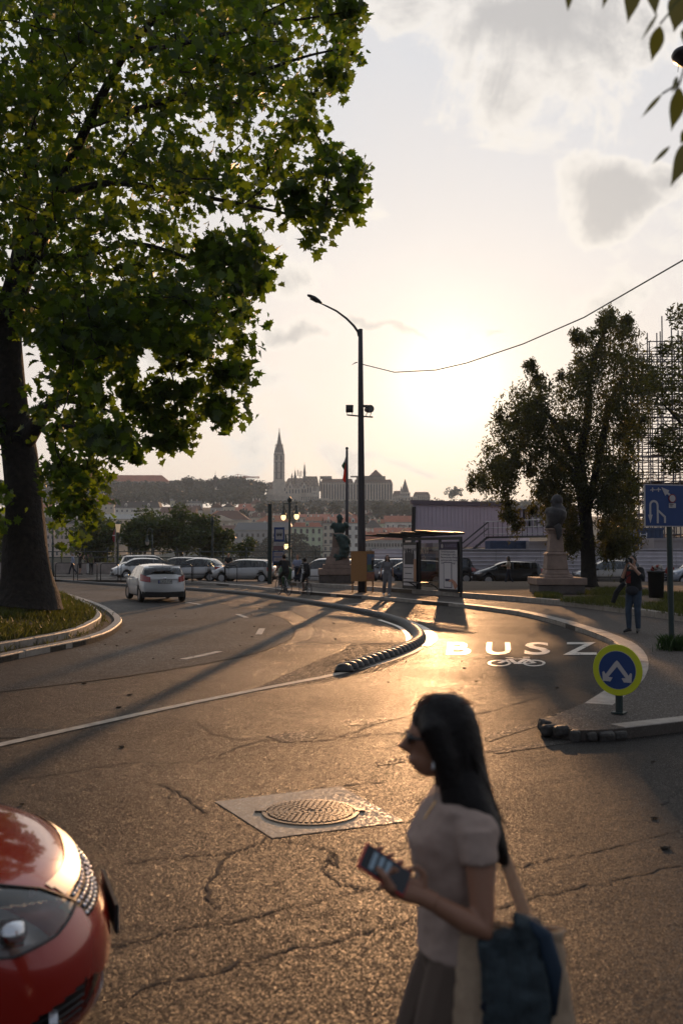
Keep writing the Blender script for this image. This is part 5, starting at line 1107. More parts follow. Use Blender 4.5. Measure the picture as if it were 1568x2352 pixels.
# chipboard poster box round the post
pb = thing('poster_box', 'chipboard box with campaign posters wrapped round the foot of the lamp post', 'poster box', (b.x + .05, b.y - .05, PZ), R(-28))
bw, z0, z1 = .78, .5, 1.83
for k, (dx, dy, sx, sy) in enumerate(((0, -bw / 2, bw, .02), (0, bw / 2, bw, .02), (-bw / 2, 0, .02, bw - .03), (bw / 2, 0, .02, bw - .03))):
    p = MB().box((dx, dy, (z0 + z1) / 2), (sx, sy, z1 - z0)).build('panel', M_OSB, pb)
for sx in (-1, 1):
    for sy in (-1, 1): MB().box((sx * (bw / 2 - .05), sy * (bw / 2 - .05), z0 / 2), (.05, .05, z0)).build('leg', M_OSB, pb)
MB().box((0, 0, z1 + .012), (bw + .04, bw + .04, .02)).build('lid', M_OSB, pb)
p = MB().box((bw / 2 + .013, .0, 1.32), (.004, bw - .06, .80)).build('poster', mat('poster_blue', (.02, .10, .22), .5, noise=(3, .6)), pb)
MB().box((bw / 2 + .018, -.06, 1.1), (.004, bw - .2, .3)).build('poster_field', mat('poster_green', (.05, .16, .04), .5, noise=(4, .6)), p)
m = MB(); m.lathe([(.001, 0), (.07, .003), (.001, .006)], (bw / 2 + .018, .17, 1.5), 12, m=Matrix.Rotation(R(90), 3, 'Y')); m.build('poster_face', mat('poster_skin', (.4, .22, .14), .5), p); MB().box((bw / 2 + .019, .17, 1.24), (.004, .22, .40)).build('poster_suit', C_BLACK if 'black_cloth' in MATS else mat('black_cloth', (.010, .010, .011), .9), p)
MB().box((bw / 2 + .013, 0, .72), (.004, bw - .02, .30)).build('poster', mat('poster_red', (.35, .09, .03), .5, noise=(5, .4)), pb)
# bus shelter
sa, sb_ = G(1058, 1371, PZ), G(927, 1360, PZ)
ex = (sa - sb_); SL = ex.length; rot = math.atan2(ex.y, ex.x)
bs_ = thing('bus_shelter', 'black framed bus shelter with poster panels and a bench', 'bus shelter', (sb_.x, sb_.y, PZ), rot)
M_FR = mat('shelter_black', (.010, .010, .011), .35); SH = 2.42
W1 = SL * .30
mids = (0, SL * .30, SL * .66, SL)
for x in mids: MB().box((x, 0, SH / 2), (.10, .10, SH)).build('post', M_FR, bs_)
MB().box((SL / 2, 0, SH - .03), (SL + .1, .08, .12)).build('beam', M_FR, bs_)
# roof ribs lean out over the pavement towards the left
for k in range(5):
    x = SL * .01 + SL * .245 * k
    MB().box((x - .92, -.45, SH + .10 + .03 * k), (2.6, .10, .08), m=Matrix.Rotation(R(3), 3, 'Y') @ Matrix.Rotation(R(20), 3, 'Z')).build('roof_rib', M_FR, bs_)
m = MB(); m.add([(-2.2, -1.0, SH + .16), (SL - 1.2, -.9, SH + .26), (SL + .15, .12, SH + .12), (-.1, .12, SH + .04)], [(0, 1, 2, 3)]); m.build('roof_glass', mat('roof_tint', (.012, .011, .010), .95, spec=.05), bs_, fix=False)
# poster panels
def panel(x0, x1, nm): 
    f = MB().box(((x0 + x1) / 2, -.02, 1.22), (x1 - x0, .16, 2.06)).build(nm, M_FR, bs_); return f
M_PAPER = mat('poster_paper', (.66, .60, .58), .5); M_INK = mat('poster_ink', (.03, .025, .035), .5); M_VIO = mat('poster_violet', (.035, .018, .06), .5)
x0, x1 = .10, mids[1] - .08
p1 = panel(x0, x1, 'poster_case'); MB().box(((x0 + x1) / 2, -.105, 1.22), (x1 - x0 - .12, .006, 1.80)).build('poster', M_PAPER, p1)
xc = (x0 + x1) / 2; wp = x1 - x0 - .12
text('THE DEAD SOUTH', wp / 7.6, M_INK, 'poster_title', p1, (x0 + .09, -.112, 1.86), (R(90), 0, 0), .001, bold=.004)
m = MB()
for k, (dx, hh) in enumerate(((-.28, .62), (-.10, .68), (.08, .66), (.27, .60))): m.box((xc + dx * wp, -.111, 1.20 + hh / 2), (wp * .2, .004, hh - .12)); m.ball((xc + dx * wp, -.111, 1.20 + hh), wp * .07, 8, 6, (1, .1, 1.2))
struct(m.build('poster_band', M_INK, p1), 'stuff')
for z, s in ((1.12, .7), (.86, .5), (.62, .8), (.48, .35)): MB().box((xc - .1 * wp, -.111, z), (wp * s, .004, .035)).build('poster_line', M_INK, p1)
MB().box((x1 - .16, -.1115, 1.0), (.24, .004, 1.0)).build('torn_sheet', mat('torn_paper', (.5, .26, .14), .6), p1)
x0, x1 = mids[2] + .10, SL - .08
p2 = panel(x0, x1, 'poster_case'); xc = (x0 + x1) / 2; wp = x1 - x0 - .05
MB().box((xc, -.105, 1.10), (wp, .006, 1.62)).build('poster', M_PAPER, p2); MB().box((xc, -.107, 2.07), (wp, .006, .31)).build('poster_head', M_VIO, p2)
m = MB(); RX = Matrix.Rotation(R(90), 3, 'X'); m.lathe([(.09, 0), (.09, .004), (.05, .004), (.05, 0)], (xc - wp * .33, -.113, 2.07), 20, m=RX); m.build('logo_ring', M_PAPER, p2); MB().lathe([(.025, 0), (.02, .004)], (xc - wp * .33, -.113, 2.07), 12, m=RX).build('logo_dot', M_PAPER, p2)
text('BUDAPESTGO', wp / 9.2, mat('poster_grey', (.22, .18, .28), .5), 'poster_title', p2, (xc - wp * .2, -.112, 2.03), (R(90), 0, 0), .001, bold=.003)
text('Tervezd meg utazásaidat\nés vásárolj jegyet mobilon.\nPlan your journey in Budapest\nand buy your public transport\nticket on the mobile app!', wp / 12.5, M_VIO, 'poster_text', p2, (xc - wp * .40, -.112, 1.80), (R(90), 0, 0), .001)
ph2 = MB().box((xc - wp * .02, -.112, .87), (wp * .46, .006, 1.06)).build('phone_outline', M_VIO, p2); MB().box((xc - wp * .02, -.116, .87), (wp * .40, .006, 1.0)).build('phone_face', M_PAPER, ph2)
MB().box((xc - wp * .02, -.121, .66), (wp * .26, .004, .10)).build('phone_button', M_VIO, ph2)
m = MB(); m.tube([(xc + wp * .06, -.122, .62), (xc + wp * .22, -.122, .66), (xc + wp * .36, -.122, .52), (xc + wp * .46, -.122, .36)], [(.035, .004), (.06, .004), (.12, .004), (.14, .004)], 10, up=(0, 0, 1)); m.build('printed_hand', mat('print_skin', (.52, .24, .15), .5), p2)
MB().box((SL * .48, 0, 1.25), (mids[2] - mids[1] - .1, .012, 1.9)).build('glass_pane', glassm('shelter_glass', (.75, .73, .7), .93), bs_)
m = MB()
def scr(P, dz=0): m.tube([(mids[1] + .12 + x * .62, -.012, 1.72 + z * .30) for x, z in P], .008, 4)
scr([(0, 0), (.05, .8), (.15, .2), (.22, .9), (.28, 0)]); scr([(.45, .5), (.35, .6), (.33, .1), (.48, 0)]); scr([(.6, .8), (.66, .1), (.74, .8)]); scr([(1.0, .5), (.92, .95), (.84, .5), (.9, .05), (1.02, .2), (1.1, 1.0)]); scr([(.1, -.4), (.5, -.2), (.25, -.7), (.7, -.5), (.6, -.35)])
struct(m.build('scratched_graffiti', mat('scratch', (.75, .62, .48), .6), bs_), 'stuff')
bn_ = MB().box((mids[1] + .35, -.42, .50), (1.9, .32, .05)).build('bench_seat', M_FR, bs_)
for x in (mids[1] - .2, mids[2] - .1): m = MB(); m.tube([(x, -.42, .48), (x, -.2, .38), (x, -.04, .25)], .025, 6); m.build('bench_bracket', M_FR, bn_)
# bus stop sign
v = gplace(641, 0, 53); SP = Vector((v[0], v[1], PZ - .12))
bsn = thing('bus_stop_sign', 'blue bus stop sign with timetables on a pole beside the cyclist in black', 'bus stop sign', SP)
def rs(px, py): return at(px, py, SP.y) - SP
M_BLUE = mat('sign_blue', (.012, .045, .17), .4); M_WHT = mat('sign_white', (.42, .38, .36), .45)
def plate(nm, x0, y0, x1, y1, m_, par, dy=0.0, th=.03):
    a, c = rs(x0, y1), rs(x1, y0); return MB().box(((a.x + c.x) / 2, dy, (a.z + c.z) / 2), (c.x - a.x, th, c.z - a.z)).build(nm, m_, par)
MB().tube([(.0, .05, 0), (0, .05, rs(641, 1212).z)], .04, 10).build('pole', mat('pole_brown', (.05, .03, .03), .5), bsn)
p = plate('sign_plate', 629.5, 1211, 653.5, 1244, M_BLUE, bsn, 0, .05); plate('sign_face', 633, 1216, 650, 1239, M_WHT, p, -.03, .01)
q = plate('bus_symbol', 635.5, 1224, 647.5, 1230, M_INK, p, -.04, .01)
for k in range(4): plate('bus_window', 636.5 + k * 2.7, 1225, 638.3 + k * 2.7, 1226.8, M_WHT, p, -.05, .01)
for x in (638, 645): c = rs(x, 1230.6); m = MB(); m.lathe([(.03, 0), (.03, .01)], (c.x, -.04, c.z), 8, m=RX); m.build('bus_wheel', M_INK, p)
p = plate('name_plate', 628.5, 1245, 653, 1253.5, M_WHT, bsn); c = rs(634.5, 1250.5); text('Széchenyi István tér', .075, M_INK, 'stop_name', p, (c.x, -.02, c.z), (R(90), 0, 0), .001)
plate('route_plate', 628.5, 1254, 653, 1263, mat('route_red', (.20, .10, .10), .5), bsn)
p = plate('timetable_case', 626, 1282, 652.5, 1348, M_BLUE, bsn, 0, .08); c0 = rs(626, 1282); c1_ = rs(652.5, 1348)
for k, (ya, yb) in enumerate(((1258 + 0, 0),)): pass
zt = lambda y: (y - 1282) * .0 
for k in range(3):
    za = c0.z + .0; 
bsn.children[0]
for o_ in [p]: bpy.data.objects.remove(o_)
p = plate('timetable_case', 626, 1256.8 + 9, 652.5, 1300, M_BLUE, bsn, .02, .08)
for k, (ya, yb, mm) in enumerate(((1268, 1278, M_WHT), (1280.5, 1289, M_WHT), (1291.5, 1298.5, M_DGLASS))):
    t_ = plate('timetable', 629, ya, 651, yb, mm, p, -.03, .01)
    if k < 2:
        for xx in range(6): plate('timetable_column', 631.5 + xx * 3.1, ya + 1.5, 633.3 + xx * 3.1, yb - 1.2, mat('faint_red', (.26, .17, .17), .6), t_, -.04, .004)
# green litter bin by the stop
v = gplace(655, 0, 52.6); gb_ = thing('litter_bin', 'green litter bin in front of the bus stop timetable', 'litter bin', (v[0], v[1], 0))
MB().tube([(0, 0, .12), (0, 0, .4), (0, 0, 1.02), (0, 0, 1.12)], [.20, .33, .36, .28], 12).build('bin_body', mat('bin_green', (.02, .075, .028), .5), gb_, True); m = MB(); m.ball((0, 0, 1.16), .17, 8, 6, (1.3, 1, .6)); m.ball((.12, -.05, 1.2), .09, 7, 5); m.build('rubbish', mat('rubbish', (.45, .33, .22), .8), gb_); MB().tube([(0, 0, -.0), (0, 0, .3)], .05, 8).build('foot', M_FR, gb_)
# dark green advertising mast behind
v = gplace(620, 0, 56); o = MB().box((0, 0, 2.32), (.24, .18, 4.6)).build('mast', M_GREEN); o.location = (v[0], v[1], 0); tag(o, 'square dark green mast beside the bus stop sign', 'mast')
# candelabra with three lit globes
v = gplace(665, 0, 66); KP = Vector((v[0], v[1], 0)); cd = thing('street_candelabra', 'green iron candelabra with three lit globes behind the bus stop sign', 'street lamp', KP)
def rk(px, py, Y=None): return at(px, py, Y or KP.y) - KP
ztop = rk(666, 1138).z; zarm = rk(666, 1156).z
MB().lathe([(.16, 0), (.17, .5), (.11, .8), (.10, 2.5), (.10, rk(0, 1262).z), (.135, rk(0, 1260).z), (.085, rk(0, 1256).z), (.08, zarm - .2), (.11, zarm), (.07, zarm + .1), (.06, ztop - .55), (.12, ztop - .42), (.17, ztop - .3), (.13, ztop - .2), (.04, ztop - .1), (.01, ztop)], n=12).build('post', M_GREEN, cd, True)
def globe(root, c, k=1.0, bell=True):
    h = MB(); h.lathe([(.03 * k, .62 * k), (.05 * k, .5 * k), (.06 * k, .3 * k), (.14 * k, .12 * k), (.20 * k, .02 * k), (.26 * k, -.01 * k), (.16 * k, -.015 * k)], c, 12); h = h.build('lamp_shade', M_GREEN, root, True)
    MB().ball(Vector(c) - Vector((0, 0, .13 * k)), .17 * k, 12, 8, (.9, .9, 1.25)).build('globe', M_GLOW, h, True); return h
for px, py in ((651.0, 1183), (681, 1181)):
    c = rk(px, py); globe(cd, c, 1.05); s = 1 if px > 666 else -1
    m = MB(); m.tube([(0, 0, zarm), (c.x, 0, zarm + .03 * s)], .03, 6); m.tube([(0.05 * s, 0, zarm - 1.1), (.25 * s, 0, zarm - .55), (c.x * .9, 0, zarm - .15)], .025, 6); m.tube([(c.x, 0, zarm + .1), (c.x, 0, c.z + .6)], .028, 6); m.build('arm', M_GREEN, cd)
c = rk(656.5, 1249); globe(cd, c, 1.05); a = rk(664, 1233)
MB().tube([(a.x, 0, a.z - .3), (a.x - .0, 0, a.z), (a.x - .12, 0, a.z + .2), (c.x + .02, 0, a.z + .12), (c.x, 0, c.z + .55)], .025, 6).build('arm', M_GREEN, cd)
# other lamps on the quay
def postlamp(label, px, ptop, Y, kind):
    v = gplace(px, 0, Y); K = Vector((v[0], v[1], 0)); h = (at(px, ptop, Y) - K).z; r = thing('street_lamp', label, 'street lamp', K)
    pr = [(.14, 0), (.15, .45), (.09, .7), (.075, 2.4), (.095, 2.5), (.065, 2.6)]
    if kind == 'finial': MB().lathe(pr + [(.07, h - .8), (.09, h - .7), (.14, h - .45), (.15, h - .3), (.09, h - .22), (.12, h - .12), (.02, h)], n=12).build('post', M_GREEN, r, True)
    if kind == 'lantern':
        MB().lathe(pr + [(.06, h - 1.3), (.12, h - 1.2), (.07, h - 1.05), (.12, h - .95)], n=12).build('post', M_GREEN, r, True)
        MB().lathe([(.12, h - .95), (.22, h - .3)], n=6).build('lantern_glass', mat('lantern_glass', (.55, .45, .35), .3, emit=((1, .7, .4), .25)), r)
        MB().lathe([(.24, h - .3), (.16, h - .15), (.05, h - .08), (.03, h)], n=6).build('lantern_cap', M_GREEN, r)
    if kind in ('arm', 'armr', 'hoop'):
        s = -1 if kind == 'arm' else 1
        MB().lathe(pr + [(.055, h - .5)], n=10).build('post', M_GREEN, r, True)
        MB().tube([(0, 0, h - .55), (0, 0, h - .2), (s * .12, 0, h - .02), (s * .32, 0, h - .02), (s * .42, 0, h - .25), (s * .42, 0, h - .5)], .03, 6).build('arm', M_GREEN, r)
        hd = globe(r, (s * .42, 0, h - 1.1), .95)
        if kind == 'arm': hd.children[0].data.materials[0] = mat('dull_globe', (.5, .42, .34), .3)
    return r
postlamp('lantern topped iron street lamp behind the small flag pole', 271, 1195, 78, 'lantern'); postlamp('iron street lamp with one hanging globe before the quay trees', 350, 1214, 84, 'arm'); postlamp('tall dark lamp post with a finial between the quay trees and cars', 488, 1184, 76, 'finial')
postlamp('hooped street lamp with a lit globe seen above the bus shelter', 950, 1240, 70, 'hoop'); postlamp('street lamp with hanging globes half hidden by the plane tree trunk', 122, 1140, 74, 'arm')
# flag poles
v = gplace(796.5, 0, 62); FP = Vector((v[0], v[1], 0)); zt_ = (at(796.5, 1030, 62) - FP).z
fp = thing('flag_pole', 'tall flag pole with a furled red white and green flag left of the lamp post', 'flag pole', FP); MB().tube([(0, 0, 0), (0, 0, zt_ - .1)], [.13, .075], 10).build('pole', M_STEEL, fp, True); MB().ball((0, 0, zt_), .1, 8, 6).build('finial', M_STEEL, fp)
def fpz(y): return (at(796.5, y, 62) - FP).z
fl_ = MB().tube([(-.03, 0, fpz(1045)), (-.06, 0, fpz(1056)), (-.12, 0, fpz(1063))], [(.03, .05), (.07, .06), (.10, .06)], 8, up=(1, 0, 0)).build('flag', mat('flag_white', (.45, .38, .33), .8, trans=(.3, (.5, .4, .35))), fp)
MB().tube([(-.12, 0, fpz(1060)), (-.22, 0, fpz(1070)), (-.16, 0, fpz(1078))], [(.05, .04), (.12, .06), (.05, .04)], 8, up=(1, 0, 0)).build('green_band', mat('flag_green', (.05, .12, .05), .8), fl_)
MB().tube([(-.06, 0, fpz(1058)), (-.09, 0, fpz(1074)), (-.11, 0, fpz(1090)), (-.15, 0, fpz(1102)), (-.12, 0, fpz(1108))], [(.03, .04), (.09, .06), (.11, .07), (.13, .06), (.03, .03)], 8, up=(1, 0, 0)).build('red_band', mat('flag_red', (.50, .05, .02), .8, trans=(.5, (.7, .10, .03))), fl_)
v = gplace(265, 0, 77); F2 = Vector((v[0], v[1], 0)); z2_ = (at(265, 1215, 77) - F2).z; fp = thing('flag_pole', 'thin pale flag pole with a drooping red and white flag on the quay', 'flag pole', F2)
MB().tube([(0, 0, 0), (0, 0, z2_)], .04, 8).build('pole', mat('pale_pole', (.3, .27, .25), .5), fp); MB().lathe([(.5, 0), (.4, .10), (.1, .16)], n=14).build('foot', M_FR, fp)
f = MB().tube([(-.05, 0, z2_ - .05), (-.12, 0, z2_ - .6), (-.10, 0, z2_ - 1.0)], [(.04, .03), (.13, .04), (.05, .03)], 8, up=(1, 0, 0)).build('flag', mat('flag_dull_red', (.25, .03, .03), .8), fp); MB().box((-.11, -.04, z2_ - .5), (.2, .02, .07)).build('white_cross', C_WHITE if 'white_cloth' in MATS else mat('white_cloth', (.6, .58, .55), .9), f)
# draped bust on pedestal
v = gplace(781, 0, 53.2); BP = Vector((v[0], v[1], BZ - .03)); bu = thing('bust_monument', 'green bronze bust with a draped figure on a stepped stone pedestal', 'monument', BP)
def rb_(px, py): return at(px, py, BP.y) - BP
k_ = BP.y / FPX
def zz(py): return rb_(781, py).z
def blk(x0, x1, y0, y1, m_, nm='pedestal_block', x0t=None, x1t=None, dep=None, off=0):
    a = rb_(x0, y1); c = rb_(x1, y1); at_ = rb_(x0t or x0, y0); ct = rb_(x1t or x1, y0); wb3 = c.x - a.x; wt = ct.x - at_.x; z0_ = max(a.z, 0) if y1 < 1345 else -.0; h_ = at_.z - z0_
    mm = MB(); mm.frustum(((a.x + c.x) / 2, off, z0_), (wb3, dep or wb3), (wt, (dep or wb3) * wt / wb3), h_); o = mm.build(nm, m_, bu); bv = o.modifiers.new('b', 'BEVEL'); bv.width = .02; return o
blk(733, 813, 1320, 1350, M_STONE2, 'base_step'); blk(731, 815, 1306, 1319.6, M_STONE, 'base_slab'); blk(741, 810, 1296.5, 1305.7, M_STONE, 'plinth'); blk(747, 804, 1278, 1296.2, M_STONE, 'pedestal_foot', 750, 801); blk(757, 797, 1258, 1277.7, M_STONE, 'pedestal_flare', 762, 791); blk(762, 789, 1230, 1257.7, M_STONE, 'pedestal_shaft', 764, 787); blk(760.5, 790, 1224, 1229.7, M_STONE, 'pedestal_cap', 764, 788)
bm2 = MB(); hd = rb_(780, 1191.5)
bm2.ball(hd, .21, 14, 12, (.74, .85, .98)); bm2.ball(hd - Vector((0, .07, .09)), .145, 10, 8, (.8, .8, .9)); bm2.tube([hd + Vector((0, -.15, .04)), hd + Vector((0, -.23, -.02)), hd + Vector((0, -.17, -.05))], [.025, .035, .025], 6)
for _ in range(30):
    q = Vector((rnd.gauss(0, 1), rnd.gauss(.2, 1), rnd.gauss(.8, .7))).normalized(); bm2.ball(hd + Vector((q.x * .15, q.y * .17, .03 + q.z * .18)), .055, 6, 5)
bm2.tube([rb_(780, 1195), rb_(780, 1204)], [.12, .16], 12)
bm2.tube([rb_(780, 1202), rb_(780, 1205), rb_(780, 1210), rb_(779, 1218), rb_(778, 1229)], [(.2, .16), (.36, .22), (.38, .26), (.32, .25), (.22, .2)], 18, up=(1, 0, 0))
for s in (-1, 1): bm2.tube([rb_(780 + 8 * s, 1204), rb_(780 + 14 * s, 1205.5), rb_(780 + 18 * s, 1210), rb_(780 + 14 * s, 1215)], [.13, .16, .12, .04], 10)
remesh(bm2.build('bust', M_BRONZE, bu), .03, 2)
dr = MB(); dr.tube([rb_(776, 1231), rb_(782, 1238), rb_(788, 1246), rb_(791, 1258), rb_(790, 1268), rb_(787, 1280)], [.2, .22, .26, .28, .26, .24], 12); dr.tube([rb_(784, 1232), rb_(793, 1236), rb_(799, 1243), rb_(803, 1250)], [.12, .17, .15, .06], 10)
dr.tube([rb_(776, 1230), rb_(773, 1231.5), rb_(765, 1227)], [.1, .07, .04], 8); dr.ball(rb_(777.5, 1233), .16, 10, 8); dr.tube([rb_(786, 1278), rb_(776, 1279), rb_(767, 1276)], [.2, .15, .12], 8); dr.tube([rb_(778, 1280), rb_(772, 1288), rb_(766, 1296)], [.14, .10, .05], 8)
o = remesh(dr.build('draped_figure', M_BRONZE, bu), .03, 2); o.location.y = -.55
txd = bpy.data.textures.new('drape', 'CLOUDS'); txd.noise_scale = .2; d3 = o.modifiers.new('d', 'DISPLACE'); d3.texture = txd; d3.strength = .10
# bust at the right under the tree
v = gplace(1272, 0, 40); v = Vector((v[0], v[1], BZ)); BP = v; bu = thing('bust_monument', 'dark bust on a tall pale pedestal standing in front of the drooping tree', 'monument', BP)
blk(1225, 1330, 1342.5, 1366, M_STONE2, 'base_step'); blk(1221, 1334, 1338 - 12, 1342, M_STONE, 'base_slab'); blk(1243, 1309, 1319, 1325.7, M_STONE, 'plinth', 1245, 1307); blk(1247, 1303, 1308, 1318.7, M_STONE, 'pedestal_foot', 1250, 1299); blk(1250, 1299, 1274, 1307.7, M_STONE, 'pedestal_drum', 1252, 1295); blk(1249.5, 1297, 1268, 1273.7, M_STONE, 'pedestal_ring', 1254, 1293); blk(1257, 1291, 1225, 1267.7, M_STONE, 'pedestal_shaft', 1260, 1287); blk(1257, 1289, 1219, 1224.7, M_STONE, 'pedestal_neck', 1256, 1290); blk(1254, 1292, 1213.5, 1218.7, M_STONE, 'pedestal_cap', 1252.5, 1294)
bm2 = MB(); hd = rb_(1278, 1151); Mz = Matrix.Rotation(R(60), 3, 'Z')
bm2.ball(hd + Vector((0, 0, .03)), .25, 14, 12, (.78, .95, 1.0), Mz); bm2.ball(hd + Vector((-.08, 0, -.13)), .18, 10, 8, (.85, .95, .9)); bm2.tube([hd + Vector((-.2, -.05, .06)), hd + Vector((-.29, -.07, -.04)), hd + Vector((-.2, -.05, -.06))], [.025, .04, .03], 6)
bm2.tube([rb_(1279, 1157), rb_(1281, 1168)], [.17, .24], 12); bm2.ball(hd + Vector((.07, .04, .02)), .23, 12, 10, (.8, .9, .95))
bm2.tube([rb_(1281, 1166), rb_(1280, 1172), rb_(1276, 1184), rb_(1273, 1198), rb_(1270, 1213)], [(.24, .22), (.38, .40), (.42, .42), (.34, .36), (.26, .25)], 18, up=(1, 0, 0)); bm2.ball(rb_(1290, 1178), .20, 10, 8, (.8, 1, 1.3)); bm2.ball(rb_(1264, 1182), .16, 10, 8, (.7, 1, 1.2)); bm2.tube([rb_(1262, 1204), rb_(1256, 1211), rb_(1252, 1213)], [.12, .10, .06], 8)
bm2.ball(rb_(1258, 1175), .19, 12, 8, (.7, 1, .9)); bm2.ball(rb_(1289, 1173), .22, 12, 8, (.75, 1, .95)); bm2.tube([rb_(1268, 1170), rb_(1271, 1190), rb_(1268, 1206)], [(.05, .3), (.05, .36), (.04, .3)], 8, up=(1, 0, 0)); remesh(bm2.build('bust', M_BRONZE2, bu), .03, 6)
m = MB(); m.tube([rb_(1272, 1206), rb_(1277, 1214), rb_(1279, 1228), rb_(1276, 1240)], [(.16, .04), (.15, .05), (.12, .05), (.05, .03)], 8, up=(1, 0, 0)); o = remesh(m.build('drape', M_BRONZE2, bu), .02, 2); o.location.y = -.36
# bicycle hoops
for i, (x0, x1, yt, yb, Yh) in enumerate(((-8, 13, 1286, 1320, 66), (14, 36, 1288, 1321, 65), (209, 279, 1292, 1323, 62.5), (297, 363, 1293, 1325, 62), (375, 441, 1295, 1328, 61.2), (455, 521, 1297, 1330, 60.4), (527, 590, 1299.5, 1332, 59.8))): pass
hoopm = mat('hoop_steel', (.02, .018, .018), .35, .3)
hp = [(-3, 14), (209, 279)]
HO = [(2, 14), (37, 58), (92, 118)]
def hoop(label, xa, xb, ytop, ybot):
    a = at(xa, 1262, 0.0001)
    Yb = 58.6 + (600 - xa) * .0065
    ga = gplace(xa, 0, Yb + .15); gb2 = gplace(xb, 0, Yb); hgt = (1262 - ytop) * Yb / FPX + CAMZ - PZ
    o0 = Vector((ga[0], ga[1], PZ)); e = Vector((gb2[0] - ga[0], gb2[1] - ga[1], 0)); L = e.length; u_ = e / L; up = Vector((0, 0, 1)); r = .13
    P = [Vector((0, 0, 0)), up * (hgt - r), up * (hgt - .3 * r) + u_ * .3 * r, up * hgt + u_ * r, up * hgt + u_ * (L - r), up * (hgt - .3 * r) + u_ * (L - .3 * r), up * (hgt - r) + u_ * L, u_ * L]
    o = MB().tube(P, .026, 8).build('bicycle_hoop', hoopm, smooth=True); o.location = o0; tag(o, label, 'bicycle rack', 'steel hoops along the pavement')
hl_ = [(-14, 14, 'left of the plane tree trunk'), (129, 170, 'first to the right of the plane tree trunk'), (179, 224, 'in front of the people on the quay'), (232, 272, 'beside the foot of the small flag pole'), (279, 322, 'above the roof of the white hatchback, left end'), (325, 358, 'above the middle of the white hatchback roof'), (362, 399, 'between the white hatchback and the small rounded silver car'), (404, 441, 'in front of the small rounded silver car bonnet'), (444, 479, 'in front of the door of the small rounded silver car'), (483, 516, 'between the small rounded car and the silver hatchback'), (518, 545, 'rightmost, at the bonnet of the silver hatchback')]
for xa, xb, wh in hl_: hoop('black steel hoop ' + wh, xa, xb, 1291 + (xa + 14) * .014, 0)
# low quay wall with stone coping and iron railing
qa, qb = gplace(-150, 0, 86), gplace(640, 0, 86)
qw = thing('quay_wall', 'low pale stone quay wall topped by a dark iron railing', 'wall', (qa[0], 86, 0))
LQ = 62.0
x = 0.0
while x < 34:
    MB().box((x + .98, 0, .45), (1.95, .5, .9)).build('stone_block', mat('quay_stone', (.30, .25, .22), .8, noise=(2, .2), bump=(20, .3)), qw); x += 1.97
for zr in (1.35, 1.85): MB().tube([(0, 2.5, zr), (LQ, 2.5, zr)], .04, 6).build('rail', M_GREEN, qw)
pm_ = MB().lathe([(.06, 0), (.08, .1), (.05, .2), (.05, 1.2), (.10, 1.3), (.10, 1.4), (.05, 1.5), (.05, 1.95), (.10, 2.0), (.06, 2.12), (.01, 2.2)], n=8).mesh('post', M_GREEN)
for k in range(31): link('post', pm_, qw, (k * 2.05, 2.5, 0))
# round lane sign on the nose of the island
v = at(1418, 1640, 12.35); gz = G(1418, 1640, PZ); KS = Vector((gz.x, gz.y, PZ)); ks = thing('lane_sign', 'round yellow and blue sign with a split white arrow on the island nose', 'road sign', KS, R(-22))
ks.rotation_euler.z = R(-36); ks.scale = (.91, .91, .91); h0 = (at(1411, 1539, KS.y) - KS).z / .91; MB().tube([(0, .05, 0), (0, .05, h0)], .048, 12).build('post', M_GREEN, ks); MB().box((0, .05, .012), (.16, .16, .02)).build('foot_plate', M_GREEN, ks)
RX = Matrix.Rotation(R(90), 3, 'X')
MB().lathe([(.325, -.006), (.33, 0), (.325, .008), (.01, .008)], (0, 0, h0), 40, m=RX).build('disc', mat('sign_yellow', (.50, .52, .012), .4), ks)
rb2 = MB().lathe([(.243, 0), (.243, .004), (.01, .004)], (0, -.010, h0), 36, m=RX).build('blue_disc', mat('sign_deep_blue', (.006, .035, .14), .4), ks); MB().lathe([(.248, 0), (.248, .003), (.01, .003)], (0, -.0085, h0), 36, m=RX).build('ring', M_WHT, ks)
def arrow(s):
    m = MB(); P = [(0, .10), (0, .035), (s * .125, -.125), (s * .08, -.125 - .0), (s * .105, -.175), (s * .205, -.165), (s * .205, -.055), (s * .165, -.085), (s * .02, .135)]
    P = [(s * -.0, .125), (s * 0, .045), (s * .115, -.095), (s * .06, -.10), (s * .09, -.150), (s * .190, -.150), (s * .196, -.035), (s * .175, -.025), (s * .152, -.062), (s * .028, .10)]
    m.prism([(a, h0 + c) for a, c in P], -.015 - .0006 * (s > 0), -.019); return m.build('arrow_arm', M_WHT, ks)
arrow(-1); arrow(1)
# blue direction board
gz = G(1546, 1491, PZ); DS = Vector((gz.x, gz.y, PZ)); ds = thing('direction_board', 'large blue direction board with a turning arrow on a post at the right edge', 'road sign', DS, R(17))
def rd(px, py): q = at(px, py, DS.y) - DS; return q
zA, zB = rd(1484, 1210).z, rd(1484, 1113).z; xl, xr_ = -.62, 1.25
MB().tube([(0, .06, 0), (-.03, .06, zB - .1)], .055, 12).build('post', M_GREEN, ds)
bd = MB().box(((xl + xr_) / 2, 0, (zA + zB) / 2), (xr_ - xl, .03, zB - zA)).build('board', M_WHT, ds); MB().box(((xl + xr_) / 2, -.018, (zA + zB) / 2), (xr_ - xl - .04, .006, zB - zA - .04)).build('blue_field', mat('sign_deep_blue', (.006, .035, .14), .4), bd)
H_ = zB - zA
def flat(P, nm='symbol', dy=-.024, m_=None): mm = MB(); mm.prism([(xl + a * H_, zA + c * H_) for a, c in P], dy, dy - .004); return mm.build(nm, m_ or M_WHT, bd)
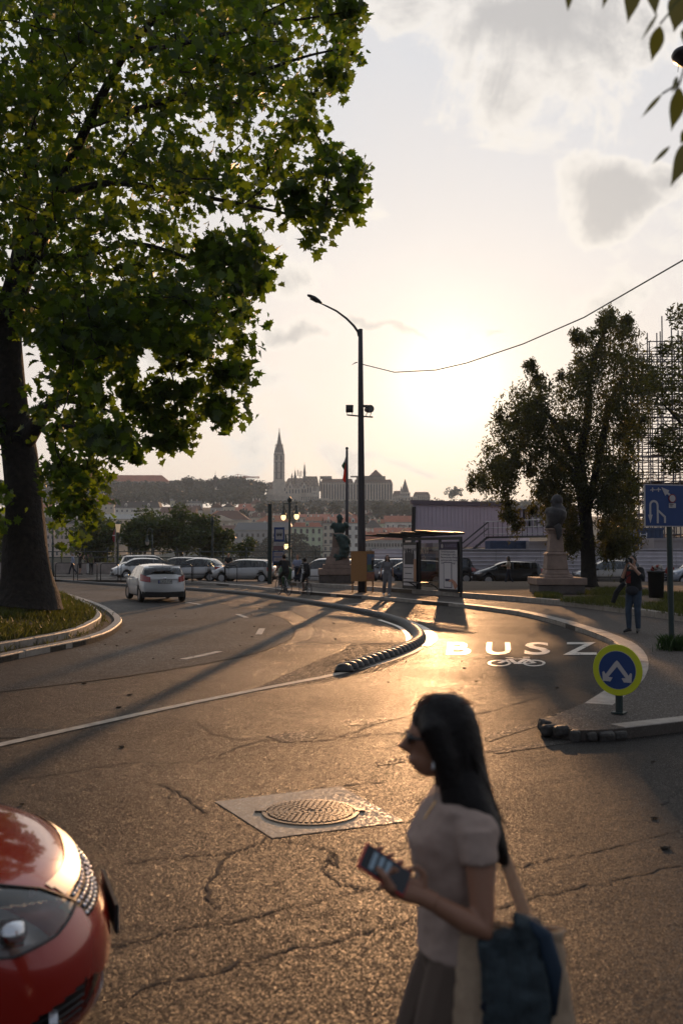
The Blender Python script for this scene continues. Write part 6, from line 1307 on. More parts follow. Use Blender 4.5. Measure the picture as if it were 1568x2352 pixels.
arc = [(.24 - .125 * math.cos(R(k)), .50 + .125 * math.sin(R(k))) for k in range(0, 181, 15)]; arci = [(.24 - .075 * math.cos(R(k)), .50 + .075 * math.sin(R(k))) for k in range(180, -1, -15)]
flat([(.115, .28)] + arc + [(.365, .08), (.315, .08)] + arci + [(.165, .28), (.20, .28), (.14, .08), (.08, .28)], 'turn_arrow')
flat([(.366, .40), (.366, .34), (.51, .22), (.51, .09), (.56, .09), (.56, .245)], 'side_lane', -.0245)
flat([(.45, .93), (.66, .86), (.635, .81), (.80, .69), (.77, .64), (.60, .775), (.55, .73)], 'pointer', -.024)
cx0, cz0 = xl + .74 * H_, zA + .67 * H_; MB().lathe([(.105 * H_, 0), (.105 * H_, .004), (.01, .004)], (cx0, -.029, cz0), 24, m=RX).build('red_disc', mat('sign_red', (.20, .012, .012), .4), bd); MB().lathe([(.08 * H_, 0), (.08 * H_, .003), (.01, .003)], (cx0, -.034, cz0), 24, m=RX).build('white_disc', M_WHT, bd)
MB().box((cx0, -.03, zA + .50 * H_), (.19 * H_, .005, .11 * H_)).build('small_plate', M_WHT, bd); text('KIVÉVE\n  BKK', .035 * H_, M_INK, 'small_text', bd, (cx0 - .08 * H_, -.034, zA + .515 * H_), (R(90), 0, 0), .001, bold=.001)
for cx in (.21, .37): flat([(cx - .012, .82), (cx + .012, .82), (cx + .012, .92), (cx - .012, .92)], 'bridge_tower', -.0245)
flat([(.14, .85), (.44, .865), (.44, .878), (.14, .863)], 'bridge_deck', -.0250); flat([(.14, .86), (.21, .895), (.21, .885), (.15, .86)], 'bridge_chain', -.0255); flat([(.21, .895), (.27, .87), (.31, .87), (.37, .905), (.37, .895), (.31, .862), (.27, .862), (.21, .885)], 'bridge_chain', -.0255); flat([(.37, .905), (.44, .872), (.43, .87), (.37, .895)], 'bridge_chain', -.0255)
# overflowing litter bin at the right
v = G(1506, 1381, BZ); v.y -= 0; lb = thing('litter_bin', 'black litter bin overflowing with rubbish on the grass at the right', 'litter bin', (v.x, v.y, BZ))
MB().lathe([(.24, .12), (.27, .95), (.31, .97), (.31, 1.03), (.27, 1.03), (.25, .9), (.01, .6)], n=20).build('bin_body', mat('bin_black', (.012, .013, .013), .4), lb, True)
m = MB(); m.tube([(.40, -.05, -.02), (.38, -.05, 1.1)], .035, 8); m.box((.33, -.03, .8), (.12, .04, .05)); m.build('post', M_FR, lb)
rub = mat('rubbish_white', (.40, .36, .32), .6)
for k in range(14):
    a, r_ = rnd.uniform(0, 6.28), rnd.uniform(0, .2); m = MB(); M3 = Matrix.Rotation(rnd.uniform(0, 3), 3, 'X') @ Matrix.Rotation(rnd.uniform(0, 3), 3, 'Y')
    if k % 3 == 0: m.lathe([(.035, -.06), (.045, .06), (.04, .06), (.03, -.05)], (0, 0, 0), 10, m=M3)
    else: m.ball((0, 0, 0), rnd.uniform(.05, .1), 7, 5, (1, .7, .8), M3)
    m.build('rubbish', rub if k % 4 else mat('rubbish_red', (.22, .03, .02), .6), lb, loc=(r_ * math.cos(a), r_ * math.sin(a), 1.05 + rnd.uniform(0, .18)))
MB().box((.42, -.1, 1.05), (.22, .1, .3), m=Matrix.Rotation(.5, 3, 'Y')).build('rubbish', MATS['rubbish_red'], lb)
# ---------------- building site behind the fence
M_CORR = mat('fence_sheet', (.60, .55, .58), .42, .3, noise=(1.2, .12)); M_LILAC = mat('lilac_cladding', (.52, .44, .50), .6, noise=(.5, .08)); M_CBLUE = mat('container_blue', (.03, .055, .12), .5, noise=(2, .3)); M_CWHITE = mat('container_white', (.30, .27, .27), .6)
FY_ = 59.4
def fence_run(x0, x1, Y0, Y1, label, h=2.05):
    a, c = at(x0, 1262, Y0), at(x1, 1262, Y1); a.z = c.z = 0; e = c - a; L = e.length; r = thing('site_fence', label, 'fence', a, math.atan2(e.y, e.x))
    prof = []; z = 0.0
    while z < h - .01: prof += [(0, z), (0, z + .12), (.05, z + .15), (.05, z + .20)]; z += .235
    prof.append((0, h)); n = int(L / 2.4); wdt = L / n
    for k in range(n):
        m = MB(); P = [(k * wdt + .006, -q, zz_) for q, zz_ in prof] + [((k + 1) * wdt - .006, -q, zz_) for q, zz_ in prof]; N = len(prof)
        m.add(P, [(i, i + 1, N + i + 1, N + i) for i in range(N - 1)]); m.build('panel', M_CORR, r, fix=False)
        MB().box((k * wdt, .04, h / 2), (.06, .06, h)).build('post', M_STEEL, r)
    MB().box((L / 2, -.0, h + .01), (L, .08, .03)).build('top_rail', M_STEEL, r)
fence_run(934, 1760, 60.0, 59.0, 'long corrugated grey site fence behind the parked cars at the right', 1.95)
fence_run(854, 932, 66.0, 64.5, 'short corrugated fence section left of the bus shelter', 2.05)
# lilac clad site building
bl0, bl1 = at(948, 1262, 72), at(1212, 1262, 86); 
lbld = thing('site_building', 'large windowless lilac clad site building behind the bus shelter', 'building', (0, 0, 0))
za = at(948, 1155, 72).z; zc = at(1120, 1152, 84).z
A = at(948, 1262, 72); Bp = at(1168, 1262, 76); C_ = at(1215, 1262, 96); D_ = A + (C_ - Bp)
ZT = at(948, 1156, 72).z; ZT2 = at(1168, 1158, 76).z
foot = [(A.x, A.y), (Bp.x, Bp.y), (C_.x, C_.y), (D_.x, D_.y)]
m = MB(); e = Vector((Bp.x - A.x, Bp.y - A.y, 0)); L = e.length; u_ = e / L; n = 26
m.slab(foot, 2.2, ZT); m.build('wall', M_LILAC, lbld)
for k in range(n + 1):
    p = A + u_ * (L * k / n); MB().box((p.x + u_.y * .03, p.y - u_.x * .03, (ZT + 2.2) / 2), (.03, .014, ZT - 2.2), math.atan2(u_.y, u_.x)).build('cladding_rib', M_LILAC, lbld)
m = MB(); m.box(((A.x + Bp.x) / 2, (A.y + Bp.y) / 2 - .05, ZT + .08), (L + .3, .3, .3), math.atan2(u_.y, u_.x)); m.build('roof_edge', mat('roof_edge', (.12, .09, .11), .5), lbld)
m = MB(); q = at(950, 1262, 71.8); m.box((q.x - .05, q.y, ZT / 2 + .5), (.28, .2, ZT - 1.5), 0, Matrix.Rotation(R(1.5), 3, 'Y')); m.build('corner_trim', M_FR, lbld)
MB().box((A.x + L / 2, 75.5, 1.1), (L - 1, 3, 2.0)).build('foot_wall', mat('foot_wall', (.06, .05, .05), .8), lbld)
# stair and office cabins
of = thing('office_cabins', 'two storey white office cabins with a walkway railing beside the lilac building', 'building', (0, 0, 0))
oa, ob = at(1172, 1262, 70), at(1262, 1262, 66); zt2 = at(1200, 1170, 69).z; zm = at(1200, 1232, 69).z
e = ob - oa; e.z = 0; L = e.length; u_ = e / L; ang_ = math.atan2(u_.y, u_.x); nn = Vector((-u_.y, u_.x, 0))
def ofp(s, d, z): p = oa + u_ * s + nn * d; return (p.x, p.y, z)
MB().box(ofp(L / 2, 1.5, (zt2 + zm) / 2), (L, 3, zt2 - zm), ang_).build('wall', M_LILAC, of); MB().box(ofp(L / 2, 1.4, zt2 + .1), (L + .3, 3.4, .2), ang_).build('roof', M_CWHITE, of)
for k in range(7):
    fr = MB().box(ofp(.45 + k * L / 7.2, -.03, zm + 1.25), (.30, .08, 1.35), ang_).build('window', M_CWHITE, of); MB().box(ofp(.45 + k * L / 7.2, -.08, zm + 1.25), (.22, .03, 1.2), ang_).build('pane', M_DGLASS, fr)
MB().box(ofp(L / 2, -.6, zm - .05), (L + 2.6, 1.2, .12), ang_).build('walkway', M_FR, of)
for zr in (.15, .6, 1.05): MB().tube([ofp(-1.6, -1.15, zm + zr), ofp(L + .8, -1.15, zm + zr)], .025, 6).build('rail', M_RIM if 'alloy' in MATS else M_STEEL, of)
for k in range(13): MB().tube([ofp(-1.6 + k * (L + 2.4) / 12, -1.15, zm), ofp(-1.6 + k * (L + 2.4) / 12, -1.15, zm + 1.05)], .022, 5).build('baluster', M_STEEL, of)
st2 = MB(); s0 = ofp(-1.6, -.8, zm); s1 = (s0[0] - 3.2, s0[1] - .2, zm - 2.6)
for dy in (-.35, .35): MB().tube([(s0[0], s0[1] + dy, s0[2]), (s1[0], s1[1] + dy, s1[2])], .05, 6).build('stringer', M_STEEL, of); MB().tube([(s0[0], s0[1] + dy, s0[2] + 1.05), (s1[0], s1[1] + dy, s1[2] + 1.05)], .025, 6).build('rail', M_STEEL, of); MB().tube([(s0[0], s0[1] + dy, s0[2] + .6), (s1[0], s1[1] + dy, s1[2] + .6)], .02, 6).build('rail', M_STEEL, of)
for k in range(11): t = (k + .5) / 11; MB().box((s0[0] + (s1[0] - s0[0]) * t, s0[1], s0[2] + (s1[2] - s0[2]) * t), (.26, .7, .04)).build('tread', M_STEEL, of)
def container(label, x0, x1, y0, Y, m_, ribs=True, win=False, rzc=0.0, dep=2.4, z0=0.0):
    a, c = at(x0, y0, Y), at(x1, y0, Y); w_ = c.x - a.x; h_ = a.z - z0; r = thing('site_container', label, 'container', ((a.x + c.x) / 2, Y, z0), rzc)
    MB().box((0, dep / 2, h_ / 2), (w_, dep, h_)).build('shell', m_, r)
    if ribs:
        for k in range(int(w_ / .28)): MB().box((-w_ / 2 + .2 + k * .28, -.02, h_ / 2), (.12, .04, h_ - .3)).build('rib', m_, r)
    for z in (.08, h_ - .08): MB().box((0, -.03, z), (w_ + .04, .08, .16)).build('rail', m_, r)
    if win: f = MB().box((w_ * .3, -.05, h_ * .62), (.7, .06, .9)).build('window', M_CWHITE, r); MB().box((w_ * .3, -.085, h_ * .62), (.55, .03, .75)).build('pane', M_DGLASS, f)
    return r
container('blue steel container under the walkway of the office cabins', 1125, 1212, 1242, 66.5, M_CBLUE); container('white site cabin with a small window left of the right hand bust', 1213, 1258, 1243, 65.5, M_CWHITE, False, True)
container('blue container behind the trunk of the drooping tree', 1395, 1462, 1247, 66, M_CBLUE); container('tall dark blue container tower at the foot of the scaffolding', 1462, 1522, 1212, 66, M_CBLUE, True, True)
container('white site van body with rolled sides behind the fence', 1500, 1640, 1236, 63, M_CWHITE, False); container('grey site cabin deep behind the fence at the right', 1290, 1390, 1250, 68, M_CWHITE, False, True)
ld = thing('ladder', 'aluminium ladder leaning against the dark blue container tower', 'ladder', tuple(gplace(1478, 0, 64.5)))
a, c = at(1473, 1282, 64.5) - ld.location, at(1477, 1224, 65.2) - ld.location
for s in (-.2, .2): MB().tube([a + Vector((s, 0, 0)), c + Vector((s, 0, 0))], .03, 5).build('side_rail', M_RIM if 'alloy' in MATS else M_STEEL, ld)
for k in range(8): q = a.lerp(c, (k + .5) / 8); MB().tube([q - Vector((.2, 0, 0)), q + Vector((.2, 0, 0))], .022, 5).build('rung', MATS.get('alloy', M_STEEL), ld)
# scaffolding tower
sf0 = at(1432, 1262, 74); SW = (at(1700, 1262, 74) - sf0).x; sc_ = thing('scaffolding', 'tall grey scaffolding tower rising behind the trees at the right edge', 'scaffolding', (sf0.x, 74, 0))
M_SC = mat('scaffold_tube', (.13, .11, .12), .5, .3); nx, ny = 9, 3; dx, dy_ = SW / (nx - 1), 2.4; ZS = at(1432, 738, 74).z; nz_ = int(ZS / .8)
for i in range(nx):
    for j in range(ny + 1):
        top_ = (ZS - 5 + 4.2 * min(1, i / 3)) + rnd.uniform(-.5, 1.2); jx = rnd.uniform(-.25, .25); MB().tube([(i * dx + jx, j * dy_, 0), (i * dx + jx, j * dy_, top_)], .05, 5).build('standard', M_SC, sc_)
cnt = 0; rest = MB()
for k in range(1, nz_):
    z = k * .8 + rnd.uniform(-.05, .05)
    for j in range(ny + 1):
        hi = (nx - 1) if z < ZS - 2 else nx - 1; lo = 0 if z < ZS - 5 else 1; z += rnd.uniform(-.12, .12); lo += rnd.choice((0, 0, 0, 1, 2)); hi -= rnd.choice((0, 0, 1, 2))
        t_ = MB() if cnt < 120 else rest; t_.tube([(lo * dx - .2, j * dy_, z), (hi * dx, j * dy_, z)], .042, 4)
        if cnt < 120: t_.build('ledger', M_SC, sc_); cnt += 1
    for i in range(nx): rest.tube([(i * dx, 0, z + .08), (i * dx, ny * dy_, z + .08)], .026, 4)
for k in range(0, nz_ - 2, 1):
    for i in range(nx - 1):
        if rnd.random() < .55:
            z = k * .8; f = rnd.random() < .5; j = rnd.choice((0, 1, 2, 3)); rest.tube([(i * dx, j * dy_, z), ((i + 1) * dx, j * dy_, z + 2)] if f else [((i + 1) * dx, j * dy_, z), (i * dx, j * dy_, z + 2)], .026, 4)
struct(rest.build('braces', M_SC, sc_), 'stuff')
for i in range(2, 8):
    for k in rnd.sample(range(2, 14), 4): MB().box((i * dx + dx / 2, 1.2, k * 1.0 + .1), (dx - .1, 2.2, .05)).build('deck', mat('deck_board', (.08, .05, .035), .8), sc_)
# weeds and grass tufts
# ---------------- red car nose in the foreground
M_RED = mat('red_paint', (.30, .014, .007), .2, .15, coat=1.0)
def inpoly(x, y, P):
    c = False; n = len(P)
    for i in range(n):
        (x1, y1), (x2, y2) = P[i], P[(i + 1) % n]
        if (y1 > y) != (y2 > y) and x < (x2 - x1) * (y - y1) / (y2 - y1) + x1: c = not c
    return c
def red_car():
    root = thing('red_car', 'red car nosing in from the left edge close to the camera', 'car', (-1.06, 4.52, 0), R(20))
    LV = [(.17, -.16, .78, .50), (.22, -.05, .82, .55), (.30, .0, .845, .58), (.40, .01, .855, .60), (.50, .0, .86, .62), (.58, -.03, .86, .64), (.66, -.08, .855, .66), (.74, -.17, .84, .68), (.80, -.27, .80, .68), (.845, -.42, .72, .66), (.885, -.62, .62, .6), (.92, -.85, .50, .5), (.945, -1.05, .36, .4), (.955, -1.2, .12, .3)]
    def lv(v):
        v = max(0, min(len(LV) - 1.001, v)); i = int(v); t = v - i; P = [LV[max(i - 1, 0)], LV[i], LV[i + 1], LV[min(i + 2, len(LV) - 1)]]
        return [.5 * (2 * b + (c - a) * t + (2 * a - 5 * b + 4 * c - d) * t * t + (3 * b - a - 3 * c + d) * t ** 3) for a, b, c, d in zip(*P)]
    def F(t, v, off=0.0):
        z, xf, hw, a = lv(v); n = 2 / 2.5
        if abs(t) <= 1:
            ph_ = t * math.pi / 2; x = xf - a + a * max(0, math.cos(ph_)) ** n; y = math.copysign(hw * abs(math.sin(ph_)) ** n, t)
        else: x = xf - a - (abs(t) - 1); y = math.copysign(hw, t)
        y0 = y
        if off:
            p = Vector((x, y, z)); du = F(t + .01, v) - F(t - .01, v); dv_ = F(t, min(v + .05, 13)) - F(t, v - .05); nn_ = du.cross(dv_)
            if nn_.length > 1e-9: p += nn_.normalized() * off
            return p
        return Vector((x, y, z))
    def vz(z):
        for i in range(1300):
            if lv(i / 100)[0] >= z: return i / 100
        return 12.9
    HL = [(.37, .665), (.44, .75), (.58, .812), (.95, .838), (1.40, .85), (1.60, .83), (1.28, .70), (.98, .63), (.78, .595), (.58, .615)]
    FG = [(.40, .40), (.52, .42), (.78, .36), (1.0, .26), (.98, .215), (.72, .235), (.48, .30)]
    GR = [(-.36, .60), (.36, .60), (.38, .66), (.36, .70), (-.36, .70), (-.38, .66)]; SB = [(-.38, .70), (.38, .70), (.40, .755), (-.40, .755)]
    LG = [(-.45, .26), (.45, .26), (.38, .38), (-.38, .38)]
    ts = [-1 - 2.9 * k / 20 for k in range(20, 0, -1)]; ts = [-3.9 + k * .145 for k in range(0, 20)] + [-1 + 2 * k / 130 for k in range(131)] + [1 + .145 * (k + 1) for k in range(20)]
    vs = [k * 13 / 96 for k in range(97)]
    grid = [[F(t, v) for v in vs] for t in ts]
    body, lens, gm, sb, fg, arch = MB(), {1: MB(), -1: MB()}, MB(), MB(), {1: MB(), -1: MB()}, 0
    idx = {}
    for i, t in enumerate(ts):
        for j in range(len(vs)): body.v.append(tuple(grid[i][j]))
    K = len(vs)
    for i in range(len(ts) - 1):
        tm = (ts[i] + ts[i + 1]) / 2
        for j in range(K - 1):
            zm = (grid[i][j].z + grid[i + 1][j + 1].z) / 2; vm = (vs[j] + vs[j + 1]) / 2; s = 1 if tm > 0 else -1; q = [(ts[i], vs[j]), (ts[i + 1], vs[j]), (ts[i + 1], vs[j + 1]), (ts[i], vs[j + 1])]
            f = [grid[i][j], grid[i + 1][j], grid[i + 1][j + 1], grid[i][j + 1]]
            if vm < 9.5 and inpoly(abs(tm), zm, HL): lens[s].add(f, [(0, 1, 2, 3)]); continue
            if vm < 8.6 and inpoly(tm, zm, GR): gm.add([F(a, b, -.03) for a, b in q], [(0, 1, 2, 3)]); continue
            if vm < 9 and inpoly(tm, zm, SB): sb.add([F(a, b, .006) for a, b in q], [(0, 1, 2, 3)]); continue
            if inpoly(abs(tm), zm, FG): fg[s].add([F(a, b, -.04) for a, b in q], [(0, 1, 2, 3)]); continue
            if inpoly(tm, zm, LG): gm.add([F(a, b, -.03) for a, b in q], [(0, 1, 2, 3)]); continue
            if abs(tm) > 1:      # wheel arch
                xm = grid[i][j].x
                if (xm + .98) ** 2 + (zm - .33) ** 2 < .37 ** 2: continue
            body.f.append((i * K + j, (i + 1) * K + j, (i + 1) * K + j + 1, i * K + j + 1)); body.mi.append(0)
    body.k = 1; body.add([(-.3, -.7, .19), (-3.9, -.7, .19), (-3.9, .7, .19), (-.3, .7, .19)], [(0, 1, 2, 3)]); body.build('body', [M_RED, M_TRIM], root, True)
    gb = gm.build('grille', M_TRIM, root)
    sb.build('grille_bar', mat('satin_silver', (.42,.41,.40), .45, .5), root, True)
    for r_, z in enumerate((.612, .636, .66, .684)):
        for k in range(-9, 10):
            t = k * .037 + (r_ % 2) * .018
            if abs(t) > .35: continue
            p = F(t, vz(z), -.012); st = MB(); st.ball((0, 0, 0), .011, 6, 4); 
            if 'grille_stud' not in MATS: MATS['grille_stud'] = st.mesh('grille_stud', M_CHROME, True)
            link('stud', MATS['grille_stud'], gb, p)
    for s in (-1, 1):
        h = lens[s].build('headlight', glassm('lamp_glass', (.95, .96, .97), .98, .03), root, True)
        P = HL + [HL[0]]; rim = [F(s * (a + (c - a) * k / 6), vz(b + (d - b) * k / 6), .004) for (a, b), (c, d) in zip(P, P[1:]) for k in range(6)]
        MB().tube(rim + [rim[0]], .005, 6, caps=False).build('rim', M_TRIM, h)
        m = MB()
        hs = [[F(s * t, vz(z), -.15) for z in (.56, .62, .68, .74, .80, .85)] for t in (.42, .55, .7, .85, 1.0, 1.2, 1.45, 1.65)]
        for i in range(7):
            for j in range(5): m.add([hs[i][j], hs[i + 1][j], hs[i + 1][j + 1], hs[i][j + 1]], [(0, 1, 2, 3)])
        m.build('housing', mat('lamp_housing', (.42, .41, .39), .25, .4), h, True)
        for t, z, r_ in ((.92, .70, .078), (.66, .705, .055), (1.22, .75, .06)):
            c = F(s * t, vz(z), -.12); m = MB(); m.tube([c, c + Vector((.085, 0, .0))], [r_, r_ * .92], 18); m.build('reflector', M_CHROME, h, True)
            MB().ball(c + Vector((.075, 0, 0)), r_ * .72, 12, 8, (.6, 1, 1)).build('projector', glassm('lens_core', (.8, .8, .82), .6), h, True)
        c = F(s * .95, vz(.80), -.05); MB().tube([F(s * t, vz(.795 - .02 * abs(t - 1)), -.05) for t in (.62, .8, 1.0, 1.2, 1.4)], [(.02, .012)] * 5, 8).build('indicator', mat('indicator', (.5, .45, .38), .2, .5), h)
        fo = fg[s].build('fog_lamp_recess', M_TRIM, root)
        c = F(s * .70, vz(.31), -.03); MB().tube([c, c + Vector((.03, 0, 0))], [.04, .043], 14).build('fog_lamp', M_LAMP, fo)
        for k in range(4): MB().tube([F(s * t, vz(z), -.02) for t, z in ((.5, .38 - k * .03), (.7, .375 - k * .035), (.92, .31 - k * .03))], .006, 5).build('slat', M_TRIM, fo)
        # bonnet shut line and crease
        MB().tube([F(s * t, v, .001) for t, v in ((.5, 8.2), (.62, 8.35), (.8, 8.6), (.98, 8.75), (1.3, 8.8), (1.8, 8.8))], .006, 5).build('bonnet_gap', M_TRIM, root)
        ty, ri = wheel_meshes(.32, .21, 10, M_RIM)
        w_ = link('wheel', ty, root, (-.98, s * .745, .32), 0 if s < 0 else math.pi); link('rim', ri, w_)
        m = MB(); m.lathe([(.36, -.12), (.365, .1), (.05, .1)], n=24, m=Matrix.Rotation(R(90 * s), 3, 'X'), c=(-.98, s * .6, .33)); m.build('wheel_well', M_TRIM, root)
    pl = MB().box((.022, 0, .48), (.015, .50, .12)).build('number_plate', M_TRIM, root); MB().box((.031, 0, .48), (.004, .48, .10)).build('plate_face', M_PLATE, pl)
    # cabin beyond the frame
    m = MB(); m.add([(-1.25, -.62, .93), (-1.25, .62, .93), (-2.05, .5, 1.40), (-2.05, -.5, 1.40), (-3.9, .5, 1.42), (-3.9, -.5, 1.42), (-3.9, .7, .9), (-3.9, -.7, .9), (-1.25, .7, .9), (-1.25, -.7, .9)], [(2, 4, 5, 3)]); m.build('roof', M_RED, root)
    MB().add([(-1.25, -.62, .93), (-1.25, .62, .93), (-2.05, .5, 1.40), (-2.05, -.5, 1.40)], [(0, 1, 2, 3)]).build('windscreen', M_DGLASS, root)
    for s in (-1, 1): MB().add([(-1.25, s * .68, .9), (-3.9, s * .74, .9), (-3.9, s * .5, 1.42), (-2.05, s * .5, 1.40)], [(0, 1, 2, 3)]).build('side_window', M_DGLASS, root)
    m = MB(); m.add([(-1.15, -.7, .90), (-1.15, .7, .90), (-1.3, .7, .92), (-1.3, -.7, .92), (-3.9, .8, .9), (-3.9, -.8, .9)], [(0, 1, 2, 3), (3, 2, 4, 5)]); m.build('cowl', M_TRIM, root)
red_car()
# ---------------- woman in the foreground
FX, FY = .335, 2.97; fl = (FX, FY, 0)
def lw(px, py, Y=FY, s=1.0):
    p = at(px, py, Y); return Vector((p.y - FY, FX - p.x, p.z)) * s
S0 = 1.72 / 1.62
def J_(px, py, Y): return tuple(lw(px, py, Y) * S0)
fw, Jf, sf = person('dark haired woman in a pale tee and sunglasses walking left, looking ahead, phone in hand', fl, R(90), 1.62,
    dict(nek=(0, -.01, 1.44), hea=(0, .055, 1.575), look=(0, 1, .02), slv=.17, shl=(-.16, -.045, 1.345), shr=(.165, -.01, 1.38), ell=J_(1112, 2140, 2.76), wrl=J_(975, 2062, 2.73), elr=(.21, -.13, 1.12), wrr=(.22, -.08, .88), upc=(0, -.01, 1.39),
         knl=(-.10, .12, .50), anl=(-.10, -.12, .12), tol=(-.1, .04, .04), knr=(.10, .16, .52), anr=(.10, .22, .10), tor=(.11, .40, .05)),
    top=C_TEE, sleeve='short', legs=mat('brown_trousers', (.10, .07, .052), .9), hair=None, vox=.0065, female=True, skin=mat('tan_skin', (.28, .135, .08), .5), shoes=C_WHITE)
for ch_ in fw.children:
    if ch_.name.startswith('shirt'): txs = bpy.data.textures.new('cloth_folds', 'CLOUDS'); txs.noise_scale = .09; dq = ch_.modifiers.new('d', 'DISPLACE'); dq.texture = txs; dq.strength = .02; dq.mid_level = .45
hr = MB()
for a, b_, c, rw_ in ((1022, 1655, .094, .078), (1050, 1640, .07, .07), (1058, 1700, .082, .088), (1070, 1760, .080, .09), (1082, 1820, .078, .105)): pass
hr.tube([lw(1005, 1628), lw(1030, 1660), lw(1050, 1710), lw(1062, 1770), lw(1080, 1840)-Vector((.03,0,0)), lw(1107, 1895)-Vector((.05,0,0)), lw(1132, 1935)-Vector((.05,0,0)), lw(1150, 1968)-Vector((.05,0,0))], [(.055, .055), (.086, .086), (.088, .076), (.092, .072), (.115, .066), (.115, .055), (.09, .034), (.05, .014)], 20, up=(1, 0, 0))
hr.ball(lw(1018, 1662), .098, 16, 12, (.86, 1.0, .98)); hr.ball(lw(1045, 1690), .085, 16, 12, (1.0, .9, 1.1))
for s in (-1, 1):
    hr.tube([lw(985, 1625) + Vector((s * .02, 0, 0)), lw(990, 1665) + Vector((s * .07, 0, 0)), lw(1016, 1730) + Vector((s * .078, 0, 0)), lw(1028, 1800) + Vector((s * .082, 0, 0)), lw(1026, 1860) + Vector((s * .10, 0, 0)), lw(1022, 1905) + Vector((s * .125, 0, 0))], [.03, .045, .04, .034, .024, .006], 10)
ho = remesh(hr.build('hair', M_HAIR, fw), .006, 10)
# strands that break the outline
st_ = MB()
for k in range(170):
    y0 = rnd.uniform(-.085, .085); a = lw(1062, 1760); u = rnd.uniform(0, 1); base_ = lw(1040 + 40 * u, 1680 + 120 * u) + Vector((y0, rnd.uniform(-.04, .0), 0))
    tipp = lw(rnd.uniform(1085, 1158), rnd.uniform(1870, 1965)) + Vector((y0 * 1.1, 0, 0)); mid_ = base_.lerp(tipp, .5) + Vector((rnd.uniform(-.01, .01), rnd.uniform(-.006, .006), 0))
    st_.tube([base_, mid_, tipp], [.0025, .0022, .0007], 4)
struct(st_.build('hair_strands', M_HAIR, fw), 'stuff')
rim_ = MB(); g8 = random.Random(8)
for (x0, y0), (x1, y1) in zip(((945, 1625), (975, 1602), (1020, 1594), (1062, 1606), (1090, 1650), (1105, 1720), (1120, 1790), (1138, 1860)), ((975, 1602), (1020, 1594), (1062, 1606), (1090, 1650), (1105, 1720), (1120, 1790), (1138, 1860), (1156, 1940))):
    for k in range(26):
        t = g8.random(); a = lw(x0 + (x1 - x0) * t, y0 + (y1 - y0) * t); c0 = lw(1035, 1700); n0 = (a - c0); n0.z *= .5 if y0 > 1650 else 1; n0.normalize(); d0 = (lw(x1, y1) - lw(x0, y0)).normalized()
        a = a - n0 * .010 + Vector((g8.uniform(-.05, .05), 0, 0)); rim_.tube([a, a + d0 * .02 + n0 * g8.uniform(.008, .012), a + d0 * g8.uniform(.03, .05) + n0 * g8.uniform(.004, .014)], [.0011, .0009, .0004], 3)
struct(rim_.build('rim_hair', mat('rim_hair', (.03, .014, .008), .35, trans=(.5, (.45, .22, .09))), fw), 'stuff')  # warm translucent strands added so the sun edges the hair with light
hc = Jf['hea'] * sf
# sunglasses and earbud
sg = thing('sunglasses', 'dark sunglasses worn by the woman in the pale tee', 'sunglasses', fl, R(90))
for s in (-1, 1):
    MB().ball(hc + Vector((s * .032, .088, .012)), .023, 12, 8, (1.0, .22, .75)).build('lens', M_DGLASS, sg, True)
    MB().tube([hc + Vector((s * .055, .092, .02)), hc + Vector((s * .076, .06, .02)), hc + Vector((s * .08, -.01, .012))], .0045, 6).build('temple', M_TRIM, sg)
MB().tube([hc + Vector((-.012, .105, .018)), hc + Vector((.012, .105, .018))], .004, 6).build('bridge', M_TRIM, sg)
eb = thing('earbud', 'small white earbud in the ear of the woman in the pale tee', 'earbud', fl, R(90))
m = MB(); e = lw(998, 1742, 2.885); m.ball(e, .008, 8, 6); m.tube([e, e + Vector((-.003, .006, -.03))], .0045, 6); m.build('bud', mat('white_plastic', (.8, .8, .8), .3), eb, True)
MB().tube([lw(1000, 1840, 2.89), lw(975, 1880, 2.90), lw(962, 1915, 2.93), lw(958, 1940, 2.97)], .0022, 5).build('necklace', mat('gold', (.8, .5, .2), .3, 1), fw)
# phone in the hand
pc3 = at(883, 1998, 2.70); ph_ = thing('phone', 'dark phone with a red case held out by the woman in the pale tee', 'phone', pc3)
u = Vector((-.80, -.10, .56)).normalized(); n_ = Vector((.30, -.74, .60)); n_ = (n_ - u * n_.dot(u)).normalized(); v_ = n_.cross(u); Mp = Matrix((u, v_, n_)).transposed()
ca = MB().box((0, 0, 0), (.152, .076, .010), m=Mp).build('case', mat('red_case', (.5, .03, .015), .3), ph_); bv = ca.modifiers.new('b', 'BEVEL'); bv.width = .004; bv.segments = 2
MB().box(n_ * .0056, (.144, .068, .002), m=Mp).build('screen', mat('phone_screen', (.012, .014, .02), .06), ph_)
for k in range(3): MB().box(n_ * .0070 + u * (.04 - .022 * k), (.014, .05, .0006), m=Mp).build('screen_text', mat('screen_glow', (.10, .14, .18), .3, emit=((.35, .5, .65), .10)), ph_)
# hand round it: a continuous mesh joined to the forearm
hand = MB(); W0 = at(975, 2062, 2.73); 
def tl(p): return Vector((p.y - FY, FX - p.x, p.z))
pcl = tl(pc3); ul, vl, nl = (Vector((q.y, -q.x, q.z)) for q in (u, v_, n_))
palm = pcl - ul * .052 - nl * .026
wr_ = tl(W0)
hand.tube([wr_ - (palm - wr_) * .35, wr_, wr_.lerp(palm, .5), palm, palm + ul * .04], [(.027, .024), (.026, .024), (.036, .026), (.042, .022), (.036, .016)], 12, up=tuple(vl))
for k, off_ in enumerate((-.0, .02, .04, .058)):
    b0 = palm + ul * (.035 - .004 * k + .018 * (2 - k)) - vl * .02 - nl * .002; side = -vl
    q = b0 + ul * .012 * (1 - k); hand.tube([palm - vl * .01 + ul * .015 * (1 - k), q + side * .018, q + side * .030 + nl * .018, q + side * .024 + nl * .036], [.011, .0105, .0095, .0075], 8)
